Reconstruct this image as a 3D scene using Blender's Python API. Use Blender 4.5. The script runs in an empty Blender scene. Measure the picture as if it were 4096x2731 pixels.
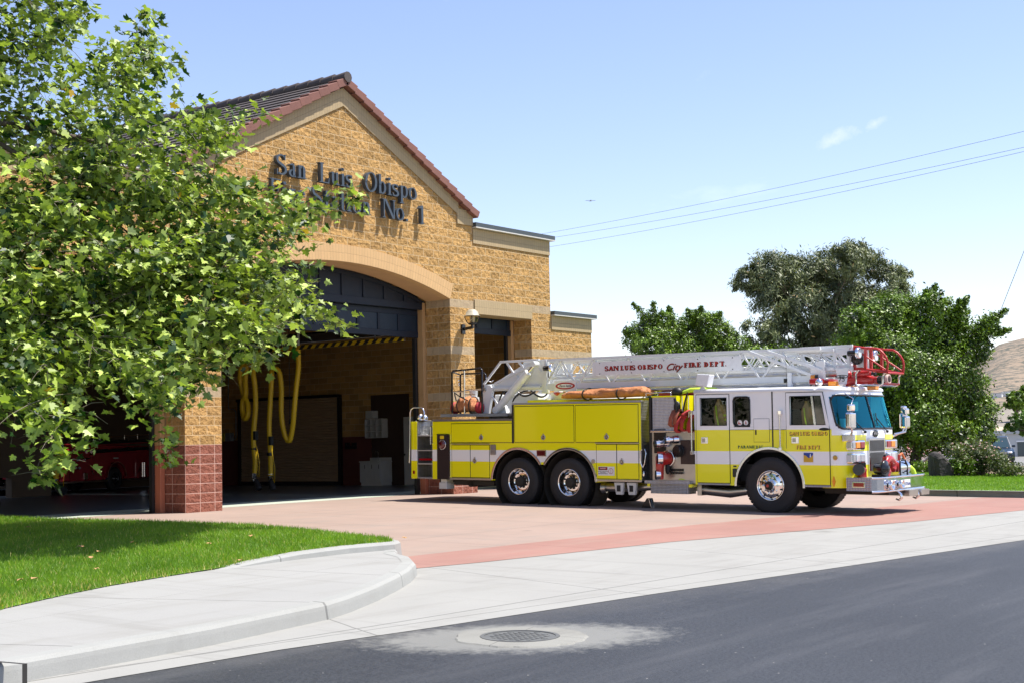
import bpy, math, random
import numpy as np
from mathutils import Vector, Matrix
random.seed(7); rng = np.random.default_rng(11)
C = bpy.context.scene.collection
scene = bpy.context.scene
R = math.radians

# ---------------------------------------------------------------- camera
FPX = 5689.0                                   # focal length in pixels of the 4096 wide photograph (50 mm)
YAW, PIT, ROL = 0.94029, 0.069997, -0.024134
CAM = np.array([-20.0154, -23.1356, 1.3301])
FW = np.array([math.sin(YAW)*math.cos(PIT), math.cos(YAW)*math.cos(PIT), math.sin(PIT)])
_r = np.array([math.cos(YAW), -math.sin(YAW), 0.0]); _u = np.cross(_r, FW)
RT = _r*math.cos(ROL) + _u*math.sin(ROL); UP = -_r*math.sin(ROL) + _u*math.cos(ROL)
cd = bpy.data.cameras.new('camera'); cam = bpy.data.objects.new('camera', cd); C.objects.link(cam)
cd.lens = 50; cd.sensor_width = 36; cd.clip_start = 0.1; cd.clip_end = 9000
cam.matrix_world = Matrix(((RT[0], UP[0], -FW[0], CAM[0]), (RT[1], UP[1], -FW[1], CAM[1]), (RT[2], UP[2], -FW[2], CAM[2]), (0, 0, 0, 1)))
scene.camera = cam
# ---------------------------------------------------------------- sky and sun
SUN = Vector((0.77, -1.0, 2.75)).normalized()
elev = math.asin(SUN.z); azim = math.atan2(SUN.x, SUN.y)
w = bpy.data.worlds.new("World"); scene.world = w; w.use_nodes = True
nt = w.node_tree; nt.nodes.clear()
sky = nt.nodes.new('ShaderNodeTexSky'); sky.sky_type = 'NISHITA'; sky.sun_disc = False
sky.sun_elevation = elev; sky.sun_rotation = azim; sky.air_density = 1.0; sky.dust_density = 0.4; sky.ozone_density = 2.0
bg = nt.nodes.new('ShaderNodeBackground'); bg.inputs['Strength'].default_value = 0.135
out = nt.nodes.new('ShaderNodeOutputWorld')
tc = nt.nodes.new('ShaderNodeTexCoord'); mp = nt.nodes.new('ShaderNodeMapping'); mp.inputs['Scale'].default_value = (3.0, 3.0, 9.0)
mp.inputs['Location'].default_value = (0.35, 0.2, 0.9)
nz = nt.nodes.new('ShaderNodeTexNoise'); nz.inputs['Scale'].default_value = 2.2; nz.inputs['Detail'].default_value = 7; nz.inputs['Roughness'].default_value = .55
cr = nt.nodes.new('ShaderNodeValToRGB'); cr.color_ramp.elements[0].position = .62; cr.color_ramp.elements[0].color = (0, 0, 0, 1)
cr.color_ramp.elements[1].position = .80; cr.color_ramp.elements[1].color = (.22, .22, .22, 1)
mx = nt.nodes.new('ShaderNodeMixRGB'); mx.inputs['Color2'].default_value = (7.5, 7.8, 8.2, 1)
L = nt.links.new
L(tc.outputs['Generated'], mp.inputs['Vector']); L(mp.outputs[0], nz.inputs['Vector']); L(nz.outputs['Fac'], cr.inputs[0])
tn = nt.nodes.new('ShaderNodeMixRGB'); tn.blend_type = 'MULTIPLY'; tn.inputs['Fac'].default_value = 1; tn.inputs['Color2'].default_value = (1.06, .94, .98, 1)
L(cr.outputs[0], mx.inputs['Fac']); L(sky.outputs[0], tn.inputs['Color1']); L(tn.outputs[0], mx.inputs['Color1'])
# one faint wisp of cloud low in the south-eastern sky
def wisp(px, py, rad, prev):
    v = nt.nodes.new('ShaderNodeVectorMath'); v.operation = 'NORMALIZE'; L(tc.outputs['Generated'], v.inputs[0])
    d0 = Vector(tuple(FW+RT*((px-2048)/FPX)+UP*((1365.5-py)/FPX))).normalized(); ax = Vector(tuple(RT))*.9+Vector(tuple(UP))*.42; ax.normalize(); bx_ = d0.cross(ax).normalized()
    s_ = nt.nodes.new('ShaderNodeVectorMath'); s_.operation = 'SUBTRACT'; L(v.outputs[0], s_.inputs[0]); s_.inputs[1].default_value = d0; o2 = []
    for a_, k_ in ((ax, 1/rad), (bx_, 2.4/rad)):
        q = nt.nodes.new('ShaderNodeVectorMath'); q.operation = 'DOT_PRODUCT'; L(s_.outputs[0], q.inputs[0]); q.inputs[1].default_value = a_*k_; o2.append(q.outputs['Value'])
    n2 = nt.nodes.new('ShaderNodeTexNoise'); n2.inputs['Scale'].default_value = 55; n2.inputs['Detail'].default_value = 6; n2.inputs['Roughness'].default_value = .65; L(v.outputs[0], n2.inputs['Vector'])
    def mt(op, a, b):
        x = nt.nodes.new('ShaderNodeMath'); x.operation = op
        for i, q in enumerate((a, b)):
            if isinstance(q, float): x.inputs[i].default_value = q
            else: L(q, x.inputs[i])
        return x.outputs[0]
    r2 = mt('SQRT', mt('ADD', mt('MULTIPLY', o2[0], o2[0]), mt('MULTIPLY', o2[1], o2[1])), 0.0)
    f = mt('SUBTRACT', mt('MULTIPLY', n2.outputs['Fac'], 1.9), mt('ADD', r2, .42)); c_ = nt.nodes.new('ShaderNodeClamp'); L(mt('MULTIPLY', f, .55), c_.inputs[0]); m2 = nt.nodes.new('ShaderNodeMixRGB'); L(c_.outputs[0], m2.inputs['Fac']); L(prev, m2.inputs['Color1']); m2.inputs['Color2'].default_value = (5.6, 5.7, 5.9, 1); return m2.outputs[0]
wsp = wisp(3340, 560, .024, wisp(3500, 495, .017, mx.outputs[0])); L(wsp, bg.inputs['Color']); L(bg.outputs[0], out.inputs[0])
sd = bpy.data.lights.new('sun', 'SUN'); sd.energy = 5.0; sd.angle = R(0.53); sd.color = (1.0, .955, .88)
so = bpy.data.objects.new('sun', sd); C.objects.link(so); so.rotation_euler = (-SUN).to_track_quat('-Z', 'Y').to_euler(); so.location = (0, -20, 60)
scene.view_settings.view_transform = 'Standard'; scene.view_settings.look = 'None'; scene.view_settings.gamma = 1
scene.view_settings.exposure = 0.74
try:
    scene.cycles.max_bounces = 7; scene.cycles.diffuse_bounces = 4; scene.cycles.transparent_max_bounces = 12
    scene.cycles.sample_clamp_indirect = 6
except Exception: pass

# ---------------------------------------------------------------- where things of the photograph stand
def ray(px, py): return FW + RT*((px-2048)/FPX) + UP*((1365.5-py)/FPX)
def onY(px, py, Y=0.0): d = ray(px, py); return CAM + d*((Y-CAM[1])/d[1])
def onX(px, py, X): d = ray(px, py); return CAM + d*((X-CAM[0])/d[0])
def onD(px, py, D): return CAM + ray(px, py)*D
def prof(Y): return 0.0 if Y > 0 else 0.0187*max(Y, -17.0)
def onG(px, py, dz=0.0):
    d = ray(px, py); t = 4.0
    while t < 900:
        p = CAM + d*t
        if p[2] < prof(p[1])+dz: break
        t += 0.02 if t < 80 else .5
    return p
def crop(x0, y0, k):
    return lambda x, y: (x0+x*k, y0+y*k)
R0 = np.array([5.938, -4.285, -.080]); F0 = np.array([5.721, -10.604, -.200])
TD = (F0-R0)/np.linalg.norm(F0-R0); TL = np.cross([0, 0, 1.0], TD); TL /= np.linalg.norm(TL); TU = np.cross(TD, TL)
def tp(p, n=0.0):                              # a point seen on the truck's side, n metres in from the near side -> (s, h)
    d = ray(*p); o = R0 + TL*n; t = ((o-CAM) @ TL)/(d @ TL); q = CAM+t*d-R0
    return float(q @ TD), float(q @ TU)

# ---------------------------------------------------------------- object helpers
def tag(o, label=None, cat=None, group=None, kind=None):
    if label: o['label'] = label
    if cat: o['category'] = cat
    if group: o['group'] = group
    if kind: o['kind'] = kind
    return o
def empty(name, loc=(0, 0, 0), label=None, cat=None, group=None, rz=0):
    o = bpy.data.objects.new(name, None); C.objects.link(o); o.location = loc; o.rotation_euler = (0, 0, rz); o.empty_display_size = .2
    return tag(o, label, cat, group)
def nrm(v): v = np.asarray(v, float); return v/np.linalg.norm(v)
KEEP = {'rungs', 'grille_bars', 'gauges', 'drain_knobs', 'lettering', 'lettering_shadow', 'sign_letter', 'rake_tiles', 'ridge_tiles', 'mesh', 'stems', 'branches', 'flowers', 'chain', 'plate_name', 'maker_name', 'cover', 'rails', 'divider_edge', 'couplings', 'pump_valves', 'hydraulic_hoses'}
def pieces(mb, margin=.03):                     # split a mesh into its separate pieces (pieces that touch stay together)
    n = len(mb.v); par = list(range(n))
    def find(a):
        while par[a] != a: par[a] = par[par[a]]; a = par[a]
        return a
    for f in mb.f:
        r0 = find(f[0])
        for k in f[1:]: par[find(k)] = r0
    comp = {}
    for i, f in enumerate(mb.f): comp.setdefault(find(f[0]), []).append(i)
    cl = []
    for fs in comp.values():
        vs = np.array([mb.v[k] for i in fs for k in mb.f[i]]); cl.append([vs.min(0)-margin/2, vs.max(0)+margin/2, fs])
    ch = True
    while ch and len(cl) > 1:
        ch = False
        for i in range(len(cl)):
            for j in range(len(cl)-1, i, -1):
                if (cl[i][0] <= cl[j][1]).all() and (cl[j][0] <= cl[i][1]).all():
                    cl[i] = [np.minimum(cl[i][0], cl[j][0]), np.maximum(cl[i][1], cl[j][1]), cl[i][2]+cl[j][2]]; cl.pop(j); ch = True
    out = []
    for lo, hi, fs in cl:
        m_ = MB(); mp_ = {}; 
        for i in sorted(fs):
            f = []
            for k in mb.f[i]:
                if k not in mp_: mp_[k] = len(m_.v); m_.v.append(mb.v[k])
                f.append(mp_[k])
            if i in mb.uv: m_.uv[len(m_.f)] = mb.uv[i]
            m_.f.append(f); m_.m.append(mb.m[i]); m_.s.append(mb.s[i])
        out.append((len(fs), m_))
    out.sort(key=lambda q: -q[0]); return [q[1] for q in out]
class MB:
    def __init__(s): s.v = []; s.f = []; s.m = []; s.s = []; s.uv = {}; s.cm = 0
    def add(s, vs, fs, smooth=False, uvs=None):
        b = len(s.v); s.v += [tuple(map(float, p)) for p in vs]
        for i, f in enumerate(fs):
            if uvs: s.uv[len(s.f)] = uvs[i]
            s.f.append([b+k for k in f]); s.m.append(s.cm); s.s.append(smooth)
        return s
    def box(s, x0, x1, y0, y1, z0, z1):
        x0, x1 = sorted((x0, x1)); y0, y1 = sorted((y0, y1)); z0, z1 = sorted((z0, z1))
        return s.add([(x0,y0,z0),(x1,y0,z0),(x1,y1,z0),(x0,y1,z0),(x0,y0,z1),(x1,y0,z1),(x1,y1,z1),(x0,y1,z1)],
                     [(0,3,2,1),(4,5,6,7),(0,1,5,4),(1,2,6,5),(2,3,7,6),(3,0,4,7)])
    def prism(s, poly, ax, a, b):
        A = 0
        for i in range(len(poly)):
            p, q = poly[i], poly[(i+1) % len(poly)]; A += p[0]*q[1]-q[0]*p[1]
        if A < 0: poly = poly[::-1]
        a, b = sorted((a, b))
        if ax == 'y': a, b = b, a
        def P(u, v, t): return {'x': (t, u, v), 'y': (u, t, v), 'z': (u, v, t)}[ax]
        n = len(poly)
        vs = [P(u, v, a) for u, v in poly]+[P(u, v, b) for u, v in poly]
        fs = [tuple(range(n))[::-1], tuple(range(n, 2*n))]+[(i, (i+1) % n, n+(i+1) % n, n+i) for i in range(n)]
        return s.add(vs, fs)
    def bar(s, p, q, w, h=None, up=(0, 0, 1)):
        h = h or w; p = np.array(p, float); q = np.array(q, float); d = nrm(q-p); u = np.array(up, float)
        if abs(d @ u) > .97: u = np.array([1., 0, 0])
        r = nrm(np.cross(d, u)); u = np.cross(r, d); vs = []
        for c in (p, q):
            for a, b in ((-1,-1),(1,-1),(1,1),(-1,1)): vs.append(c+r*a*w/2+u*b*h/2)
        return s.add(vs, [(0,1,2,3),(7,6,5,4),(0,4,5,1),(1,5,6,2),(2,6,7,3),(3,7,4,0)])
    def tube(s, pts, r, n=8, caps=True, closed=False):
        P = [np.array(p, float) for p in pts]; m = len(P); rs = r if hasattr(r, '__len__') else [r]*m
        vs = []; fs = []; pu = None
        for i in range(m):
            d = (P[(i+1) % m]-P[i-1]) if closed else (P[min(i+1, m-1)]-P[max(i-1, 0)])
            if np.linalg.norm(d) < 1e-9: d = np.array([0, 0, 1.])
            d = nrm(d)
            if pu is None:
                pu = np.array([0, 0, 1.]) if abs(d[2]) < .9 else np.array([1., 0, 0])
            rr = np.cross(d, pu); rr = nrm(rr) if np.linalg.norm(rr) > 1e-6 else np.array([1., 0, 0]); pu = nrm(np.cross(rr, d))
            for k in range(n):
                a = 2*math.pi*k/n; vs.append(P[i]+(rr*math.cos(a)+pu*math.sin(a))*rs[i])
        for i in range(m if closed else m-1):
            j = (i+1) % m
            for k in range(n): fs.append((i*n+k, j*n+k, j*n+(k+1) % n, i*n+(k+1) % n))
        s.add(vs, [f[::-1] for f in fs], True)
        if caps and not closed:
            s.add(vs[:n], [tuple(range(n))]); s.add(vs[-n:], [tuple(range(n))[::-1]])
        return s
    def lathe(s, prof_, o, ax='z', n=24, smooth=True, closed=False):
        vs = []; fs = []; m = len(prof_)
        for r, h in prof_:
            for k in range(n):
                a = 2*math.pi*k/n; c, d = r*math.cos(a), r*math.sin(a)
                vs.append({'z': (o[0]+c, o[1]+d, o[2]+h), 'y': (o[0]+d, o[1]+h, o[2]+c), 'x': (o[0]+h, o[1]+c, o[2]+d)}[ax])
        for i in range(m if closed else m-1):
            j = (i+1) % m
            for k in range(n): fs.append((i*n+k, i*n+(k+1) % n, j*n+(k+1) % n, j*n+k))
        return s.add(vs, fs, smooth)
    def disc(s, o, ax, r, t=.01, n=24):            # a thin round plate centred at o
        return s.lathe([(0.0001, -t/2), (r, -t/2), (r, t/2), (0.0001, t/2)], o, ax, n, False)
    def ball(s, o, r, n=12, sc=(1, 1, 1)):
        vs = []; fs = []
        for i in range(n+1):
            t = math.pi*i/n
            for k in range(n): a = 2*math.pi*k/n; vs.append((o[0]+r*sc[0]*math.sin(t)*math.cos(a), o[1]+r*sc[1]*math.sin(t)*math.sin(a), o[2]+r*sc[2]*math.cos(t)))
        for i in range(n):
            for k in range(n): fs.append((i*n+k, (i+1)*n+k, (i+1)*n+(k+1) % n, i*n+(k+1) % n))
        return s.add(vs, fs, True)
    def build(s, name, mat, parent=None, bevel=0, seg=2):
        me = bpy.data.meshes.new(name); me.from_pydata(s.v, [], s.f)
        for mm in (mat if isinstance(mat, (list, tuple)) else [mat]): me.materials.append(mm)
        me.polygons.foreach_set('material_index', s.m); me.polygons.foreach_set('use_smooth', s.s)
        if s.uv:
            ul = me.uv_layers.new(name='uv').data
            for fi, uu in s.uv.items():
                for li, q in zip(me.polygons[fi].loop_indices, uu): ul[li].uv = q
        me.update(); me.validate()
        o = bpy.data.objects.new(name, me); C.objects.link(o)
        if parent is not None: o.parent = parent
        if bevel:
            b = o.modifiers.new('bevel', 'BEVEL'); b.width = bevel; b.segments = seg; b.limit_method = 'ANGLE'; b.angle_limit = R(35)
        return o
def bulk(name, verts, loops, counts, mat, parent=None, uv=None, attr=None, smooth=False):   # a large mesh from arrays
    me = bpy.data.meshes.new(name); nv = len(verts)
    me.vertices.add(nv); me.vertices.foreach_set('co', np.asarray(verts, np.float32).ravel())
    me.loops.add(len(loops)); me.loops.foreach_set('vertex_index', np.asarray(loops, np.int32))
    st = np.concatenate([[0], np.cumsum(counts)[:-1]]); me.polygons.add(len(counts))
    me.polygons.foreach_set('loop_start', st.astype(np.int32)); me.polygons.foreach_set('loop_total', np.asarray(counts, np.int32))
    if smooth: me.polygons.foreach_set('use_smooth', np.ones(len(counts), bool))
    if attr is not None:
        a = me.attributes.new('tone', 'FLOAT', 'POINT'); a.data.foreach_set('value', np.asarray(attr, np.float32))
    for mm in (mat if isinstance(mat, (list, tuple)) else [mat]): me.materials.append(mm)
    me.update(calc_edges=True)
    o = bpy.data.objects.new(name, me); C.objects.link(o)
    if parent is not None: o.parent = parent
    return o

# ---------------------------------------------------------------- materials
class N:                                        # terse node tree
    def __init__(s, name):
        s.m = bpy.data.materials.new(name); s.m.use_nodes = True; s.t = s.m.node_tree; s.b = s.t.nodes['Principled BSDF']; s.o = s.t.nodes['Material Output']
    def n(s, ty, **kw):
        x = s.t.nodes.new(ty)
        for k, v in kw.items():
            if k.startswith('_'): setattr(x, k[1:], v)
            else: s.set(x, k.replace('__', ' '), v)
        return x
    def set(s, x, k, v):
        i = x.inputs[int(k)] if k.isdigit() else x.inputs[k]
        if isinstance(v, bpy.types.NodeSocket): s.t.links.new(v, i)
        else: i.default_value = v
    def math(s, op, a, b=0.0, c=0.0):
        x = s.n('ShaderNodeMath', _operation=op); s.set(x, '0', a); s.set(x, '1', b)
        if op in ('MULTIPLY_ADD', 'COMPARE'): s.set(x, '2', c)
        return x.outputs[0]
    def mix(s, f, a, b, mode='MIX'):
        x = s.n('ShaderNodeMixRGB', _blend_type=mode); s.set(x, 'Fac', f); s.set(x, 'Color1', a); s.set(x, 'Color2', b); return x.outputs[0]
    def noise(s, scale, detail=4, rough=.55, vec=None, out='Fac'):
        x = s.n('ShaderNodeTexNoise', Scale=scale, Detail=detail, Roughness=rough)
        if vec is not None: s.set(x, 'Vector', vec)
        return x.outputs[out]
    def ramp(s, f, *st):
        x = s.n('ShaderNodeValToRGB', Fac=f); e = x.color_ramp.elements
        while len(e) < len(st): e.new(.5)
        for q, (p, c) in zip(e, st): q.position = p; q.color = c if len(c) == 4 else (*c, 1)
        return x.outputs[0]
    def obj(s): return s.n('ShaderNodeTexCoord').outputs['Object']
    def bump(s, h, strength, dist, nor=None):
        x = s.n('ShaderNodeBump', Strength=strength, Distance=dist, Height=h)
        if nor is not None: s.set(x, 'Normal', nor)
        return x.outputs[0]
    def p(s, **kw):
        for k, v in kw.items(): s.set(s.b, k.replace('__', ' '), v)
        return s
def c4(c): return (*c, 1)
def pm(name, col, rough=.5, metal=0.0, var=.12, vs=3.0, bump=0.0, bs=40.0, bd=.004, coat=0.0, spec=.5):
    m = N(name); o = m.obj()
    f = m.noise(vs, 5, .6, o); f2 = m.math('MULTIPLY_ADD', f, 2*var, 1-var)
    m.p(Base__Color=m.mix(1.0, c4(col), f2, 'MULTIPLY'), Roughness=m.math('MULTIPLY_ADD', m.noise(vs*2.3, 4, .6, o), .16, rough-.08), Metallic=metal)
    m.b.inputs['Specular IOR Level'].default_value = spec
    if coat: m.b.inputs['Coat Weight'].default_value = coat; m.b.inputs['Coat Roughness'].default_value = .04
    if bump: m.p(Normal=m.bump(m.noise(bs, 4, .6, o), bump, bd))
    return m.m
TAN, RED_ = (.72, .425, .155), (.40, .15, .10)
def wall_uv(m):                                 # brick coordinates from where the wall stands: along X or along Y by the face's direction
    o = m.obj(); sp = m.n('ShaderNodeSeparateXYZ', Vector=o).outputs
    g = m.n('ShaderNodeNewGeometry'); gn = m.n('ShaderNodeSeparateXYZ', Vector=g.outputs['True Normal']).outputs
    isx = m.math('GREATER_THAN', m.math('ABSOLUTE', gn[0]), .7)
    u = m.math('ADD', m.math('MULTIPLY', sp[1], isx), m.math('MULTIPLY', sp[0], m.math('SUBTRACT', 1.0, isx)))
    return o, sp, u
def split_block(name, zo=0.0, rough=1.0, dark=1.0, bands=True, red=True, bump=1.0):
    m = N(name); o, sp, u = wall_uv(m); z = m.math('SUBTRACT', sp[2], zo)
    vec = m.n('ShaderNodeCombineXYZ', X=u, Y=z).outputs[0]
    def brick(off, c1, c2, mo, ms):
        b = m.n('ShaderNodeTexBrick', _offset=off, Vector=vec, Scale=1.0); b.inputs['Brick Width'].default_value = .4064; b.inputs['Row Height'].default_value = .2032
        b.inputs['Mortar Size'].default_value = ms; b.inputs['Mortar Smooth'].default_value = .1; b.inputs['Bias'].default_value = 0
        b.inputs['Color1'].default_value = c4(c1); b.inputs['Color2'].default_value = c4(c2); b.inputs['Mortar'].default_value = c4(mo); return b
    t = tuple(a*dark for a in TAN); rd = tuple(a*dark for a in RED_)
    b1 = brick(.5, t, tuple(a*.70 for a in t), tuple(a*.9 for a in (.72, .53, .30)), .0075)
    b2 = brick(0.0, rd, tuple(a*.82 for a in rd), (.60*dark, .38*dark, .31*dark), .0075)
    col = b1.outputs['Color']; mort = b1.outputs['Fac']
    smooth = 0.0
    if red:
        isr = m.math('LESS_THAN', z, 1.4224); col = m.mix(isr, col, b2.outputs['Color']); mort = m.math('ADD', m.math('MULTIPLY', mort, m.math('SUBTRACT', 1.0, isr)), m.math('MULTIPLY', b2.outputs['Fac'], isr))
    fine = m.noise(46, 8, .72, o); blot = m.noise(9, 5, .6, o)
    col = m.mix(1.0, col, m.math('MULTIPLY_ADD', fine, .5, .76), 'MULTIPLY')
    col = m.mix(1.0, col, m.math('MULTIPLY_ADD', m.noise(1.1, 3, .5, o), .3, .86), 'MULTIPLY')
    if bands:
        bnd = 0.0
        for k in (12, 18, 24):
            q = m.math('COMPARE', z, (k+.5)*.2032, .1016); bnd = q if bnd == 0.0 else m.math('ADD', bnd, q)
        gb = brick(0.0, (.43, .325, .20), (.40, .30, .185), (.52, .41, .27), .004)
        col = m.mix(bnd, col, m.mix(1.0, gb.outputs['Color'], m.math('MULTIPLY_ADD', fine, .25, .87), 'MULTIPLY')); smooth = bnd
    nm = m.math('SUBTRACT', 1.0, mort)
    chip = m.n('ShaderNodeTexVoronoi', Vector=o, Scale=9.0, _feature='F1').outputs['Distance']
    lump = m.math('ADD', m.math('MULTIPLY', m.noise(7.5, 6, .62, o), 2.0), m.math('ADD', m.math('MULTIPLY', fine, .42), m.math('MULTIPLY', chip, .5)))
    h = m.math('MULTIPLY', nm, m.math('ADD', m.math('MULTIPLY', lump, rough), .25))
    if bands: h = m.math('MULTIPLY', h, m.math('SUBTRACT', 1.0, m.math('MULTIPLY', smooth, .9)))
    m.p(Base__Color=col, Roughness=.92, Normal=m.bump(h, bump, .12)); m.b.inputs['Specular IOR Level'].default_value = .2
    return m.m
def soldier(name, col, bw=.1016, rh=.2032, ms=.0035, off=0.0):     # narrow blocks stood on end, laid out along the strip's own uv
    m = N(name); uv = m.n('ShaderNodeUVMap', _uv_map='uv').outputs[0]
    b = m.n('ShaderNodeTexBrick', _offset=off, Vector=uv, Scale=1.0); b.inputs['Brick Width'].default_value = bw; b.inputs['Row Height'].default_value = rh
    b.inputs['Mortar Size'].default_value = ms; b.inputs['Mortar Smooth'].default_value = .1
    b.inputs['Color1'].default_value = c4(col); b.inputs['Color2'].default_value = c4(tuple(a*.93 for a in col)); b.inputs['Mortar'].default_value = c4(tuple(a*.60 for a in col))
    o = m.obj(); c = m.mix(1.0, b.outputs['Color'], m.math('MULTIPLY_ADD', m.noise(60, 5, .7, o), .28, .86), 'MULTIPLY')
    m.p(Base__Color=c, Roughness=.9, Normal=m.bump(m.math('SUBTRACT', 1.0, b.outputs['Fac']), .6, .006)); return m.m
def concrete(name, col, var=.10, joints=None, lines=(), stains=.0, stain_col=(.2, .16, .13), bump=.25, rough=.85, speck=0.12):
    m = N(name); o = m.obj()
    c = m.mix(1.0, c4(col), m.math('MULTIPLY_ADD', m.noise(.55, 6, .6, o), 2*var, 1-var), 'MULTIPLY')
    c = m.mix(1.0, c, m.math('MULTIPLY_ADD', m.noise(90, 4, .7, o), 2*speck, 1-speck), 'MULTIPLY')
    if stains:
        st = m.n('ShaderNodeMapping', Vector=o); st.inputs['Scale'].default_value = (.35, 1.5, 1); st.inputs['Rotation'].default_value = (0, 0, R(-8))
        f = m.ramp(m.noise(1.6, 7, .62, st.outputs[0]), (.5, (0, 0, 0)), (.78, (1, 1, 1)))
        c = m.mix(m.math('MULTIPLY', f, stains), c, c4(stain_col))
        sp_ = m.ramp(m.noise(.9, 3, .5, o), (.70, (0, 0, 0)), (.76, (1, 1, 1))); c = m.mix(m.math('MULTIPLY', sp_, stains*.7), c, c4(tuple(a*.4 for a in stain_col)))
        tm = m.n('ShaderNodeMapping', Vector=o); tm.inputs['Scale'].default_value = (2.2, .16, 1); tm.inputs['Rotation'].default_value = (0, 0, R(14))
        f2 = m.ramp(m.noise(1.9, 5, .6, tm.outputs[0]), (.55, (0, 0, 0)), (.68, (1, 1, 1))); c = m.mix(m.math('MULTIPLY', f2, stains*.45), c, c4(tuple(a*.75 for a in stain_col)))
    hgt = m.noise(120, 3, .7, o)
    if joints:
        sp = m.n('ShaderNodeSeparateXYZ', Vector=o).outputs; g = None
        for ax, step, off, wd in joints:
            q = m.math('ABSOLUTE', m.math('SUBTRACT', m.math('FRACT', m.math('DIVIDE', m.math('ADD', sp[ax], off), step)), .5))
            q = m.math('LESS_THAN', q, wd/step/2); g = q if g is None else m.math('MAXIMUM', g, q)
        c = m.mix(m.math('MULTIPLY', g, .6), c, c4(tuple(a*.35 for a in col))); hgt = m.math('SUBTRACT', hgt, m.math('MULTIPLY', g, 2.0))
    if lines:
        sp = m.n('ShaderNodeSeparateXYZ', Vector=o).outputs; g = None; wob = m.math('MULTIPLY_ADD', m.noise(3.0, 4, .6, o), .03, -.015)
        for x0, y0, x1, y1, wd in lines:
            l_ = math.hypot(x1-x0, y1-y0); a_, b_ = (y1-y0)/l_, -(x1-x0)/l_; c_ = -(a_*x0+b_*y0)
            d_ = m.math('ADD', m.math('MULTIPLY_ADD', sp[0], a_, c_), m.math('MULTIPLY_ADD', sp[1], b_, wob)); q = m.math('LESS_THAN', m.math('ABSOLUTE', d_), wd/2)
            g = q if g is None else m.math('MAXIMUM', g, q)
        c = m.mix(m.math('MULTIPLY', g, .62), c, c4(tuple(a*.3 for a in col)))
    m.p(Base__Color=c, Roughness=rough, Normal=m.bump(hgt, bump, .004)); m.b.inputs['Specular IOR Level'].default_value = .3
    return m.m
def diamond(name, col=(.62, .62, .63), s=38.0, rough=.34):          # raised tread pattern on aluminium
    m = N(name); o = m.obj(); sp = m.n('ShaderNodeSeparateXYZ', Vector=o).outputs
    a = m.math('SINE', m.math('MULTIPLY', m.math('ADD', sp[0], sp[2]), s*2.6)); b = m.math('SINE', m.math('MULTIPLY', m.math('SUBTRACT', sp[0], sp[2]), s*2.6))
    c_ = m.math('SINE', m.math('MULTIPLY', sp[1], s*3.1)); h = m.math('ADD', m.math('MULTIPLY', a, b), m.math('MULTIPLY', c_, .4))
    m.p(Base__Color=m.mix(1.0, c4(col), m.math('MULTIPLY_ADD', m.math('GREATER_THAN', h, .35), .45, .62), 'MULTIPLY'), Metallic=.85, Roughness=rough, Normal=m.bump(h, .9, .006)); return m.m
def glassmat(name, tint, refl=.06, rough=.0, gcol=(1, 1, 1)):
    m = N(name); m.t.nodes.remove(m.b)
    tr = m.n('ShaderNodeBsdfTransparent', Color=c4(tint)).outputs[0]; gl = m.n('ShaderNodeBsdfGlossy', Color=c4(gcol), Roughness=rough).outputs[0]
    lw = m.n('ShaderNodeLayerWeight', Blend=.5).outputs['Facing']; f = m.math('MAXIMUM', m.math('MULTIPLY_ADD', m.math('POWER', lw, 5.0), .9, refl), 0.0)
    x = m.n('ShaderNodeMixShader'); m.set(x, '0', f); m.set(x, '1', tr); m.set(x, '2', gl); m.set(m.o, 'Surface', x.outputs[0]); return m.m
def leafmat(name, c1, c2, c3=None, trans=.35, rough=.42, spec=.5):
    m = N(name); at = m.n('ShaderNodeAttribute', _attribute_name='tone').outputs['Fac']
    st = [(0.0, c1), (.9 if c3 else 1.0, c2)]
    if c3: st.append((1.0, c3))
    col = m.ramp(at, *st); m.p(Base__Color=col, Roughness=rough); m.b.inputs['Specular IOR Level'].default_value = spec
    tl = m.n('ShaderNodeBsdfTranslucent', Color=m.mix(1.0, col, (1.25, 1.35, .5, 1), 'MULTIPLY')).outputs[0]
    x = m.n('ShaderNodeMixShader'); m.set(x, '0', trans); m.set(x, '1', m.b.outputs[0]); m.set(x, '2', tl); m.set(m.o, 'Surface', x.outputs[0]); return m.m

M = {}
M['block'] = split_block('split_face_block'); M['block_wing'] = split_block('split_face_block_wing', zo=.058)
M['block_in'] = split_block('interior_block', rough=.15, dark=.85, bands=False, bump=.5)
M['soldier'] = soldier('soldier_block', (.42, .315, .175)); M['arch'] = soldier('arch_block', (.60, .38, .175))
M['tile'] = pm('roof_tile', (.20, .085, .062), .75, var=.3, vs=2.2, bump=.4, bs=60)
M['tile_dark'] = pm('roof_tile_dark', (.075, .06, .055), .8, var=.3, vs=2.0, bump=.4, bs=50)
M['coping'] = pm('coping_metal', (.055, .065, .065), .4, var=.3, vs=4); M['coping_lip'] = pm('coping_lip', (.6, .58, .52), .4)
M['navy'] = pm('navy_door_paint', (.012, .017, .028), .5, var=.15, spec=.25); M['navy2'] = pm('navy_door_panel', (.010, .021, .036), .45, var=.2, spec=.3)
M['tan_steel'] = pm('tan_painted_steel', (.45, .27, .12), .5); M['red_steel'] = pm('terracotta_painted_steel', (.42, .14, .075), .5)
M['letter'] = pm('sign_letter_metal', (.045, .062, .08), .42, var=.15, spec=.6)
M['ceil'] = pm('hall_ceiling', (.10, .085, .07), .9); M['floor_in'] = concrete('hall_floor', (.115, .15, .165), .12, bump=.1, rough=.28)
M['thresh'] = concrete('threshold_concrete', (.40, .44, .36), .10)
M['asphalt'] = None
M['yellow'] = None
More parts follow.
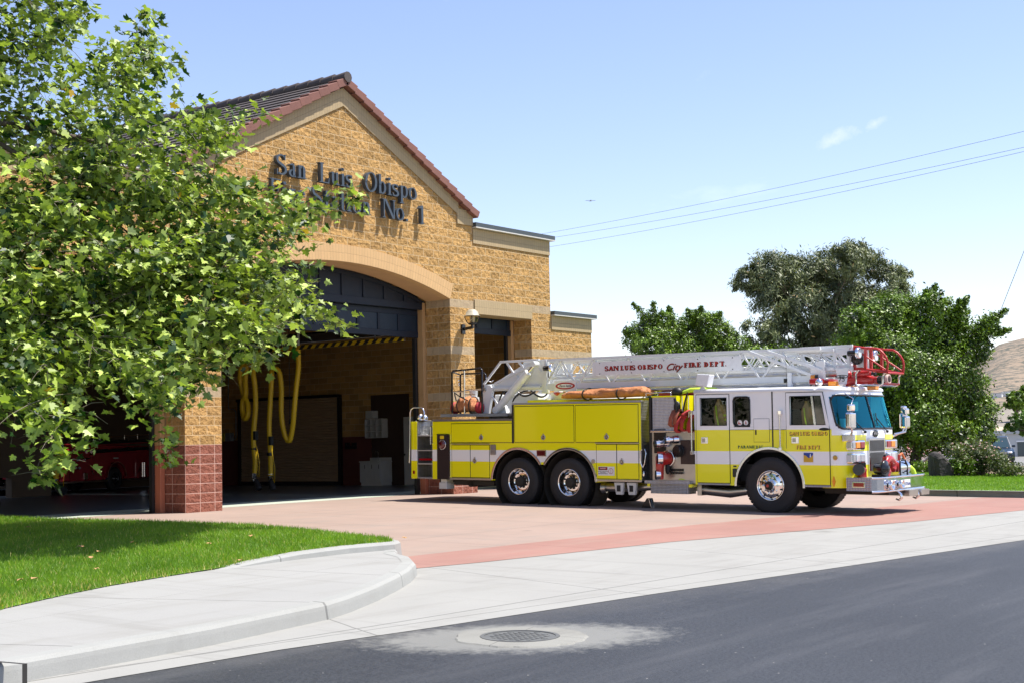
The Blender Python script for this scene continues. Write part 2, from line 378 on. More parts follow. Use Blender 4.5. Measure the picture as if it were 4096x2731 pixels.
M['chrome'] = pm('chrome', (.82, .82, .83), .10, 1.0, var=.04); M['steel'] = pm('brushed_steel', (.52, .50, .47), .32, 1.0, var=.15, vs=6)
M['alu'] = pm('polished_aluminium', (.74, .75, .77), .16, 1.0, var=.05)
M['diamond'] = diamond('diamond_plate'); M['diamond_tan'] = diamond('diamond_plate_dull', (.40, .36, .34), rough=.45)
M['black'] = pm('black_rubber', (.015, .015, .016), .65); M['gloss_black'] = pm('gloss_black', (.012, .012, .013), .2)
M['under'] = pm('chassis_grime', (.03, .025, .018), .8, bump=.5, bs=30)
M['tyre'] = pm('tyre_rubber', (.020, .019, .020), .72, var=.25, vs=9, bump=.5, bs=70)
M['white'] = pm('white_paint', (.80, .80, .80), .28, var=.03, coat=.4); M['ladder'] = pm('ladder_white_paint', (.74, .75, .74), .35, var=.07, vs=5)
M['redp'] = pm('red_paint', (.42, .018, .015), .3, coat=.5); M['redcage'] = pm('red_rail_paint', (.45, .025, .02), .38)
M['amber'] = pm('amber_lens', (.85, .28, .01), .2, coat=.6); M['redlens'] = pm('red_lens', (.30, .005, .008), .15, coat=.8)
M['darkred'] = pm('dark_red_lens', (.10, .006, .008), .15, coat=.8); M['clear'] = pm('clear_lens', (.7, .72, .74), .1, .3, coat=.6)
M['tarp'] = pm('brown_canvas', (.47, .18, .065), .75, var=.3, vs=7, bump=1.0, bs=7, bd=.06); M['bagred'] = pm('red_canvas', (.35, .012, .02), .7, bump=.6, bs=14, bd=.02)
M['coat'] = pm('tan_turnout_cloth', (.50, .34, .14), .85, var=.25, bump=.8, bs=16, bd=.02); M['hiviz'] = pm('lime_reflective', (.55, .75, .05), .5)
M['hosered'] = pm('red_hose_jacket', (.42, .035, .03), .8, bump=.5, bs=30)
M['plastic_w'] = pm('white_laminate', (.62, .62, .60), .4); M['plastic_k'] = pm('black_plastic', (.012, .012, .012), .5)
M['hoseyel'] = pm('yellow_duct', (.72, .47, .012), .45, var=.1); M['brass'] = pm('brass', (.5, .3, .1), .25, 1.0)
M['maroon'] = pm('maroon_enamel', (.34, .024, .034), .10, coat=1.0, var=.1); M['bark'] = pm('bark', (.10, .075, .055), .9, var=.35, vs=8, bump=.8, bs=25, bd=.02)
M['twig'] = pm('twig_bark', (.20, .17, .12), .85, var=.3, vs=12); M['galv'] = pm('galvanised_steel', (.42, .43, .44), .45, .6)
M['navycar'] = pm('dark_blue_car_paint', (.008, .022, .042), .3, coat=.4, var=.05); M['rose'] = pm('smoked_panel', (.045, .032, .03), .12, var=.1, coat=.6)
M['glass'] = glassmat('window_glass', (.55, .62, .62), .05); M['glass_dark'] = glassmat('dark_window_glass', (.80, .84, .82), .012)
M['windshield'] = glassmat('windshield_glass', (.38, .95, .98), .115, gcol=(.12, .78, .95))
M['inside'] = pm('cab_interior', (.02, .022, .024), .8); M['dash'] = pm('dashboard', (.12, .16, .17), .6)

# ================================================================ ground
def clipY(poly, y0, keep_above):
    o = []; n = len(poly)
    for i in range(n):
        a, b = poly[i], poly[(i+1) % n]; ia = (a[1] >= y0) == keep_above or a[1] == y0; ib = (b[1] >= y0) == keep_above or b[1] == y0
        if ia: o.append(a)
        if ia != ib and a[1] != b[1]:
            t = (y0-a[1])/(b[1]-a[1]); o.append((a[0]+t*(b[0]-a[0]), y0))
    return o
def sheet(name, poly, dz, mat, kind='structure', **kw):
    mb = MB(); A = sum(poly[i][0]*poly[(i+1) % len(poly)][1]-poly[(i+1) % len(poly)][0]*poly[i][1] for i in range(len(poly)))
    if A < 0: poly = poly[::-1]
    for lo, hi in ((-1e5, -17.0), (-17.0, 0.0), (0.0, 1e5)):
        q = clipY(clipY(poly, lo, True), hi, False)
        if len(q) >= 3: mb.add([(x, y, prof(y)+dz) for x, y in q], [tuple(range(len(q)))])
    return tag(mb.build(name, mat), kind=kind, **kw)
ASPH = [(-60, -14.0), (-13.7, -14.76), (-11.9, -14.85), (-10.3, -15.08), (-7.1, -15.46), (-3.75, -15.95), (1.6, -16.67), (12, -18.2), (34, -21.6)]
MANH = (-10.31, -16.06)
# new black asphalt with scattered chips, dust along the gutter and cement slurry round the manhole
m = N('new_asphalt'); o = m.obj(); sp = m.n('ShaderNodeSeparateXYZ', Vector=o).outputs
agg = m.math('ADD', m.math('MULTIPLY', m.noise(150, 3, .75, o), .5), m.math('MULTIPLY', m.noise(38, 4, .7, o), .5))
base = m.mix(m.ramp(agg, (.40, (0, 0, 0)), (.66, (1, 1, 1))), (.005, .006, .008, 1), (.060, .064, .070, 1))
base = m.mix(1.0, base, m.math('MULTIPLY_ADD', m.noise(.35, 5, .6, o), .7, .65), 'MULTIPLY')
mpx = m.n('ShaderNodeMapping', Vector=o); mpx.inputs['Scale'].default_value = (.25, 2.4, 1); mpx.inputs['Rotation'].default_value = (0, 0, R(8))
base = m.mix(m.math('MULTIPLY', m.ramp(m.noise(1.1, 6, .65, mpx.outputs[0]), (.5, (0, 0, 0)), (.8, (1, 1, 1))), .8), base, (.062, .063, .066, 1))
edge = m.math('ADD', sp[1], m.math('MULTIPLY_ADD', sp[0], .131, 16.45))          # metres out from the gutter, about
dust = m.ramp(m.math('ADD', m.math('MULTIPLY', edge, .55), m.math('MULTIPLY', m.noise(2.2, 7, .7, o), .9)), (.1, (0, 0, 0)), (1.0, (1, 1, 1)))
base = m.mix(m.math('MULTIPLY', dust, .34), base, (.20, .185, .16, 1))
dx = m.math('SUBTRACT', sp[0], MANH[0]); dy = m.math('SUBTRACT', sp[1], MANH[1])
al = m.math('MULTIPLY', m.math('ADD', m.math('MULTIPLY', dx, .75), m.math('MULTIPLY', dy, -.66)), .62); ac = m.math('ADD', m.math('MULTIPLY', dx, .66), m.math('MULTIPLY', dy, .75))
ds = m.math('SQRT', m.math('ADD', m.math('MULTIPLY', al, al), m.math('MULTIPLY', ac, ac)))
hal = m.ramp(m.math('ADD', ds, m.math('MULTIPLY_ADD', m.noise(6.5, 9, .78, o), 1.1, -.55)), (.56, (1, 1, 1)), (.88, (0, 0, 0)))
base = m.mix(m.math('MULTIPLY', hal, .62), base, (.27, .265, .235, 1))
chip = m.n('ShaderNodeTexVoronoi', Vector=o, Scale=7.0, _feature='F1'); cs = m.math('LESS_THAN', chip.outputs['Distance'], .055)
pick = m.math('GREATER_THAN', m.n('ShaderNodeSeparateColor', Color=chip.outputs['Color']).outputs[0], .6)
base = m.mix(m.math('MULTIPLY', cs, pick), base, (.32, .31, .28, 1))
m.p(Base__Color=base, Roughness=.62, Normal=m.bump(m.math('ADD', agg, m.math('MULTIPLY', cs, 1.5)), .7, .006)); m.b.inputs['Specular IOR Level'].default_value = .45
M['asphalt'] = m.m
M['old_asphalt'] = concrete('old_asphalt', (.20, .195, .185), .18, stains=.35, stain_col=(.12, .12, .12), rough=.9)
M['conc'] = concrete('light_concrete', (.29, .286, .268), .10, stains=.45, stain_col=(.20, .19, .165), lines=((-11.45, -11.4, -10.36, -13.92, .022), (-8.6, -10.7, -8.25, -12.93, .02), (-14.3, -11.9, -13.2, -14.4, .022), (-17, -11.9, -16.4, -14.4, .022), (-13.0, -12.6, -9.0, -11.9, .006)), speck=.17)
M['gutter'] = concrete('driveway_concrete', (.285, .28, .258), .12, stains=.50, stain_col=(.19, .18, .16), lines=((-6.3, -12.1, -7.2, -15.4, .022), (-2.2, -12.4, -3.1, -15.9, .022), (2.3, -13.3, 1.4, -16.7, .022), (6.8, -14.2, 5.9, -17.3, .022), (11, -15.0, 10.1, -18, .022), (-10.3, -13.8, -10.9, -15.0, .02), (-13.7, -14.40, -11.9, -14.50, .03), (-10.3, -14.76, -3.75, -15.60, .02)), speck=.16)
M['kerb'] = concrete('kerb_concrete', (.30, .30, .28), .14, stains=.35, stain_col=(.22, .21, .18), lines=((-10.36, -13.0, -10.43, -14.6, .03), (-17.6, -13, -17.6, -15, .03), (-7.95, -12.2, -8.1, -13.4, .02), (13.2, -11.6, 14.6, -11.65, .03)), speck=.18, bump=.6)
M['pink'] = concrete('pink_apron_concrete', (.30, .222, .182), .20, stains=.6, stain_col=(.23, .20, .175), joints=((0, 4.4, .9, .02), (1, 3.3, .4, .02)), speck=.08)
M['redband'] = concrete('red_paving', (.29, .155, .125), .22, stains=.65, stain_col=(.30, .20, .16), joints=((0, 3.1, 1.25, .022),), speck=.12)
M['soil'] = pm('planting_soil', (.17, .12, .075), .95, var=.4, vs=3, bump=.8, bs=12, bd=.04)
mb = MB(); 
for a, b in (((-14.03, -14.56), (-14.10, -14.20)),): mb.add([(a[0]-.02, a[1], prof(a[1])-.1), (a[0]+.02, a[1], prof(a[1])-.1), (a[0]+.02, a[1], prof(a[1])+.162), (a[0]-.02, a[1], prof(a[1])+.162), (b[0]-.02, b[1], prof(b[1])+.162), (b[0]+.02, b[1], prof(b[1])+.162)], [(0, 1, 2, 3), (3, 2, 5, 4)])
tag(mb.build('kerb_joint', pm('joint_filler', (.03, .028, .025), .9)), kind='structure')
M['turf'] = pm('turf_base', (.10, .19, .02), .9, var=.35, vs=1.2)

mb = MB(); gx_ = [-2500, 36, 41, 46, 51, 56, 3500]; gy_ = [-2500, -17, 0, 60, 3000]; n_ = len(gx_)
def gz(x, y): return prof(y)-.012-.9*min(1, max(0, (x-36)/20))
mb.add([(x, y, gz(x, y)) for y in gy_ for x in gx_], [(j*n_+i, j*n_+i+1, (j+1)*n_+i+1, (j+1)*n_+i) for j in range(4) for i in range(n_-1)])
tag(mb.build('ground', M['old_asphalt']), kind='structure')
sheet('road', [(x, y) for x, y in ASPH]+[(34, -90), (-60, -90)], 0, M['asphalt'])
RLO = [(-6.35, -11.62), (-5.29, -11.84), (-1.32, -12.34), (4.63, -13.87), (8.79, -14.55), (13.55, -15.35)]
RUP = [(13.2, -12.3), (9.85, -11.93), (2.14, -10.9), (-4.34, -10.51), (-5.45, -10.45)]
sheet('driveway_entrance', [(x, y) for x, y in ASPH[0:9]]+[(30, -20.8), (22, -19.7), (17.5, -18.7), (15.1, -17.1), (14.1, -15.1), (13.6, -15.3)]+RLO[::-1]+[(-8.6, -13.0), (-10.3, -13.8), (-13.9, -14.2), (-60, -13.6)], .004, M['gutter'])
sheet('red_paving_band', RLO+RUP, .008, M['redband'])
sheet('apron', RUP[::-1]+[(13.2, -6.0), (13.0, 1.14), (-5.0, 1.14), (-5.0, -2.3), (-4.35, -6.8), (-5.4, -9.9)], .008, M['pink'])
sheet('threshold_strip', [(-5.0, 1.14), (15.4, 1.14), (15.4, 2.9), (-5.0, 2.9)], .010, M['thresh'])
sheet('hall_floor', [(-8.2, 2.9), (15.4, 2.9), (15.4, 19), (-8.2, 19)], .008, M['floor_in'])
sheet('back_yard', [(-30, 14.6), (6.9, 14.6), (6.9, 40), (-30, 40)], .012, M['gutter'])
def offs(line, d):
    o = []
    for i in range(len(line)):
        a = np.array(line[max(i-1, 0)]); b = np.array(line[min(i+1, len(line)-1)]); t = (b-a)/np.linalg.norm(b-a); o.append((line[i][0]+t[1]*d, line[i][1]-t[0]*d))
    return o
# left pavement, its kerb, and the small kerb that holds up the lawn's tip
KT = [(-60, -13.75), (-13.95, -14.36), (-12.03, -14.2), (-10.36, -13.92), (-9.9, -13.75), (-9.1, -13.38), (-8.25, -12.93), (-7.6, -12.55), (-6.95, -12.1), (-6.45, -11.6), (-6.15, -11.1), (-5.75, -10.78)]
mb = MB(); n = len(KT); inner = [(-60, -11.0), (-12.35, -11.2), (-11.5, -10.9), (-10.6, -10.6), (-9.6, -10.4), (-8.5, -10.3), (-7.2, -10.35), (-5.75, -10.6)]
poly = offs(KT, -.07)+inner[::-1]
KH = .155
mb.add([(x, y, prof(y)+KH) for x, y in poly], [tuple(range(len(poly)))])
tag(mb.build('sidewalk', M['conc']), kind='structure')
def kerb(name, line, h, wd, mat, base=0.0, r=.03, tap=None, **kw):
    rows = [offs(line, d) for d in (.03, .008, 0.0, -r, -wd)]; hs = (-.05, h*.6, h-r, h, h); mb = MB(); n = len(line)
    vs = [(x, y, prof(y)+base+hh*(1 if tap is None or i >= len(tap) else tap[i])) for row, hh in zip(rows, hs) for i, (x, y) in enumerate(row)]
    fs = [(j*n+i, j*n+i+1, (j+1)*n+i+1, (j+1)*n+i) for j in range(4) for i in range(n-1)]
    mb.add(vs, fs, False); return tag(mb.build(name, mat), kind='structure', **kw)
kerb('sidewalk_kerb', KT, KH+.003, .16, M['kerb'])
TIPK = [(-8.9, -10.76), (-8.2, -10.70), (-7.4, -10.63), (-6.5, -10.62), (-5.75, -10.74), (-5.5, -10.62), (-5.3, -10.3)]
kerb('lawn_kerb', TIPK, .25, .15, M['kerb'], tap=(.6, .8, .95))
# left lawn: a strip between its back edge and its front edge
LB = np.array([(-60, -1.0), (-12, -.6), (-5.2, -.8), (-5.0, -2.3), (-4.72, -3.8), (-4.42, -5.3), (-4.36, -6.8), (-4.8, -8.6), (-5.35, -10.3), (-5.55, -10.52)], float)
LF = np.array([(-60, -12.0), (-13.2, -12.05), (-12.3, -11.76), (-11.3, -11.32), (-10.6, -11.06), (-9.6, -10.82), (-8.5, -10.64), (-7.3, -10.5), (-6.3, -10.53), (-5.7, -10.62)], float)
def lawn_h(x): return .165+.085*min(1, max(0, (x+8.8)/3.0))
def strip_lawn(name, A, B, hf, mat, skirt=True):
    mb = MB(); n = len(A); K = 8; vs = []
    for j in range(K+1):
        for i in range(n):
            q = A[i]*(1-j/K)+B[i]*j/K; vs.append((q[0], q[1], prof(q[1])+hf(q[0])))
    fs = [(j*n+i, (j+1)*n+i, (j+1)*n+i+1, j*n+i+1) for j in range(K) for i in range(n-1)]
    if skirt:
        b = len(vs); vs += [(x, y, z-.4) for x, y, z in vs[:n]]; fs += [(i, i+1, b+i+1, b+i) for i in range(n-1)]
    mb.add(vs, fs); return tag(mb.build(name, mat), kind='structure')
strip_lawn('lawn', LB, LF, lawn_h, M['turf'])
gm = leafmat('grass_blade', (.07, .17, .010), (.28, .43, .04), (.62, .50, .20), trans=.45, rough=.5)
def grass(name, A, B, hf, n, hmin, hmax, wd, mat, label, dry=.035, xr=None):
    # blades over the strip, each one leaning triangle; area-weighted over the strip's cells
    A = np.asarray(A); B = np.asarray(B); m_ = len(A)-1
    ar = np.array([abs(np.cross(A[i+1]-A[i], B[i]-A[i]))+abs(np.cross(B[i+1]-B[i], B[i+1]-A[i+1])) for i in range(m_)])
    if xr: ar = ar*np.array([1 if A[i+1][0] > xr or B[i+1][0] > xr else 0 for i in range(m_)])
    idx = rng.choice(m_, n, p=ar/ar.sum()); u = rng.random(n)[:, None]; v = rng.random(n)[:, None]
    P = (A[idx]*(1-u)+A[idx+1]*u)*(1-v)+(B[idx]*(1-u)+B[idx+1]*u)*v
    P = P+rng.normal(0, .018, P.shape)
    z = np.array([prof(y) for y in P[:, 1]])+np.array([hf(x) for x in P[:, 0]])-.006
    a = rng.random(n)*2*math.pi; h = (hmin+(hmax-hmin)*rng.random(n)**1.5); le = rng.normal(0, .35, (n, 2))*h[:, None]
    patch = .5+.5*np.sin(P[:, 0]*2.1+np.sin(P[:, 1]*1.7)*2)*np.sin(P[:, 1]*1.9+1.3*np.sin(P[:, 0]*.9))
    t = np.stack([np.cos(a), np.sin(a)], 1)*wd/2
    V = np.zeros((n, 3, 3)); V[:, 0, :2] = P-t; V[:, 1, :2] = P+t; V[:, 2, :2] = P+le; V[:, :2, 2] = z[:, None]; V[:, 2, 2] = z+h
    tone = np.clip(.12+.62*rng.random(n)*(.55+.45*patch)+.15*patch, 0, .88); dd = rng.random(n) < dry*(1+3*(v[:, 0] > .93)); tone[dd] = 1.0
    return tag(bulk(name, V.reshape(-1, 3), np.arange(3*n), np.full(n, 3), mat, attr=np.repeat(tone, 3)), label=label, kind='stuff', cat='grass')
grass('grass', LB[1:], LF[1:], lawn_h, 210000, .025, .075, .012, gm, 'short bright green grass of the left lawn by the pavement')
m_ = MB()
for k in range(26):                              # fallen leaves on the left lawn, too mixed to count with the grass
    x = random.uniform(-12, -5.5); y = random.uniform(-11.2, -3); z = prof(y)+lawn_h(x)+.06; a = random.random()*6; s = random.uniform(.035, .07)
    m_.add([(x+math.cos(a+t)*s*q, y+math.sin(a+t)*s*q, z+.012*math.sin(3*t)) for t, q in ((0, 1), (.9, .5), (1.6, .9), (2.5, .5), (3.3, .9), (4.2, .45), (5, .9), (5.7, .5))], [tuple(range(8))])
tag(m_.build('fallen_leaves', pm('dry_leaf', (.42, .24, .10), .8, var=.4)), 'scattered brown fallen leaves lying on the left lawn', 'fallen leaves', kind='stuff')
# right lawn behind its kerb
RK = [(13.55, -2.0), (13.45, -8.0), (13.35, -10.5), (13.69, -13.1), (14.2, -15.0), (15.2, -17.0), (17.5, -18.6), (22, -19.6), (34, -21.3)]
kerb('lawn_kerb', RK[::-1], .15, .16, M['kerb'])
RA = np.array([(13.7, -2.0), (13.6, -8.0), (13.5, -10.5), (13.85, -13.1), (14.4, -14.9), (15.4, -16.8), (17.7, -18.4), (22, -19.4)], float)
RB = np.array([(27, -1.0), (26.0, -4.5), (25.3, -6.6), (24.6, -8.6), (23.7, -10.4), (23.4, -12.4), (24.0, -15.5), (26, -18.0)], float)
strip_lawn('lawn', RB, RA, lambda x: .14, M['turf'])
grass('grass', RA, RB, lambda x: .14, 110000, .03, .07, .018, gm, 'short green grass of the right lawn in front of the fire engine', dry=.01)
sheet('planting_bed', [(25.3, -6.5), (27.2, -1.0), (36, -1.0), (34, -9.6), (29, -10.4), (23.7, -10.4), (24.5, -8.6)], .10, M['soil'])
sheet('pavement', [(23.6, -10.5), (29, -10.5), (34, -9.7), (35, -11.3), (29, -12.2), (23.5, -12.6)], .09, M['conc'])
# manhole in the road
mh = empty('manhole', (MANH[0], MANH[1], prof(MANH[1])), 'round iron manhole cover in its pale concrete collar in the black road', 'manhole')
mh.rotation_euler = (math.atan(.0187), 0, 0)
mb = MB(); rw = random.Random(2); jj = [rw.uniform(-.022, .022) for _ in range(60)]; vs = []
for r_, z_ in ((.335, .012), (.545, .011), (.575, -.012)):
    for k in range(60): q_ = r_+(jj[k]+.5*jj[k-1] if r_ > .4 else 0); vs.append((q_*math.cos(k*math.pi/30), q_*math.sin(k*math.pi/30), z_))
mb.add(vs, [(j*60+k, j*60+(k+1) % 60, (j+1)*60+(k+1) % 60, (j+1)*60+k) for j in range(2) for k in range(60)])
mb.build('collar', concrete('collar_concrete', (.235, .23, .205), .22, stains=.6, stain_col=(.12, .115, .10), speck=.25, bump=.8, lines=((-.6, -.1, .6, .25, .01), (.2, -.6, .1, .6, .008))), mh)
mb = MB().lathe([(.0001, .010), (.325, .010), (.325, .002)], (0, 0, 0), 'z', 40, False).lathe([(.30, .011), (.30, .016), (.333, .016), (.333, .005)], (0, 0, 0), 'z', 40, False)
for i in range(-4, 5):
    for j in range(-4, 5):
        if i*i+j*j < 17: mb.box(i*.062-.02, i*.062+.02, j*.062-.02, j*.062+.02, .010, .0135)
mb.build('cover', pm('manhole_iron', (.13, .13, .12), .6, .3, var=.3, bump=.5, bs=60), mh)

# ================================================================ fire station
st = empty('fire_station', (4.98, 0, 0), 'tan split-face block fire station with steep tiled gable and wide arched doorway', 'fire station')
def S(mb, name, mat, bevel=0, **kw):             # a station part given in world coordinates
    obs = [q.build(name, mat, st, bevel) for q in (pieces(mb) if name not in KEEP else [mb])]
    for o in obs: o.location = (-4.98, 0, 0)
    return obs[0]
# the mesh keeps world coordinates; the parent's offset is taken back so that brick courses line up with the world
AX0, AX1, SPR, CRN, TH = 1.016, 8.964, 5.075, 5.705, .8128
cx = (AX0+AX1)/2; hw = (AX1-AX0)/2; rise = CRN-SPR; RA_ = (hw*hw+rise*rise)/(2*rise); zc = CRN-RA_; a0 = math.asin(hw/RA_)
def arcp(r, n=36, ext=1.0): return [(cx+r*math.sin(-a0*ext+2*a0*ext*i/n), zc+r*math.cos(-a0*ext+2*a0*ext*i/n)) for i in range(n+1)]
SL = .475; EZ, PZ = 7.56, 7.56+.475*4.97+.0
GX0, GX1 = 0.0, 9.96
TRIM_T = lambda x: 9.93-abs(x-4.98)*.4865         # top edge of the block gable, just beneath the tiles
inner = arcp(RA_)
out_ = [(0, 0), (AX0, 0), (AX0, SPR)]+inner[1:-1]+[(AX1, SPR), (AX1, 0), (9.98, 0), (9.98, TRIM_T(9.98)), (4.98, TRIM_T(4.98)), (0, TRIM_T(0))]
gable = S(MB().prism(out_, 'y', 0, TH), 'gable_wall', M['block'])
def uvstrip(mb, A, B, y0, y1, v0=0.0, v1=.4064):   # front face between two lines in XZ, with uv along it, plus thin edges
    s = 0.0; n = len(A)
    for i in range(n-1):
        la = math.dist(A[i], A[i+1]); lb = math.dist(B[i], B[i+1]); l = (la+lb)/2
        a, b, c, d = A[i], A[i+1], B[i+1], B[i]
        mb.add([(a[0], y0, a[1]), (b[0], y0, b[1]), (c[0], y0, c[1]), (d[0], y0, d[1])], [(0, 1, 2, 3)], False, [[(s, v0), (s+l, v0), (s+l, v1), (s, v1)]])
        mb.add([(a[0], y1, a[1]), (b[0], y1, b[1]), (b[0], y0, b[1]), (a[0], y0, a[1])], [(0, 1, 2, 3)], False, [[(s, 0), (s+l, 0), (s+l, .19), (s, .19)]])
        mb.add([(d[0], y0, d[1]), (c[0], y0, c[1]), (c[0], y1, c[1]), (d[0], y1, d[1])], [(0, 1, 2, 3)], False, [[(s, 0), (s+l, 0), (s+l, .19), (s, .19)]])
        s += l
    for p, q in ((A[0], B[0]), (B[-1], A[-1])):
        mb.add([(p[0], y0, p[1]), (q[0], y0, q[1]), (q[0], y1, q[1]), (p[0], y1, p[1])], [(0, 1, 2, 3)], False, [[(0, 0), (.4, 0), (.4, .1), (0, .1)]])
    return mb
ro = RA_+.4064
S(uvstrip(MB(), [(x, z) for x, z in arcp(RA_-.004)], [(cx+ro*math.sin(t), zc+ro*math.cos(t)) for t in [(-a0+2*a0*i/36) for i in range(37)]], -.022, .30), 'door_arch', M['arch'])
# soffit of the arch, smooth and a little proud of the wall's own underside
mb = MB(); pi_ = arcp(RA_-.008)
for i in range(36): (xa, za), (xb, zb) = pi_[i], pi_[i+1]; mb.add([(xa, .20, za), (xb, .20, zb), (xb, TH-.01, zb), (xa, TH-.01, za)], [(0, 1, 2, 3)])
S(mb, 'arch_soffit', pm('soffit_render', (.52, .32, .16), .85, bump=.3, bs=60))
# gable trim of stood-up blocks under the tiles
k = .4064*math.sqrt(1+SL*SL)
mb = MB()
uvstrip(mb, [(4.98, TRIM_T(4.98)-k), (9.38, TRIM_T(9.38)-k)], [(4.98, TRIM_T(4.98)-.001), (9.38, TRIM_T(9.38)-.001)], -.03, .1)
uvstrip(mb, [(.58, TRIM_T(.58)-k), (4.98, TRIM_T(4.98)-k)], [(.58, TRIM_T(.58)-.001), (4.98, TRIM_T(4.98)-.001)], -.03, .1)
S(mb, 'gable_trim', M['soldier'])
mb = MB()
for xa, xb in ((9.32, 9.99), (-.03, .64)):
    mb.add([(xa, -.034, 7.10), (xb, -.034, 7.10), (xb, -.034, min(7.51, TRIM_T(xb)-.002)), (xa, -.034, 7.51)], [(0, 1, 2, 3)], False, [[(0, 0), (.67, 0), (.67, .41), (0, .41)]])
    for x in (xa, xb): mb.add([(x, -.034, 7.10), (x, .1, 7.10), (x, .1, 7.5), (x, -.034, 7.5)], [(0, 1, 2, 3)], False, [[(0, 0), (.13, 0), (.13, .41), (0, .41)]])
    mb.add([(xa, .1, 7.10), (xb, .1, 7.10), (xb, -.034, 7.10), (xa, -.034, 7.10)], [(0, 1, 2, 3)], False, [[(0, 0), (.67, 0), (.67, .1), (0, .1)]])
S(mb, 'kneeler_block', M['soldier'])
# tiled roof: stepped courses on both slopes, rake tiles along the gable, ridge tiles on top
RZ = 10.13; sl = (RZ-7.50)/4.98; nc = 16; mb = MB()
ang = math.atan(sl); ln = math.hypot(4.98+.12, (4.98+.12)*sl); step = ln/nc
for sg in (-1, 1):
    for i in range(nc):
        d0, d1 = i*step, (i+1)*step+.05                 # distance down from the ridge
        def P(d, up): return (4.98+sg*(d*math.cos(ang)+up*math.sin(ang)), RZ-d*math.sin(ang)+up*math.cos(ang))
        q = [P(d0, .0), P(d1, .035), P(d1, .0), P(d0, -.045)]
        mb.prism(q, 'y', -.10, 19.5)
roof = S(mb, 'roof', M['tile_dark'])
mb = MB()
for sg in (-1, 1):
    for i in range(nc):
        d0, d1 = i*step+.02, (i+1)*step+.03
        def P(d, up): return (4.98+sg*(d*math.cos(ang)+up*math.sin(ang)), RZ-d*math.sin(ang)+up*math.cos(ang))
        mb.prism([P(d0, .03), P(d1, .075), P(d1, -.125), P(d0, -.155)], 'y', -.175+.002*(i % 2), .12)
o = mb.build('rake_tiles', M['tile'], roof, .012)
mb = MB()
for i in range(48):
    y = -.2+i*.41
    mb.tube([(4.98, y, RZ+.035), (4.98, y+.43, RZ+.02)], [.135, .115], 10)
mb.build('ridge_tiles', M['tile_dark'], roof)
S(MB().box(10.03, 10.16, -.12, 19.5, 7.38, 7.52), 'gutter', M['coping_lip'], .01)
# wings left and right of the gable
def wing(x0, x1, ztop, door, mat, th=.61):
    if door:
        dx0, dx1, dz = door; poly = [(x0, 0), (dx0, 0), (dx0, dz), (dx1, dz), (dx1, 0), (x1, 0), (x1, ztop), (x0, ztop)]
        if abs(dx0-x0) < .01: poly = [(x0, dz), (dx1, dz), (dx1, 0), (x1, 0), (x1, ztop), (x0, ztop)]
        if abs(dx1-x1) < .01: poly = [(x0, 0), (dx0, 0), (dx0, dz), (x1, dz), (x1, ztop), (x0, ztop)]
    else: poly = [(x0, 0), (x1, 0), (x1, ztop), (x0, ztop)]
    return S(MB().prism(poly, 'y', .004, th), 'wing_wall', mat)
wing(9.982, 13.60, 7.05, (9.982, 12.63, 4.745), M['block_wing'])
wing(13.602, 15.72, 4.90, None, M['block_wing'], th=.605)
wing(-8.3, -.002, 7.05, (-5.0, -.002, 4.745), M['block_wing'])
mb = MB(); uvstrip(mb, [(10.0, 6.64), (13.61, 6.64)], [(10.0, 7.045), (13.61, 7.045)], -.02, .1); uvstrip(mb, [(-8.31, 6.64), (-.01, 6.64)], [(-8.31, 7.045), (-.01, 7.045)], -.02, .1)
uvstrip(mb, [(13.62, 4.50), (15.73, 4.50)], [(13.62, 4.895), (15.73, 4.895)], -.02, .1)
S(mb, 'parapet_band', M['soldier'])
mb = MB(); uvstrip(mb, [(9.995, 4.742), (12.65, 4.742)], [(9.995, 5.12), (12.65, 5.12)], -.03, .55); uvstrip(mb, [(-5.02, 4.742), (-.012, 4.742)], [(-5.02, 5.12), (-.012, 5.12)], -.03, .55)
S(mb, 'door_lintel', M['soldier'])
mb = MB().box(9.995, 13.74, -.13, .3, 7.085, 7.20).box(13.615, 15.86, -.13, .3, 4.925, 5.03).box(-8.42, -.015, -.13, .3, 7.085, 7.20)
mb.box(13.5, 13.74, .3, 19.6, 7.087, 7.198).box(15.62, 15.858, .3, 19.6, 4.927, 5.028)
S(mb, 'parapet_coping', M['coping'])
S(MB().box(9.995, 13.745, -.136, .28, 7.055, 7.083).box(13.615, 15.865, -.136, .28, 4.90, 4.923).box(-8.42, -.015, -.136, .28, 7.055, 7.083), 'coping_lip', M['coping_lip'])
# side and back walls, flat roofs, hall ceiling
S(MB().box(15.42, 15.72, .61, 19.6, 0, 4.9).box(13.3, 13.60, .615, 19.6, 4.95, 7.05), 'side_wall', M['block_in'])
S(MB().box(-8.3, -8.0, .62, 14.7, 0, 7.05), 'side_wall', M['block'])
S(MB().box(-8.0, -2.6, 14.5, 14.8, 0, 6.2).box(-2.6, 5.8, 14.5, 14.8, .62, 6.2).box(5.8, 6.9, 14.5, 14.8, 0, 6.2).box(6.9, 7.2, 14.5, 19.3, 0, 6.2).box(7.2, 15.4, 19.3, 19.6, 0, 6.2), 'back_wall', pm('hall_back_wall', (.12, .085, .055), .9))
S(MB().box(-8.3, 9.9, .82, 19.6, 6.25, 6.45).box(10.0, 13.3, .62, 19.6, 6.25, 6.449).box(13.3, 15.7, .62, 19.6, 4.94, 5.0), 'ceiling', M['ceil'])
S(MB().box(-8.0, 0, .62, 14.5, 5.95, 6.2), 'ceiling', M['ceil'])
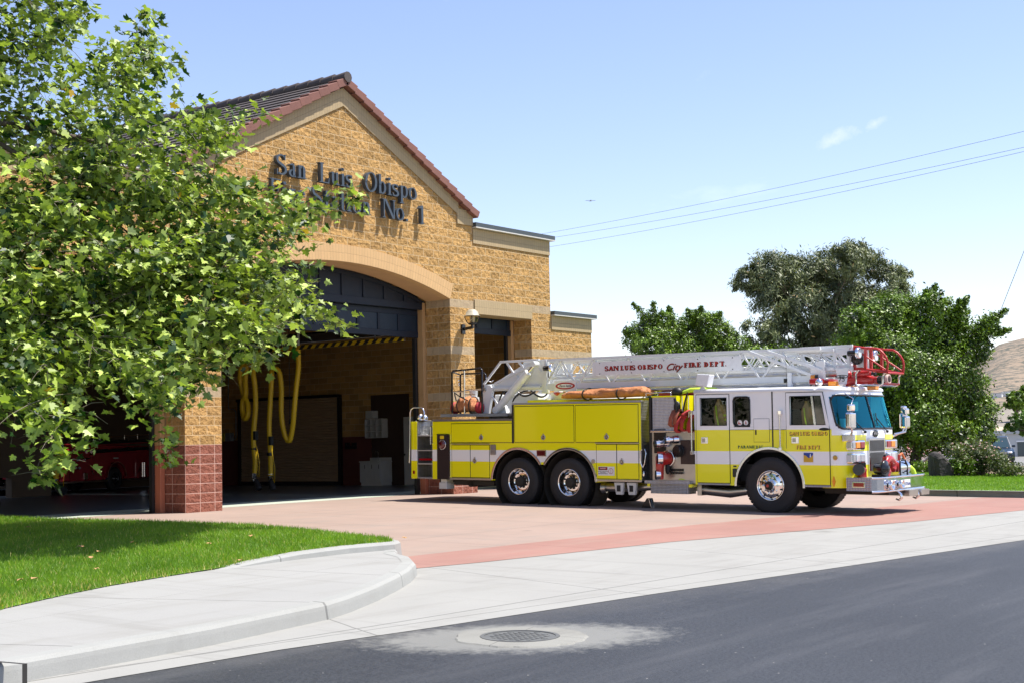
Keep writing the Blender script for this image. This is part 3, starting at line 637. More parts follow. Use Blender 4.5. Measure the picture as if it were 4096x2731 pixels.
# interior face of the right wall: block above, terracotta dado, the sink recess, roller shutter and white door
WX_ = 15.4
def wx(px, py): q = onX(px, py, WX_); return q[1], q[2]
k8 = crop(850, 1250, .4782)
ry0, rz1 = wx(*k8(1062, 705)); ry1, _ = wx(*k8(250, 750))
roll = MB(); zz = .14
while zz < rz1:
    roll.prism([(WX_-.05, zz), (WX_-.085, zz+.012), (WX_-.085, zz+.075), (WX_-.05, zz+.088)], 'y', ry0, ry1); zz += .0889
rs = S(roll, 'roller_shutter', pm('roller_shutter_slats', (.48, .33, .20), .55, var=.1))
S(MB().box(WX_-.13, WX_-.01, ry0-.12, ry0-.005, 0, rz1).box(WX_-.13, WX_-.01, ry1+.005, ry1+.12, 0, rz1).box(WX_-.2, WX_-.01, ry0-.12, ry1+.12, rz1+.005, rz1+.10).box(WX_-.09, WX_-.03, ry0, ry1, .01, .13), 'shutter_frame', M['plastic_k'])
oy1, oz1 = wx(*k8(1325, 690)); oy0, _ = wx(*k8(1645, 672)); oy0 = min(oy0, oy1-1.5)
S(MB().box(WX_-.02, WX_-.012, oy1+.005, ry0-.13, 0, 1.4224+.2).box(WX_-.02, WX_-.012, ry1+.13, 19, 0, 1.62).box(WX_-.02, WX_-.012, .7, oy0-.005, 0, 1.62), 'dado', pm('dado_blocks', (.15, .045, .035), .9))
S(MB().box(WX_-.014, WX_-.004, oy0, oy1, 0, oz1), 'sink_recess', pm('recess_wall', (.06, .035, .025), .95))
dy1, dz1 = wx(*k8(1605, 870)); wd = MB().box(WX_-.06, WX_-.02, dy1-.95, dy1, .01, min(dz1, 2.3))
dr_ = S(wd, 'side_door', M['plastic_w'], .01)
h_ = MB().ball((WX_-.12, dy1-.08, 1.0), .035, 10).tube([(WX_-.12, dy1-.08, 1.0), (WX_-.06, dy1-.08, 1.0)], .012).build('handle', M['plastic_k'], dr_)
# overhead doors: arched fixed panel, raised sectional door behind it, jambs
yp = .87; mb = MB(); low = 4.84
pts = [(x, z) for x, z in arcp(RA_-.02, 30)]
mb.prism([(AX0, low)]+pts+[(AX1, low)], 'y', yp, yp+.05)
tr = S(mb, 'transom', M['navy'])
mb = MB(); mb.box(AX0+.01, AX1-.01, yp-.035, yp-.004, low, low+.18)
for i in range(1, 10):
    x = AX0+.05+i*.787; zt = zc+math.sqrt((RA_-.03)**2-(x-cx)**2)
    if low+.2 < zt-.03: mb.box(x-.035, x+.035, yp-.030, yp-.004, low+.19, zt-.02)
ar_in = arcp(RA_-.022, 30)
for i in range(30):
    (xa, za), (xb, zb) = ar_in[i], ar_in[i+1]
    if min(za, zb)-.10 > low: mb.prism([(xa, za-.10), (xb, zb-.10), (xb, zb), (xa, za)], 'y', yp-.028, yp-.005)
mb.build('rails', M['navy'], tr, .004)
def sect_door(x0, x1, z0, rows, y, n):
    zt = z0+.18+rows*.56
    p = S(MB().box(x0, x1, y, y+.045, z0, zt), 'sectional_door', M['navy2']); mb = MB()
    mb.box(x0, x1, y-.03, y-.003, z0, z0+.16); w_ = (x1-x0)/n
    for r in range(rows):
        zb = z0+.16+r*.56; mb.box(x0, x1, y-.026, y-.003, zb+.42, zb+.56)
        for i in range(n+1):
            x = x0+i*w_; mb.box(max(x-.05, x0), min(x+.05, x1), y-.024, y-.004, zb+.002, zb+.418)
    mb.build('rails', M['navy'], p, .006); return p
sect_door(AX0+.02, AX1-.10, 4.11, 2, 1.02, 10)
sect_door(10.25, 13.1, 4.30, 1, .66, 4)
sect_door(-4.9, -.15, 4.30, 1, .66, 6)
S(MB().box(AX1-.13, AX1-.004, TH+.02, 1.02, 1.43, 5.03).box(AX0+.004, AX0+.10, TH+.02, 1.0, 1.43, 5.03).box(12.50, 12.625, .62, .80, 0, 4.74), 'door_jamb', M['tan_steel'], .008)
S(MB().box(AX1-.13, AX1-.004, TH+.021, 1.019, 0, 1.425).box(AX0+.004, AX0+.10, TH+.021, .999, 0, 1.425), 'door_jamb', M['red_steel'], .008)
ja = S(MB().box(-.135, -.008, .625, .80, 1.43, 4.73), 'door_jamb', M['tan_steel'], .008)
S(MB().box(-.135, -.008, .626, .799, 0, 1.425), 'door_jamb', M['red_steel'], .008)
S(MB().box(AX1-.24, AX1-.14, 1.02, 1.12, 0, 4.1).box(-.21, -.14, .80, .9, 0, 4.6).box(12.40, 12.49, .74, .82, 0, 4.6), 'door_track', M['plastic_k'])
S(MB().box(.004, 1.01, .815, 1.0, 0, 4.7).box(8.97, 9.97, .815, 1.0, 0, 4.7), 'inner_pier', M['block_in'])

# ---- lettering drawn as serif strokes (cap height 1)
def serif_font(W=.13, T=.05, SF=.07, ST=.045):
    def q(x0, y0, x1, y1): return [(x0, y0), (x1, y0), (x1, y1), (x0, y1)]
    def stem(x, y0, y1, b=1, t=1, w_=W):
        o = [q(x, y0, x+w_, y1)]
        if b: o.append(q(x-SF, y0, x+w_+SF, y0+ST))
        if t == 1: o.append(q(x-SF, y1-ST, x+w_+SF, y1))
        if t == 2: o.append([(x-SF, y1-ST*1.8), (x+.001, y1-ST*1.2), (x+w_, y1), (x+w_*.4, y1)])
        return o
    def arc(cx_, cy, rx, ry, a, b, wv=W, wh=T, n=14):
        o = []; P = []
        for i in range(n+1):
            t = R(a+(b-a)*i/n); c, s_ = math.cos(t), math.sin(t)
            P.append(((cx_+rx*c, cy+ry*s_), (cx_+(rx-wv)*c, cy+(ry-wh)*s_)))
        for i in range(n): o.append([P[i][0], P[i+1][0], P[i+1][1], P[i][1]])
        return o
    def ln(x0, y0, x1, y1, w_): # slanted stroke of horizontal width w_
        return [[(x0, y0), (x0+w_, y0), (x1+w_, y1), (x1, y1)]]
    def spine(pts, ws):
        o = []; P = []
        for i, p in enumerate(pts):
            a = pts[max(i-1, 0)]; b = pts[min(i+1, len(pts)-1)]; d = nrm((b[0]-a[0], b[1]-a[1])); nx, ny = -d[1], d[0]; w_ = ws[i]/2
            P.append(((p[0]+nx*w_, p[1]+ny*w_), (p[0]-nx*w_, p[1]-ny*w_)))
        for i in range(len(P)-1): o.append([P[i][0], P[i+1][0], P[i+1][1], P[i][1]])
        return o
    def S_(h, w0):
        pts = []; ws = []
        for i in range(9): t = R(35+180*i/8*1.02); pts.append((w0/2+w0*.40*math.cos(t), h*.75+h*.22*math.sin(t))); ws.append(T+(W-T)*abs(math.cos(t))*.8)
        for i in range(1, 10): t = R(55+30-(215*i/9)); pts.append((w0/2+w0*.42*math.cos(t), h*.255+h*.225*math.sin(t))); ws.append(T+(W-T)*abs(math.cos(t))*.95)
        ws[8] = W*.95; ws[9] = W
        o = spine(pts, ws); o.append(q(w0*.84-T*.5, h*.74, w0*.84+T*.5, h*1.0)); o.append(q(w0*.04, 0, w0*.04+T, h*.27)); return o
    X = .64; G = {}
    G['S'] = (S_(1, .56), .60); G['s'] = (S_(X, .40), .44)
    G['L'] = (stem(.07, 0, 1)+[q(.07+W, 0, .56, T), [(.50, T), (.56, T), (.58, .28), (.545, .28)]], .60)
    G['O'] = (arc(.40, .5, .38, .52, 0, 360, W, T, 28), .80); G['o'] = (arc(.27, X/2, .26, X/2+.015, 0, 360, W*.9, T*.9, 22), .54)
    G['F'] = (stem(.07, 0, 1)+[q(.07+W, 1-T, .55, 1), [(.50, 1-T), (.55, 1-T), (.56, .74), (.53, .74)], q(.07+W, .50, .42, .50+T), q(.39, .40, .43, .66)], .58)
    G['N'] = (stem(.07, 0, 1, 1, 0, T*1.3)+[q(0, 1-ST, .2, 1)]+ln(.62, 0, .10, 1, W*1.1)+stem(.69, .02, 1, 0, 1, T*1.3), .82)
    G['1'] = (stem(.13, 0, 1, 1, 0)+[[(.02, .84), (.02, .80), (.131, .86), (.131, 1.0)]], .36); G['.'] = ([q(.04, 0, .17, .13)], .22)
    G['i'] = (stem(.07, 0, X, 1, 2)+arc(.07+W/2, .86, W*.6, W*.6, 0, 360, W*.58, W*.58, 10), .28)
    G['n'] = (stem(.07, 0, X, 1, 2)+arc(.27, X-.19, .17, .20, 0, 165, W, T, 9)+stem(.44-W, 0, X-.17, 1, 0), .54)
    G['u'] = (stem(.07, .15, X, 0, 2)+arc(.235, .18, .165, .19, 180, 345, W, T, 9)+stem(.44-W, 0, X, 0, 2)+[q(.44-W, 0, .44+SF, ST)], .54)
    G['r'] = (stem(.07, 0, X, 1, 2)+arc(.29, X-.16, .15, .17, 50, 170, W*.8, T*1.4, 6), .40)
    G['a'] = (arc(.21, .17, .19, .18, 60, 330, W*.9, T, 12)+arc(.20, X-.16, .16, .17, 0, 150, W, T, 8)+stem(.36-W, .07, X-.15, 0, 0)+[q(.36-W, 0, .42, ST*1.6)], .46)
    G['e'] = (arc(.25, X/2, .23, X/2+.012, 20, 325, W*.9, T, 18)+[q(.12, X*.52, .46, X*.52+T*.9)], .48)
    G['b'] = (stem(.06, 0, 1.02, 0, 2)+arc(.27, X/2, .23, X/2+.01, -150, 150, W*.95, T, 16), .54)
    G['p'] = (stem(.06, -.32, X, 1, 2)+arc(.28, X/2, .23, X/2+.01, -150, 150, W*.95, T, 16), .56)
    G['t'] = (stem(.10, .08, .86, 0, 0)+[q(.02, X-T, .32, X)]+arc(.25, .12, .15, .13, 180, 300, W, T*1.1, 6), .36)
    # slab capitals used on the engine
    C_ = {}
    def sl(x): return stem(x, 0, 1)
    C_['A'] = (ln(.03, 0, .27, 1, T*1.5)+ln(.50, 0, .27, 1, W)+[q(.14, .27, .50, .27+T)]+[q(-.03, 0, .20, ST), q(.42, 0, .72, ST)], .70)
    C_['B'] = (sl(.07)+arc(.24, .745, .24, .255, -90, 90, W, T)+arc(.26, .27, .27, .27, -90, 90, W, T), .62)
    C_['C'] = (arc(.38, .5, .34, .51, 40, 320, W, T, 20)+[q(.60, .70, .60+T, .98), q(.60, .02, .60+T, .26)], .68)
    C_['D'] = (sl(.07)+arc(.26, .5, .38, .5, -90, 90, W, T, 16), .72)
    C_['E'] = (sl(.07)+[q(.2, 1-T, .56, 1), q(.2, 0, .58, T), q(.2, .48, .44, .48+T), q(.53, .74, .58, 1), q(.55, 0, .60, .27), q(.42, .38, .46, .64)], .64)
    C_['I'] = (sl(.08), .32); C_['L'] = G['L']; C_['F'] = G['F']; C_['O'] = G['O']; C_['S'] = G['S']; C_['N'] = G['N']; C_['.'] = G['.']
    C_['M'] = (stem(.07, 0, 1, 1, 0, T*1.4)+ln(.42, 0, .10, 1, W)+ln(.42, 0, .72, 1, T*1.4)+stem(.74, 0, 1, 1, 1), .96)
    C_['P'] = (sl(.07)+arc(.26, .72, .27, .28, -90, 90, W, T), .60)
    C_['R'] = (sl(.07)+arc(.26, .735, .26, .265, -90, 90, W, T)+ln(.50, 0, .26, .5, W)+[q(.48, 0, .70, ST)], .70)
    C_['T'] = (stem(.28, 0, 1, 1, 0)+[q(.04, 1-T, .64, 1), q(.02, .72, .07, 1), q(.61, .72, .66, 1)], .69)
    C_['U'] = (stem(.07, .3, 1, 0, 1)+arc(.36, .32, .29, .33, 180, 360, W, T, 12)+stem(.65-T*1.3, .3, 1, 0, 1, T*1.3), .74)
    return G, C_
def letters(mb0, text, glyphs, size, put, gap=.06, space=.35, shear=0.0, width=None, depth=.012, eps=.0006, xs=1.0, per=None):
    mb = mb0
    tot = sum((glyphs[c][1]+gap) if c != ' ' else space for c in text)-gap
    if width: xs = width/(tot*size)
    x = 0.0; k = 0
    for ch in text:
        if ch == ' ': x += space; continue
        pol, adv = glyphs[ch]
        if per is not None: mb = MB(); per.append(mb)
        for pg in pol:
            pts = [((x+a+shear*b)*size*xs, b*size) for a, b in pg]; d = depth+(k % 40)*eps; k += 1; n = len(pts)
            vs = [put(a, b, 0) for a, b in pts]+[put(a, b, d) for a, b in pts]
            mb.add(vs, [tuple(range(n))[::-1], tuple(range(n, 2*n))]+[(i, (i+1) % n, n+(i+1) % n, n+i) for i in range(n)])
        x += adv+gap
    return tot*size*xs
GL, CL = serif_font()
def facade(x0, z0): return lambda a, b, d: (x0+a, -.05-d, z0+b)
for txt, x0, z0, wd_ in (('San  Luis  Obispo', 2.60, 7.485, 4.93), ('Fire Station  No.  1', 2.40, 6.90, 5.42)):
    per = []; letters(MB(), txt, GL, .47, facade(x0, z0), gap=.05, space=.33, width=wd_, depth=.10, eps=.0004, per=per)
    for mb in per: S(mb, 'sign_letter', M['letter'])

# ---- wall lamp: globe with a cap on a bracket arm
lp = onY(1850, 1318, 0.0); lamp = empty('wall_lamp', (lp[0], -.0, lp[2]), 'globe wall lamp on a black bracket, on the pier right of the arch', 'wall lamp')
MB().box(-.07, .07, -.05, 0, -.13, .13).bar((0, -.04, .0), (0, -.34, .03), .055, .075).bar((0, -.33, 0), (0, -.33, .10), .06).build('bracket', M['gloss_black'], lamp, .006)
gl_ = MB().lathe([(.09, .13), (.13, .17), (.175, .26), (.185, .33)], (0, -.33, 0), 'z', 24).build('globe', glassmat('lamp_glass', (.92, .85, .68), .05), lamp)
MB().lathe([(.0001, .51), (.08, .50), (.15, .44), (.185, .345), (.215, .335), (.21, .325), (.0001, .325)], (0, -.33, 0), 'z', 24).build('cap', pm('lamp_cap', (.42, .38, .29), .4), lamp)
mb = MB().lathe([(.0001, .09), (.09, .10), (.11, .13), (.08, .15), (.0001, .15)], (0, -.33, 0), 'z', 20)
for k in range(4):
    a = k*math.pi/2+.6; mb.tube([(math.cos(a)*r_, -.33+math.sin(a)*r_, z_) for r_, z_ in ((.10, .13), (.145, .18), (.188, .27), (.195, .335))], .012, 6)
mb.build('cage', M['gloss_black'], lamp)
MB().lathe([(.0001, .16), (.06, .16), (.07, .3), (.0001, .31)], (0, -.33, 0), 'z', 16).build('bulb', pm('lamp_bulb', (.6, .56, .45), .5), lamp)

# ---- inside the hall: exhaust hoses, striped rail, sink, shelf, control box
HX = 8.5
def hx(px, py, X=HX): q = onX(px, py, X); return (X, float(q[1]), float(q[2]))
def ribbed(pts, r, pitch=.08):                    # resample a path and swell it into corrugations
    P = [np.array(p) for p in pts]; Q = []
    for i in range(len(P)-1):                      # Catmull-Rom
        a, b, c, d = P[max(i-1, 0)], P[i], P[i+1], P[min(i+2, len(P)-1)]
        for k in range(10):
            t = k/10; Q.append(.5*((2*b)+(-a+c)*t+(2*a-5*b+4*c-d)*t*t+(-a+3*b-3*c+d)*t**3))
    Q.append(P[-1]); D = [0]
    for i in range(1, len(Q)): D.append(D[-1]+np.linalg.norm(Q[i]-Q[i-1]))
    m_ = int(D[-1]/pitch*2); out = []; rs = []
    for k in range(m_+1):
        s_ = D[-1]*k/m_; i = min(max(int(np.searchsorted(D, s_))-1, 0), len(Q)-2); t = (s_-D[i])/max(D[i+1]-D[i], 1e-6); out.append(Q[i]*(1-t)+Q[i+1]*t); rs.append(r*(1.10 if k % 2 else .88))
    return out, rs
def hose(label, pts, r, X, collar, bottom, hook=None, cond=None):
    ctr = hx(*pts[-1], X); root = empty('exhaust_hose', ctr, label, 'exhaust hose', 'yellow exhaust hoses hanging in the hall')
    loc = lambda p: tuple(np.array(p)-np.array(ctr))
    path = [loc(hx(*p, X)) for p in pts]; path = [(p[0]+(.0 if i < len(path)-3 else 0)+.04*math.sin(i*1.7), p[1], p[2]) for i, p in enumerate(path)]
    q, rs = ribbed(path, r); MB().tube(q, rs, 14).build('duct', M['hoseyel'], root)
    e = np.array(path[-1]); d1 = loc(hx(*bottom[0], X)); d2 = loc(hx(*bottom[1], X))
    MB().tube([e+np.array((0, 0, .05)), e+np.array((0, 0, -.12)), (e+np.array(d1))/2+np.array((0, .03, -.05)), d1], [r*.95, r*.95, r*.9, r*.8], 14).build('elbow', M['chrome'], root)
    MB().tube([d1, d2], [r*.9, r*1.35], 16).tube([d2, tuple(np.array(d2)*1.0+nrm(np.array(d2)-np.array(d1))*.06)], [r*1.35, r*1.1], 16).build('nozzle', M['black'], root)
    c = np.array(loc(hx(*collar, X))); mb = MB().lathe([(r*1.12, -.05), (r*1.25, 0), (r*1.12, .05)], c, 'z', 16).box(c[0]-.10, c[0]+.02, c[1]-r*1.9, c[1]-r*.7, c[2]+.25, c[2]+.5)
    mb.build('collar', M['plastic_k'], root)
    a = c+np.array((0, -r*1.0, .1)); MB().tube([a, a+np.array((0, -.12, -.5)), a+np.array((0, -.10, -.9)), e+np.array((0, -r*.4, 0))], .012, 6).build('cable', M['hoseyel'], root)
    if hook: hk = np.array(loc(hx(*hook, X))); MB().tube([hk+np.array((0, 0, .9)), hk+np.array((0, 0, .15))], .012, 6).tube([hk+np.array((0, -.12, -.10)), hk+np.array((0, -.08, .06)), hk+np.array((0, .04, .10)), hk+np.array((0, .12, 0))], .035, 8).build('hook', M['plastic_k'], root)
    if cond: MB().tube([loc(hx(*cond[0], X)), loc(hx(*cond[1], X))], r*.75, 12).build('pipe', M['steel'], root)
    return root
h8 = lambda *a: [k8(x, y) for x, y in a]
hose('yellow exhaust hose looped in a figure eight, nearest the left pier of the arch', h8((278, 360), (278, 450), (276, 560), (285, 680), (250, 730), (244, 820), (275, 885), (302, 850), (285, 760), (255, 680), (240, 560), (240, 470), (275, 425), (325, 440), (350, 520), (353, 640), (352, 800), (350, 960), (350, 1100), (350, 1250), (348, 1345)), .076, HX, k8(350, 1135), h8((362, 1400), (385, 1460)), k8(300, 440))
hose('yellow exhaust hose drooping in one deep loop right of the figure-eight hose', h8((715, 300), (710, 450), (700, 640), (690, 820), (665, 960), (635, 1072), (605, 1000), (580, 840), (568, 640), (555, 500), (530, 466), (500, 480), (485, 560), (483, 760), (482, 960), (480, 1150), (480, 1360)), .072, HX, k8(480, 1180), h8((488, 1400), (505, 1460)), k8(505, 480), h8((716, 60), (714, 300)))
kL = crop(0, 1550, .338)
hose('yellow exhaust hose hanging behind the tree in the left bay', [kL(*p) for p in ((690, -200), (705, 100), (706, 300), (704, 600), (700, 800), (680, 900), (668, 1000), (660, 1075))], .10, 4.0, kL(695, 860), [kL(660, 1145), kL(740, 1215)])
a, b = hx(*k8(520, 335)), hx(*k8(1600, 222)); a = (HX, max(a[1], b[1]+6), b[2]); 
m = N('hazard_stripes'); sp = m.n('ShaderNodeSeparateXYZ', Vector=m.obj()).outputs
f = m.math('GREATER_THAN', m.math('FRACT', m.math('DIVIDE', m.math('ADD', sp[1], sp[2]), .30)), .5); m.p(Base__Color=m.mix(f, (.02, .02, .02, 1), (.62, .42, .01, 1)), Roughness=.5)
rl = empty('striped_rail', (HX, b[1], b[2]), 'overhead rail with black and yellow hazard stripes inside the centre bay', 'overhead rail')
MB().box(-.06, -.02, 0, 9.0, -.055, .055).build('striped_cover', m.m, rl)
mb = MB().box(-.018, .05, -.02, 9.0, -.05, .05)
for y in (1.0, 4.5, 8.5): mb.tube([(0, y, .05), (0, y, 6.2-b[2])], .018, 6)
mb.build('rail_beam', M['steel'], rl)
c_ = [hx(*k8(x, y), 7.6) for x, y in ((275, 215), (560, 185))]
n_ = 26; pth = []
for i in range(n_*10):
    t = i/(n_*10); a_ = 2*math.pi*i/10; pth.append((7.6+.10*math.cos(a_), c_[0][1]*(1-t)+c_[1][1]*t, c_[0][2]*(1-t)+c_[1][2]*t+.12*math.sin(a_)))
tag(MB().tube(pth, .010, 5).build('coiled_air_hose', M['hoseyel']), 'yellow coiled air hose slung under the ceiling of the centre bay', 'air hose')
q0 = hx(*k8(640, 60)); q1 = hx(*k8(648, 915)); tag(MB().tube([(8.5, q1[1], q0[2]), (8.5, q1[1], q1[2]+.1)], .010, 6).tube([(8.5, q1[1], q1[2]+.1), (8.5, q1[1], q1[2]-.05)], .03, 8).build('pull_cord', M['plastic_k']), 'black pull cord hanging beside the drooping yellow hose', 'pull cord')
# sink unit, shelf, box on the shelf, paper holder
y1, z1 = wx(*k8(1335, 1235)); y0, _ = wx(*k8(1508, 1235)); sk = empty('sink_cabinet', (WX_-.35, (y0+y1)/2, 0), 'white laminate sink cabinet in the recess right of the shutter', 'sink cabinet'); hw_ = (y1-y0)/2
MB().box(-.25, .3, -hw_, hw_, .12, z1-.05).box(-.22, .3, -hw_+.02, hw_-.02, 0.01, .12).build('carcass', M['plastic_w'], sk)
MB().box(-.28, .3, -hw_-.02, hw_+.02, z1-.048, z1).box(.24, .30, -hw_, hw_, z1, z1+.1).build('worktop', M['plastic_w'], sk, .008)
for i in range(3):
    ya = hw_-(i+1)*2*hw_/3+.01; d_ = MB().box(-.27, -.252, ya, ya+2*hw_/3-.02, .14, z1-.07).build('door', M['plastic_w'], sk, .004)
    MB().bar((-.285, ya+.05, z1-.25), (-.285, ya+.05, z1-.12), .012).build('handle', M['plastic_k'], d_)
MB().tube([(.15, 0, z1), (.15, 0, z1+.28), (.02, -.02, z1+.33), (-.05, -.03, z1+.26)], .014, 8).build('tap', M['chrome'], sk)
y1, z1 = wx(*k8(1328, 890)); y0, z0 = wx(*k8(1468, 1040)); mb = MB()
for i in range(4): zz = z0+(z1-z0)*i/3; mb.box(WX_-.32, WX_-.02, y0, y1, zz-.012, zz+.012)
for i in range(4): yy = y0+(y1-y0)*i/3; mb.box(WX_-.319, WX_-.021, yy-.012, yy+.012, z0+.013, z1-.013)
mb.box(WX_-.03, WX_-.015, y0+.012, y1-.012, z0, z1)
tag(mb.build('pigeonhole_shelf', M['plastic_w']), 'white pigeonhole shelf on the wall above the sink cabinet', 'shelf')
ya, za = wx(*k8(1328, 820)); yb, _ = wx(*k8(1390, 820)); tag(MB().box(WX_-.3, WX_-.03, yb, ya, z1+.02, za).build('storage_box', M['plastic_w'], None, .015), 'plain white box standing on top of the pigeonhole shelf', 'box')
ya, za = wx(*k8(1140, 1085)); yb, zb = wx(*k8(1212, 1135)); tag(MB().box(WX_-.2, WX_-.02, yb, ya, zb, zb+.1).box(WX_-.2, WX_-.02, ya-.08, ya, zb+.1, za).box(WX_-.2, WX_-.02, yb, yb+.08, zb+.1, za).build('wall_bracket', M['plastic_k'], None, .01), 'black cradle bracket on the dado beside the roller shutter', 'bracket')
ya, za = wx(*k8(92, 1005)); yb, zb = wx(*k8(183, 1072)); cb = empty('control_box', (WX_, (ya+yb)/2, zb), 'grey and yellow control box with conduit on the wall left of the shutter', 'control box')
MB().box(-.22, -.02, (yb-ya)*.0, (ya-yb)/2, 0, za-zb).build('cover', pm('yellow_label_plate', (.50, .42, .02), .5), cb, .01); MB().box(-.2, -.021, -(ya-yb)/2, -.005, .0, za-zb).build('enclosure', M['galv'], cb, .01)
q = [wx(*k8(*p)) for p in ((182, 1070), (205, 1040), (205, 830), (190, 808), (150, 805), (142, 800), (140, 450))]
MB().tube([(-.05, a-(ya+yb)/2, b-zb) for a, b in q], .018, 6).build('conduit', M['galv'], cb)

# ================================================================ ladder fire engine
# its own frame: x forward along the near side, y in from the near side, z up
eng = empty('fire_engine', label='lime yellow and white ladder fire engine parked on the apron', cat='fire engine')
MT = Matrix(((TD[0], TL[0], TU[0], R0[0]), (TD[1], TL[1], TU[1], R0[1]), (TD[2], TL[2], TU[2], R0[2]), (0, 0, 0, 1)))
if MT.determinant() < 0: raise RuntimeError('frame')
eng.matrix_world = MT
W_ = 2.46
def E(mb, name, mat, parent=None, bevel=0.0, seg=2):
    obs = [q.build(name, mat, parent or eng, bevel, seg) for q in (pieces(mb) if name not in KEEP else [mb])]
    return obs[0]
q1, q2, q3, q4, q5, q6 = crop(1600, 1350, .4677), crop(2600, 1350, .4677), crop(3200, 1600, 1/3.484), crop(3200, 1350, 1/4.704), crop(1750, 1380, 1/3.92), crop(2500, 1500, 1/3.135)
qb = crop(1620, 1600, .2614)
YEL = (.92, .86, .008)
m = N('engine_paint'); o = m.obj(); sp = m.n('ShaderNodeSeparateXYZ', Vector=o).outputs
st_ = m.math('COMPARE', sp[2], 1.085, .131)
top = m.math('MULTIPLY', m.math('GREATER_THAN', sp[2], 1.645), m.math('GREATER_THAN', sp[0], 4.5))
wmask = m.math('MAXIMUM', st_, top)
# the white also dips round the windshield and down the middle of the nose
nose = m.math('MULTIPLY', m.math('GREATER_THAN', sp[0], 7.70), m.math('MULTIPLY', m.math('LESS_THAN', m.math('ABSOLUTE', m.math('SUBTRACT', sp[1], 1.23)), .44), m.math('GREATER_THAN', sp[2], 1.40)))
low = m.math('MULTIPLY', m.math('GREATER_THAN', sp[0], 7.61), m.math('GREATER_THAN', sp[2], 1.53))
wmask = m.math('MAXIMUM', wmask, m.math('MAXIMUM', nose, low))
m.p(Base__Color=m.mix(wmask, m.mix(m.math('MULTIPLY_ADD', m.noise(1.3, 4, .6, o), .3, .0), c4(YEL), (.86, .80, .008, 1)), (.86, .86, .86, 1)), Roughness=.2, Normal=m.bump(m.noise(2.2, 3, .5, o), .12, .02)); m.b.inputs['Coat Weight'].default_value = .6; m.b.inputs['Coat Roughness'].default_value = .03
M['paint'] = m.m
SEAM = M['gloss_black']
def circ(cx_, cy, r, a, b, n=22): return [(cx_+r*math.cos(R(a+(b-a)*i/n)), cy+r*math.sin(R(a+(b-a)*i/n))) for i in range(n+1)]
# ---- rear body, with its two wheel arches
AR = [(-.02, .50, .735), (1.36, .50, .735)]
low_poly = [(-2.58, .53), (-.755, .53)]+circ(*AR[0], 178, 33)+circ(*AR[1], 147, 2)+[(2.10, .54), (3.27, .58), (3.27, 1.37), (-2.58, 1.37)]
for y0, y1 in ((0, .62), (W_-.62, W_)):
    E(MB().prism(low_poly, 'y', y0, y1), 'side_panel', M['paint'], bevel=.008)
E(MB().prism([(-2.58, 1.371), (-.17, 1.371), (-.17, 1.88), (-2.58, 1.88)], 'y', 0, W_), 'lower_body', M['paint'], bevel=.01)
E(MB().prism([(-.168, 1.371), (3.27, 1.371), (3.27, 2.235), (-.168, 2.235)], 'y', .0, W_), 'raised_body', M['paint'], bevel=.012)
E(MB().box(-.168, 3.5, .55, 1.9, 2.236, 2.34).box(3.27, 3.5, .30, 2.1, 1.4, 2.33), 'hose_bed', M['paint'], bevel=.01)
E(MB().box(-3.2, 3.4, .63, W_-.63, .62, 1.36).box(-3.1, 8.2, .85, 1.6, .42, .62), 'chassis', M['under'])
def plate(a, b, t=.012, y=0, mat=None, name='compartment_door', par=None, bv=.006, gap=True):
    (s0, h0), (s1, h1) = a, b
    if gap: E(MB().box(s0-.012, s1+.012, y-.003, y+.01, h0-.012, h1+.012), 'door_gap', SEAM)
    return E(MB().box(s0, s1, y-t, y+.005, h0, h1), name, mat or M['paint'], par, bv)
doors = {}
doors['a'] = plate((-1.98, 1.395), (-.19, 1.82)); doors['b'] = plate((-1.97, .59), (-1.425, 1.325)); doors['c'] = plate((-1.405, .59), (-.85, 1.325))
doors['d'] = plate((-.10, 1.40), (1.53, 2.19)); doors['e'] = plate((1.585, 1.40), (3.20, 2.19)); doors['f'] = plate((2.13, .62), (2.64, 1.345)); doors['g'] = plate((2.66, .62), (3.20, 1.345))
def latch(door, px, r=.058):
    s_, h_ = tp(q1(*px), -.01); mb = MB().lathe([(r*.62, -.004), (r*.70, -.018), (r*.95, -.016), (r, -.004)], (s_, -.012, h_), 'y', 20)
    mb.disc((s_, -.022, h_), 'y', r*.45, .010, 16).bar((s_-r*.5, -.028, h_), (s_+r*.5, -.028, h_), .012).disc((s_, -.016, h_+r*1.15), 'y', r*.32, .008, 10)
    l_ = E(mb, 'latch', M['steel'], door); E(MB().disc((s_, -.0155, h_), 'y', r*.64, .004, 16), 'recess', M['gloss_black'], l_)
for dd, px in (('a', (695, 852)), ('d', (1227, 850)), ('e', (1767, 847)), ('c', (640, 1050)), ('g', (1898, 1060))): latch(doors[dd], px)
# drip rails, sills, fender rings, deck edge of tread plate
E(MB().box(-2.0, -.82, -.03, .0, 1.345, 1.365), 'drip_rail', M['steel'], bevel=.004); E(MB().box(2.10, 3.23, -.03, .0, 1.365, 1.385), 'drip_rail', M['steel'], bevel=.004)
E(MB().box(-2.02, -.80, -.02, .05, .525, .572), 'sill_trim', M['steel'], bevel=.006); E(MB().box(2.09, 3.28, -.02, .05, .555, .60), 'sill_trim', M['steel'], bevel=.006)
E(MB().box(-2.60, -.175, -.012, .10, 1.881, 1.925), 'deck_edge', M['diamond_tan'], bevel=.004); E(MB().box(-.18, 3.29, -.014, .10, 2.236, 2.275), 'deck_edge', M['diamond'], bevel=.004)
E(MB().box(-.185, -.13, -.011, .02, 1.372, 2.235), 'corner_trim', M['under'], bevel=.004); E(MB().box(-2.58, -.18, .1, W_, 1.881, 1.90), 'deck', M['diamond'])
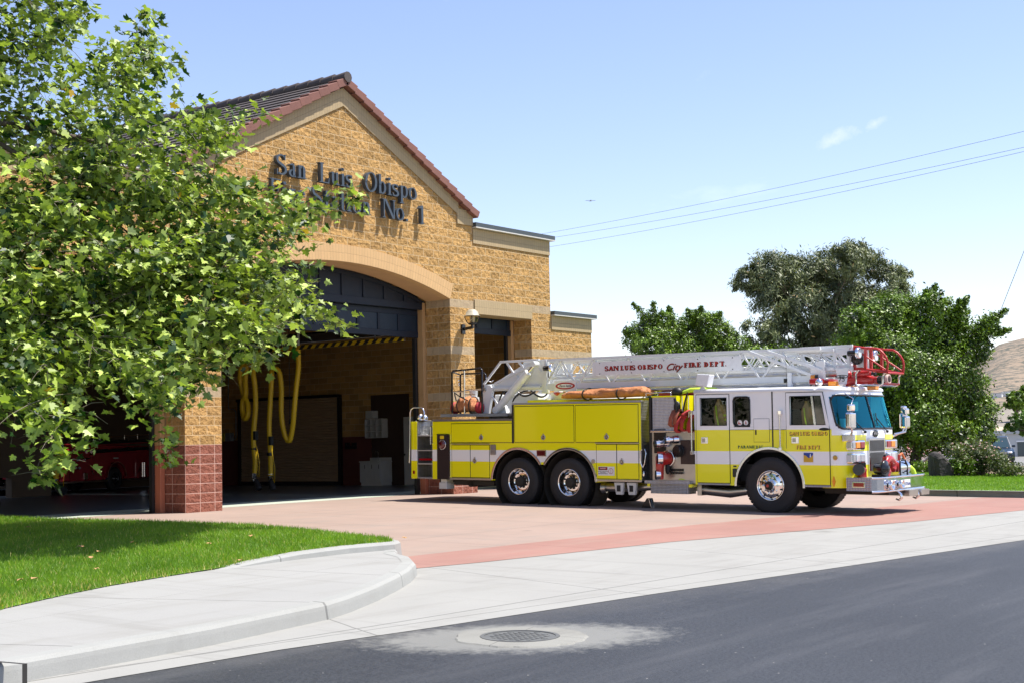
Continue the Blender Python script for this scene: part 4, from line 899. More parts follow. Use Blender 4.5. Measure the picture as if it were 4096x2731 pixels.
def ring(name, c, r, a, b, w_=.045, y=(-.028, .14), n=28):
    P = [(c[0]+q*math.cos(R(t)), c[1]+q*math.sin(R(t))) for q in (r-.005, r+w_) for t in [a+(b-a)*i/n for i in range(n+1)]]; m_ = n+1; mb = MB(); vs = []
    for y_ in y: vs += [(x, y_, z) for x, z in P]
    fs = []
    for i in range(n): fs += [(i, i+1, m_+i+1, m_+i), (2*m_+i+1, 2*m_+i, 3*m_+i, 3*m_+i+1), (m_+i, m_+i+1, 3*m_+i+1, 3*m_+i), (i+1, i, 2*m_+i, 2*m_+i+1)]
    fs += [(0, m_, 3*m_, 2*m_), (n, 2*m_+n, 3*m_+n, m_+n)]
    mb.add(vs, fs); return E(mb, name, M['alu'], bevel=.006)
ring('fender_trim', AR[0], .735, 176, 32); ring('fender_trim', AR[1], .735, 148, 3); CA = (6.27, .53, .73); ring('fender_trim', CA, .73, 181, -2)
for c in (AR[0], AR[1]): E(MB().lathe([(.70, .05), (.70, .62)], (c[0], 0, c[1]), 'y', 32, True), 'wheel_well', M['under'])
# small fittings on the near side
def at(px, n=0.0, crop_=q1): return tp(crop_(*px), n)
s_, h_ = -2.235, 1.04; E(MB().box(-2.43, -2.045, -.014, .01, .53, 1.56), 'tail_light_panel', M['rose'], bevel=.006); E(MB().box(-2.045, -2.02, -.02, .0, .53, 1.57).box(-2.43, -2.045, -.02, .0, 1.562, 1.585), 'panel_frame', M['alu'])
s_, h_ = at((363, 912)); E(MB().lathe([(.001, -.05), (.07, -.045), (.095, -.02), (.098, 0)], (s_, -.012, h_), 'y', 28), 'tail_light', M['darkred']); E(MB().lathe([(.098, .0), (.112, -.012), (.116, .004)], (s_, -.012, h_), 'y', 28), 'tail_light_ring', M['chrome'])
E(MB().box(s_-.06, s_+.06, -.018, -.01, 1.47, 1.545), 'warning_sticker', pm('yellow_sticker', (.75, .55, .01), .5))
s_, h_ = at((1212, 985)); E(MB().box(s_-.12, s_+.12, -.028, 0, h_-.06, h_+.06), 'marker_light', M['darkred'], bevel=.015); E(MB().box(s_-.135, s_+.135, -.014, 0, h_-.075, h_+.075), 'marker_bezel', M['chrome'], bevel=.02)
s_, h_ = at((1655, 1055)); E(MB().disc((s_, -.01, h_), 'y', .048, .03, 20), 'filler_cap', M['steel'], bevel=.006)
s_, h_ = at((800, 955)); E(MB().box(s_-.075, s_+.075, -.035, 0, h_-.115, h_+.115), 'outlet_cover', M['diamond_tan'], bevel=.012)
s_, h_ = at((1768, 1137)); dl = E(MB().box(s_-.21, s_+.21, -.018, -.010, h_-.095, h_+.095), 'danger_label', pm('label_white', (.75, .75, .75), .5))
E(MB().box(s_-.20, s_+.03, -.021, -.0185, h_+.02, h_+.085), 'label_header', M['plastic_k'], dl); E(MB().box(s_-.19, s_+.02, -.0235, -.0215, h_+.035, h_+.075), 'label_word_panel', M['redp'], dl)
mb = MB().lathe([(.052, -.0015), (.062, -.0015)], (s_+.12, -.0195, h_), 'y', 24); E(mb.bar((s_+.12, -.021, h_+.04), (s_+.12, -.021, h_-.04), .012, .002), 'label_symbol', M['redp'], dl)
def text(name, s, size, x, y, z, mat, par=None, xs=1.0, shear=0.0, ext=.002, rot=(R(90), 0, 0), align='CENTER'):
    cu = bpy.data.curves.new(name, 'FONT'); cu.body = s; cu.size = size; cu.extrude = ext; cu.shear = shear; cu.align_x = align; cu.align_y = 'CENTER'
    t_ = bpy.data.objects.new(name, cu); C.objects.link(t_); t_.rotation_euler = rot; t_.scale = (xs, 1, 1); t_.location = (x, y, z)
    dg = bpy.context.evaluated_depsgraph_get(); me = bpy.data.meshes.new_from_object(t_.evaluated_get(dg)); me.name = name
    mw = Matrix.LocRotScale(Vector((x, y, z)), Matrix.Rotation(rot[2], 3, 'Z') @ Matrix.Rotation(rot[0], 3, 'X'), Vector((xs, 1, 1)))
    me.transform(mw); bpy.data.objects.remove(t_); me.materials.clear(); me.materials.append(mat)
    o_ = bpy.data.objects.new(name, me); C.objects.link(o_); o_.parent = par or eng; return o_
text('label_word', 'DANGER', .036, s_-.085, -.024, h_+.055, M['white'], dl); text('label_text', 'ELECTROCUTION HAZARD\nMAY OCCUR\nSTAY CLEAR OF VEHICLE', .022, s_-.085, -.019, h_-.035, M['plastic_k'], dl)
# ---- step recess at the rear corner
E(MB().box(-3.26, -3.08, .0, .55, .53, 1.88), 'corner_post', M['paint'], bevel=.01); E(MB().box(-3.24, -2.5, .55, 1.9, .53, 1.88).box(-3.26, -2.58, 1.9, W_, .53, 1.88), 'bulkhead', M['diamond'])
E(MB().box(-3.08, -2.59, .50, .549, .53, 1.90).box(-3.079, -3.06, .02, .50, .56, 1.88), 'recess_plate', M['diamond'])
for h_ in (1.56, 1.21, .90, .565):
    E(MB().box(-3.06, -2.585, .0, .49, h_-.03, h_), 'step', M['diamond'], bevel=.005)
E(MB().box(-3.0, -2.59, -.005, .03, .965, 1.01), 'reflector_strip', M['redlens']); E(MB().box(-3.20, -3.14, -.01, .0, .64, .72), 'marker_light', M['redlens'], bevel=.005)
gr = [(-3.27, -.06, .90), (-3.25, -.06, 1.4), (-3.24, -.06, 1.9), (-3.235, -.06, 2.10), (-3.20, -.06, 2.18), (-3.12, -.06, 2.22), (-2.92, -.06, 2.22), (-2.82, -.06, 2.18), (-2.785, -.06, 2.10), (-2.78, -.06, 1.92)]
E(MB().tube(gr, .018, 8), 'grab_rail', M['chrome'])
E(MB().ball((-3.10, .15, 1.98), .085, 14).ball((-2.93, .12, 1.96), .08, 14).box(-3.2, -2.85, .05, .25, 1.88, 1.91), 'deck_lamp', M['chrome'])
E(MB().box(-2.40, -2.16, .02, .3, .30, .45).box(-2.36, -2.18, .04, .28, .45, .53), 'outrigger_foot', M['plastic_w'], bevel=.01)
for y in (-.025,):
    E(MB().tube([(-2.62, y, 1.34), (-2.62, y, 1.76)], .014, 6).box(-2.63, -2.57, y, .0, 1.74, 1.78).box(-2.63, -2.57, y, .0, 1.33, 1.37), 'grab_handle', M['chrome'])
# ---- wheels
def wheel(x, y, zc_, R_, wd, front=False, inner=False, sgn=1):
    # sgn=+1: outer face looks towards the near side (-y)
    f = lambda pr: [(r, d*sgn) for r, d in pr]
    ty = [(.30, .03), (.33, .008), (.40, .0), (R_-.07, .006), (R_-.02, .022), (R_-.004, .05), (R_, .08), (R_, wd-.08), (R_-.02, wd-.022), (.40, wd), (.30, wd-.03)]
    if front: rim = [(.302, .03), (.30, .010), (.285, .008), (.275, .03), (.262, .045), (.235, .035), (.19, .020), (.15, .012), (.10, .010), (.095, -.02), (.075, -.05), (.07, -.065), (.001, -.065)]
    else: rim = [(.302, .03), (.30, .010), (.285, .008), (.272, .03), (.262, .10), (.235, .150), (.20, .160), (.165, .16), (.13, .15), (.105, .15), (.10, .07), (.085, .045), (.001, .045)]
    if inner:
        e_ = E(MB().lathe(f(ty), (x, y, zc_), 'y', 40), 'tyre', M['tyre']); return e_
    wl = E(MB().lathe(f(rim), (x, y, zc_), 'y', 40), 'wheel', M['chrome'])
    tr_ = MB().lathe(f(ty), (x, y, zc_), 'y', 48)
    for k in range(48):                              # tread lugs on the shoulders
        a = 2*math.pi*k/48; c, s_ = math.cos(a), math.sin(a)
        for d0, d1 in ((.035, .11), (wd-.11, wd-.035)):
            t_ = .026; rr = R_-.006
            vs = []
            for r_ in (rr-.02, rr+.012):
                for d in (d0, d1):
                    for q in (-t_, t_): vs.append((x+r_*c-q*s_, y+d*sgn, zc_+r_*s_+q*c))
            tr_.add(vs, [(0, 1, 3, 2), (4, 6, 7, 5), (0, 4, 5, 1), (2, 3, 7, 6), (0, 2, 6, 4), (1, 5, 7, 3)])
    for r_ in (.36, .415): tr_.lathe(f([(r_, .004), (r_+.006, -.004), (r_+.012, .004)]), (x, y, zc_), 'y', 40)
    E(tr_, 'tyre', M['tyre'], wl)
    hh = .235 if front else .218; dd = (.036 if front else .157)-.004
    mb = MB()
    for k in range(10):
        a = 2*math.pi*(k+.5)/10; mb.disc((x+hh*math.cos(a), y+(dd-.006)*sgn, zc_+hh*math.sin(a)), 'y', .021 if not front else .018, .014, 12)
    E(mb, 'hand_hole', M['black'], wl)
    mb = MB(); rr = .165 if front else .135; bd_ = .010 if front else .15
    for k in range(10):
        a = 2*math.pi*k/10; mb.disc((x+rr*math.cos(a), y+(bd_-.014)*sgn, zc_+rr*math.sin(a)), 'y', .017, .035, 8)
    E(mb, 'lug_nut', M['chrome'] if front else M['under'], wl)
    if front: h = MB().lathe(f([(.088, -.02), (.08, -.075), (.05, -.085), (.045, -.10), (.001, -.10)]), (x, y, zc_), 'y', 24); E(h, 'hub', M['under'], wl); E(MB().disc((x, y-.104*sgn, zc_), 'y', .030, .008, 16), 'hub_cap', M['redp'], wl)
    else: E(MB().lathe(f([(.115, .15), (.112, .03), (.10, .01), (.06, .0), (.001, .0)]), (x, y, zc_), 'y', 20), 'hub', M['under'], wl)
    return wl
RR, RF = .525, .555
for x in (-.02, 1.37):
    wheel(x, .0, RR-.012, RR, .27); wheel(x, .31, RR-.012, RR, .27, inner=True)
    wheel(x, W_, RR-.012, RR, .27, sgn=-1); wheel(x, W_-.31, RR-.012, RR, .27, inner=True, sgn=-1)
wheel(6.27, .01, RF-.014, RF, .40, True); wheel(6.27, W_-.01, RF-.014, RF, .40, True, sgn=-1)
E(MB().tube([(6.27, .4, .5), (6.27, W_-.4, .5)], .09, 10).tube([(-.02, .5, .5), (-.02, W_-.5, .5)], .12, 10).tube([(1.37, .5, .5), (1.37, W_-.5, .5)], .12, 10), 'axles', M['under'])
# ---- gap and pump panel
E(MB().box(3.275, 3.285, -.0, .34, .58, 2.27), 'body_front_plate', M['diamond']); E(MB().box(3.29, 3.50, .32, .36, .5, 2.3).box(3.44, 3.50, .05, .32, .55, 2.33), 'gap_shade', M['plastic_k'])  # black sheets stand in for the shade inside the gap
E(MB().box(3.50, 4.575, .06, W_-.06, .55, 1.595), 'pump_house', M['steel'], bevel=.004)
E(MB().box(3.52, 4.10, .07, .12, 1.64, 2.33), 'upper_plate', M['diamond']); E(MB().box(3.48, 4.57, .03, .12, 1.60, 1.638), 'panel_rail', M['alu'], bevel=.006)
E(MB().box(3.50, 4.57, .12, W_-.12, 1.596, 1.66).box(3.5, 3.56, .12, W_-.1, 1.66, 2.3).box(4.50, 4.56, .3, W_-.3, 1.66, 2.3), 'crosslay_tray', M['plastic_k'])
for s_ in (4.10, 4.26, 4.41, 4.555): E(MB().box(s_-.008, s_+.008, .06, 1.2, 1.66, 2.36), 'divider', M['paint'])
E(MB().box(3.51, 4.12, .055, .075, 2.331, 2.362), 'upper_trim', M['paint'])
E(MB().tube([(4.262, .05, 1.9), (4.262, .05, 2.34)], .012, 6).tube([(4.41, .05, 1.9), (4.41, .05, 2.34)], .012, 6), 'divider_edge', M['chrome'])
pp = lambda px, n=.05: tp(q6(*px), n)
s_, h_ = pp((443, 825)); E(MB().box(s_-.15, s_+.13, .035, .058, h_-.25, h_+.25), 'gauge_plate', M['gloss_black'], bevel=.006)
s_, h_ = pp((805, 960)); E(MB().box(s_-.20, min(s_+.2, 4.56), .035, .058, h_-.25, h_+.25), 'access_door', M['rose'], bevel=.006); E(MB().bar((s_-.13, .02, h_+.05), (s_-.13, .02, h_-.05), .03, .02), 'access_latch', M['chrome'])
def valve(px, r, l, mat, cap, tilt=(-.25, 0)):
    s_, h_ = pp(px); a = np.array((s_, .05, h_)); b = a+np.array((tilt[0]*l, -l, tilt[1]*l))
    v_ = E(MB().tube([a, a*.6+b*.4], [r*1.15, r*1.1], 18).tube([a*.55+b*.45, b], [r*.9, r], 18).tube([a*.25+b*.75, a*.2+b*.8], [r*1.2, r*1.2], 18), 'discharge_valve', mat)
    E(MB().tube([b, b+(b-a)*.15], [r*1.02, r*.96], 18), 'valve_cap', cap, v_)
valve((665, 800), .075, .20, M['chrome'], M['gloss_black'], (-.9, -.1)); valve((545, 845), .075, .20, M['chrome'], M['gloss_black'], (-.9, -.1)); valve((690, 945), .11, .10, M['black'], M['gloss_black'])
# suction inlet with its red elbow
s_, h_ = pp((545, 1040)); iv = E(MB().lathe([(.17, -.0), (.175, -.04), (.15, -.06), (.14, -.0)], (s_, .05, h_), 'y', 28), 'suction_inlet', M['chrome'])
s2, h2 = pp((465, 1070), -.1); E(MB().tube([(s_, .03, h_), (s_-.02, -.10, h_), (s2, -.16, h2+.05), (s2-.02, -.16, h2-.15), (s2-.0, -.14, h2-.38)], [.13, .13, .11, .085, .05], 18).box(s2-.05, s2+.09, -.2, -.1, h2+.10, h2+.19), 'elbow', M['redp'], iv)
s3, h3 = pp((425, 1045), -.2); E(MB().tube([(s3+.08, -.18, h3), (s3, -.24, h3)], [.115, .12], 20).tube([(s3+.03, -.2, h3-.33), (s3-.04, -.26, h3-.33)], [.09, .105], 20), 'inlet_caps', M['chrome'], iv)
E(MB().tube([(s3-.005, -.244, h3), (s3-.02, -.252, h3)], .10, 20).tube([(s3-.045, -.262, h3-.33), (s3-.055, -.27, h3-.33)], .085, 20), 'cap_faces', M['black'], iv)
s_, h_ = pp((550, 1160)); E(MB().ball((s_, .0, h_), .07, 10, (.8, .6, 1.9)), 'hanging_strainer', M['black'])
s_, h_ = pp((655, 1222)); mb = MB()
for i in range(5): mb.disc((s_-.12+i*.06, .03, h_), 'y', .024, .05, 12)
E(mb.box(s_-.15, s_+.15, .045, .058, h_+.035, h_+.09), 'drain_knobs', M['gloss_black'])
s_, h_ = pp((420, 1225)); E(MB().box(s_-.05, s_+.05, .04, .06, h_-.05, h_+.06), 'yellow_tag', pm('tag_yellow', (.55, .5, .02), .5))
E(MB().box(3.36, 4.47, -.04, .34, .535, .60), 'running_step', M['diamond'], bevel=.006); E(MB().box(3.49, 4.40, .0, .32, .33, .534), 'step_box', M['diamond'], bevel=.006); E(MB().box(3.40, 3.47, .01, .2, .47, .534).box(4.41, 4.49, .01, .2, .47, .534), 'step_bracket', M['paint'])
s_, h_ = pp((700, 1295), .02); mb = MB(); 
for i in range(3): mb.tube([(4.0+.02*i, .1+.03*i, .62), (4.2, .06+.03*i, .635), (4.42, .09+.04*i, .61)], .014, 6)
E(mb, 'stowed_strap', M['hiviz'])
s_, h_ = tp(q6(265, 1030), .1); E(MB().tube([(3.30, -.01, h_+.18), (3.25, -.02, h_+.12), (3.27, -.02, h_-.12), (3.31, -.02, h_-.2)], .016, 6).tube([(3.36, -.01, h_+.18), (3.40, -.02, h_+.10), (3.36, -.02, h_-.12), (3.32, -.02, h_-.2)], .016, 6).ball((3.34, -.02, h_-.34), .04, 8, (.7, .7, 1.6)), 'snap_hook', M['chrome'])
# folded hoses hanging out of the crosslay
for i, (s_, z1, z2, l) in enumerate(((4.06, 2.04, 1.72, 3), (4.17, 2.05, 1.74, 3), (4.20, 1.92, 1.60, 4), (4.33, 1.98, 1.63, 4), (4.36, 2.02, 1.9, 4), (4.50, 1.95, 1.60, 3))):
    mb = MB()
    for k in range(l):
        x = s_-.05+k*.10/l; mb.tube([(x+.03, .30, z1-.04), (x+.02, .05, z1+.01*k), (x, -.05-.015*k, (z1+z2)/2), (x-.02, -.04-.02*k, z2+.04), (x-.0, .0, z2+.0)], [.02, .024, .024, .026, .02], 6)
    E(mb, 'folded_hose', pm('brown_red_hose', (.30, .08, .04), .8) if i < 2 else M['hosered'])
E(MB().ball((4.12, .08, 2.12), .07, 10, (1.2, .8, 1.8)).tube([(4.10, .02, 2.3), (4.16, .0, 2.1), (4.12, .05, 1.95)], .03, 8).tube([(4.40, .04, 2.42), (4.36, -.02, 2.2), (4.30, .0, 2.0), (4.27, .05, 1.93)], .018, 6).ball((4.02, .25, 2.44), .10, 10, (1.3, 1, 1)), 'nozzle_bundle', M['plastic_k'])
E(MB().tube([(4.1, .3, 2.42), (4.35, .25, 2.47), (4.7, .5, 2.48), (4.9, .8, 2.47)], [.03, .05, .05, .03], 8), 'lime_webbing', M['hiviz']); E(MB().box(3.4, 3.8, .5, .8, 2.35, 2.46).box(3.6, 4.4, .9, 1.1, 2.38, 2.44), 'red_hose_bed_cover', M['redp'], bevel=.02)
E(MB().tube([(3.33, .12, 2.36), (3.33, .12, 2.43), (3.95, .12, 2.43), (3.95, .12, 2.36)], .012, 6), 'deck_rail', M['chrome'])
# ---- cab
def plan(h, n=40):
    """near side rear -> round the nose -> far side rear, at height h"""
    rk = 0 if h < 1.60 else (h-1.60)*.27; P = [(4.575, 0.0), (5.4, 0.0), (6.3, 0.0), (7.0, .0), (7.40-rk*.7, .0)]
    for i in range(n+1):
        t = math.pi*i/n; c = math.cos(t); s_ = math.sin(t)
        y = W_/2-math.copysign(abs(c)**.42, c)*(W_/2); x = 7.40+.56*(s_**.62)-rk*(.7+.3*s_**.5); P.append((x, y))
    P += [(7.0, W_), (6.3, W_), (5.4, W_), (4.575, W_)]; return P
np_ = len(plan(1.0)); NOSE0, NOSE1 = 4, np_-5
hs = [.52, .70, .85, 1.0, 1.2, 1.4, 1.6, 1.66, 1.70, 1.76, 1.84, 1.92, 2.0, 2.08, 2.16, 2.22, 2.27, 2.31, 2.36, 2.40]
def inws(y, h):                                   # the windshield's rounded rectangle on the nose
    y0, y1, z0, z1, r = .035, W_-.035, 1.645, 2.305, .13
    if not (y0 < y < y1 and z0 < h < z1): return False
    cx_ = min(max(y, y0+r*.7), y1-r*.7); cz = min(max(h, z0+r), z1-r); return ((y-cx_)/.7)**2+(h-cz)**2 <= r*r*1.05
nose = MB(); glass_ = MB(); rows = [[(x, y, h) for x, y in plan(h)] for h in hs]
vs = [p for r_ in rows for p in r_]
ff = []; gf = []
for j in range(len(hs)-1):
    for i in range(NOSE0, NOSE1):
        ids = (j*np_+i, j*np_+i+1, (j+1)*np_+i+1, (j+1)*np_+i); yc = sum(vs[k][1] for k in ids)/4; zc2 = sum(vs[k][2] for k in ids)/4; xc = sum(vs[k][0] for k in ids)/4
        (gf if inws(yc, zc2) and xc > 7.2 else ff).append(ids)
nose.add(vs, ff, True); glass_.add(vs, gf, True)
nz_ = E(nose, 'cab_nose', M['paint']); 
E(glass_, 'windshield', M['windshield'])
# gasket round the windshield and its centre post
def onnose(y, h, o_=0.0):
    P = plan(h)[NOSE0:NOSE1+1]
    for a, b in zip(P, P[1:]):
        if a[1] <= y <= b[1]: t = (y-a[1])/max(b[1]-a[1], 1e-6); x = a[0]+(b[0]-a[0])*t; return (x+o_, y, h)
    return (P[0][0], y, h)
loop = []; y0, y1, z0, z1, r = .045, W_-.045, 1.65, 2.30, .13
for cy, cz, a in ((y0+r*.7, z0+r, 180), (y1-r*.7, z0+r, 270), (y1-r*.7, z1-r, 0), (y0+r*.7, z1-r, 90)):
    for k in range(7): t = R(a+k*15); loop.append((cy+r*.7*math.cos(t), cz+r*math.sin(t)))
full = []
for i in range(len(loop)):
    a, b = loop[i], loop[(i+1) % len(loop)]; m_ = max(1, int(math.dist(a, b)/.08))
    for k in range(m_): full.append((a[0]+(b[0]-a[0])*k/m_, a[1]+(b[1]-a[1])*k/m_))
E(MB().tube([onnose(y, h, .006) for y, h in full], .021, 6, closed=True), 'windshield_gasket', M['gloss_black'])
E(MB().tube([onnose(W_/2, h, .004) for h in (1.65, 1.85, 2.05, 2.30)], .018, 6), 'windshield_post', M['gloss_black'])
# cab sides with their openings
def side(y0, y1, near):
    P = [(4.575, .53), (CA[0]-CA[2], .53)]+circ(CA[0], CA[1], CA[2], 180, 0)+[(7.40, .53), (7.40, 1.70), (4.575, 1.70)]
    E(MB().prism(P, 'y', y0, y1), 'cab_side', M['paint'], bevel=.006)
    holes = [(4.72, 5.34, 2.30), (5.49, 5.86, 2.30), (6.74, 7.27, 2.30)]; mb = MB(); x = 4.575
    for a, b, t in holes: mb.box(x, a, y0, y1, 1.701, 2.40).box(a, b, y0, y1, t, 2.40); x = b
    mb.prism([(x, 1.701), (7.40, 1.701), (7.27, 2.40), (x, 2.40)] if False else [(x+.0, 1.701), (7.405, 1.701), (7.24, 2.40), (x, 2.40)], 'y', y0, y1)
    E(mb, 'cab_upper_side', M['paint'])
side(0.0, .04, True); side(W_-.04, W_, False)
for a, b in ((4.70, 5.36), (5.47, 5.88), (6.72, 7.30)): E(MB().box(a, b, W_-.03, W_-.024, 1.69, 2.32), 'window', M['gloss_black'])  # far windows opaque black, so no bright ground shows through the cab
# the front door's window runs on into a raked quarter light
E(MB().box(4.575, 4.62, .02, W_-.02, .6, 2.39), 'cab_back_wall', M['plastic_w']); E(MB().box(4.625, 7.35, W_-.07, W_-.05, .6, 2.38).box(4.625, 4.64, .05, W_-.08, .6, 2.38), 'cab_dark_panel', M['inside']); E(MB().box(5.40, 5.46, .045, .06, 1.65, 2.38).box(5.9, 6.68, .045, .06, 1.2, 2.38), 'cab_dark_panel', M['inside'])  # dark panels added to hide the sunlit white cab walls behind the glass
def door(x0, x1, win, label=None, rake=0.0):
    E(MB().prism([(x0-.013, .575), (x1+.013, .575), (x1+.013, 1.65), (x1+.013-rake, 2.372), (x0-.013, 2.372)], 'y', -.0035, -.0005) if False else MB().box(x0-.013, x0-.001, -.004, .0, (.575 if x0 < 6 else 1.27), 2.37).box(x0-.013, x1-rake, -.004, .0, 2.358, 2.371).box((x0 if x0 < 6 else 7.03), x1, -.004, .0, .568, .58).prism([(x1+.001, .57), (x1+.013, .57), (x1+.013, 1.65), (x1+.013-rake, 2.371), (x1+.001-rake, 2.371), (x1+.001, 1.65)], 'y', -.004, .0), 'door_gap', SEAM)
    wx0, wx1, wz0, wz1 = win
    lowp = [(x0, .58), (x1, .58), (x1, wz0)] if x0 > 6 else [(x0, .58), (x1, .58), (x1, wz0)]
    if x0 > 6: lowp = [(x0, 1.262)]+[p for p in circ(CA[0], CA[1], CA[2]+.02, 90, 0, 24) if p[0] > x0+.001][0:]+[(7.02, .58), (x1, .58), (x1, wz0), (x0, wz0)]
    else: lowp = [(x0, .58), (x1, .58), (x1, wz0), (x0, wz0)]
    d_ = E(MB().prism(lowp, 'y', -.012, .002), 'cab_door', M['paint'])
    mb = MB().box(x0, wx0, -.012, .002, wz0+.0005, wz1).prism([(x0, wz1+.0005), (x1-rake*.92, wz1+.0005), (x1-rake, 2.358), (x0, 2.358)], 'y', -.012, .002)
    mb.prism([(wx1, wz0+.0005), (x1, wz0+.0005), (x1-rake*.92, wz1), (wx1-rake*.75, wz1)], 'y', -.012, .002)
    E(mb, 'window_frame', M['paint'], d_)
    E(MB().tube([(wx0+.004, -.013, wz0+.004), (wx1-.004, -.013, wz0+.004), (wx1-.004-rake*.75, -.013, wz1-.004), (wx0+.004, -.013, wz1-.004)], .009, 5, closed=True), 'window_seal', SEAM, d_)
    return d_
d1 = door(4.63, 5.385, (4.72, 5.34, 1.73, 2.295)); d2 = door(6.665, 7.565, (6.74, 7.50, 1.73, 2.295), rake=.13)
# quarter-light opening is dark glass standing behind the frame
E(MB().box(4.70, 5.36, .018, .024, 1.70, 2.32), 'window', M['glass_dark'], d1); E(MB().prism([(6.72, 1.70), (7.52, 1.70), (7.40, 2.32), (6.72, 2.32)], 'y', .041, .046), 'window', M['glass_dark'], d2)
E(MB().prism([(7.255, 1.725), (7.30, 1.725), (7.235, 2.30), (7.195, 2.30)], 'y', -.02, .0), 'window_divider', M['alu'], d2)
E(MB().prism([(7.271, 1.735), (7.50, 1.735), (7.40, 2.295), (7.271, 2.295)], 'y', -.0045, -.0015), 'quarter_light', pm('quarter_glass', (.02, .028, .024), .06, coat=1), d2)
o_ = [(5.49+.09, 1.73), (5.86-.09, 1.73)]
rr = []; 
for cx_, cz, a in ((5.86-.08, 1.72+.08, 270), (5.86-.08, 2.30-.08, 0), (5.49+.08, 2.30-.08, 90), (5.49+.08, 1.72+.08, 180)):
    for k in range(6): t = R(a+k*18); rr.append((cx_+.08*math.cos(t), cz+.08*math.sin(t)))
E(MB().tube([(x, -.006, z) for x, z in rr], .017, 6, closed=True), 'window_seal', M['gloss_black']); E(MB().prism(rr, 'y', .004, .010), 'window', M['glass_dark'])
E(MB().box(6.345, 6.372, -.006, .0, 1.27, 2.40), 'cab_seam', SEAM); E(MB().box(4.575, 7.6, -.0045, .0, 1.640, 1.648), 'coach_line', M['plastic_k'])
E(MB().box(4.64, 5.39, -.02, .03, .53, .565), 'sill_trim', M['diamond'], bevel=.004); E(MB().box(7.02, 7.58, -.02, .03, .53, .572), 'sill_trim', M['diamond'], bevel=.004)
# compartment flap between the windows, recessed handles, rails, badges
a, b = at((888, 692), 0, q2), at((1022, 888), 0, q2); E(MB().box(a[0]-.006, b[0]+.006, -.003, 0, b[1]-.006, a[1]+.006), 'flap_gap', M['plastic_k']); fl = E(MB().box(a[0], b[0], -.008, .0, b[1], a[1]), 'side_flap', M['paint'], bevel=.003)
E(MB().box(a[0]+.03, a[0]+.06, -.012, -.006, b[1]+.14, b[1]+.24), 'flap_latch', M['plastic_k'], fl)
for dd, px in ((d1, (470, 875)), (d2, (1245, 873))):
    s_, h_ = at(px, 0, q2); hnd = E(MB().box(s_-.08, s_+.08, -.024, -.010, h_-.065, h_+.065), 'door_handle', M['chrome'], dd, .02); E(MB().box(s_-.058, s_+.02, -.027, -.0235, h_-.040, h_+.040), 'handle_recess', M['steel'], hnd, .008)
for xx, za, zb in ((4.545, 1.20, 1.98), (6.555, 1.28, 1.96)):
    E(MB().tube([(xx, -.075, za), (xx, -.075, zb)], .018, 8).box(xx-.035, xx+.035, -.09, .0, za-.05, za+.02).box(xx-.035, xx+.035, -.09, .0, zb-.02, zb+.06), 'grab_rail', M['chrome'], bevel=.006)
s_, h_ = at((1492, 780), 0, q2); E(MB().ball((s_, -.014, h_), .11, 12, (1, .06, .26)), 'side_badge', M['gloss_black'])
s_, h_ = at((1592, 1023), .06, q2); E(MB().disc((s_, onnose(.05, 1.1)[1]-.03, h_), 'y', .046, .03, 18), 'side_marker', M['brass'], bevel=.008)
s_, h_ = at((728, 1150), 0, q2); E(MB().box(s_-.045, s_+.045, -.03, 0, h_-.09, h_+.08), 'power_inlet', M['gloss_black'], bevel=.012); E(MB().box(s_-.035, s_+.035, -.006, 0, h_+.11, h_+.14), 'inlet_label', M['plastic_k'])
s_, h_ = at((1573, 1227), 0, q2); E(MB().prism([(s_-.03, h_), (s_, h_-.10), (s_+.03, h_), (s_, h_+.10)], 'y', -.012, .02), 'reflector', M['amber'])
s_, h_ = at((1358, 1021), 0, q2); em = E(MB().box(s_-.115, s_+.115, -.016, -.012, h_-.105, h_+.105), 'city_emblem', M['white'], d2, .0)
E(MB().box(s_-.10, s_+.10, -.018, -.0165, h_-.09, h_+.09), 'emblem_sky', pm('emblem_blue', (.01, .05, .30), .5), em); pts = [(s_-.10, h_-.09), (s_+.10, h_-.09), (s_+.10, h_+.05), (s_+.05, h_+.0), (s_+.0, h_-.01), (s_-.05, h_+.035), (s_-.10, h_+.05)]
E(MB().prism(pts, 'y', -.020, -.0183), 'emblem_hills', pm('emblem_gold', (.60, .36, .03), .5), em); E(MB().prism([(s_+.03, h_+.005), (s_+.06, h_+.005), (s_+.05, h_+.07), (s_+.04, h_+.07)], 'y', -.0215, -.0202), 'emblem_tower', M['white'], em)
for px, r_ in (((768, 725), .055), ((820, 724), .05)):
    s_, h_ = at(px, 0, q2); mb = MB().disc((s_, .0015, h_), 'y', r_, .003, 14); E(mb, 'window_sticker', M['white']); E(MB().bar((s_-.03, -.001, h_-.01), (s_+.03, -.001, h_-.01), .02, .002).bar((s_, -.001, h_-.035), (s_, -.001, h_+.03), .002, .018) if r_ < .052 else MB().box(s_-.04, s_+.03, -.002, 0, h_-.03, h_-.01).box(s_-.03, s_-.01, -.002, 0, h_-.01, h_+.03), 'sticker_mark', M['redp'])
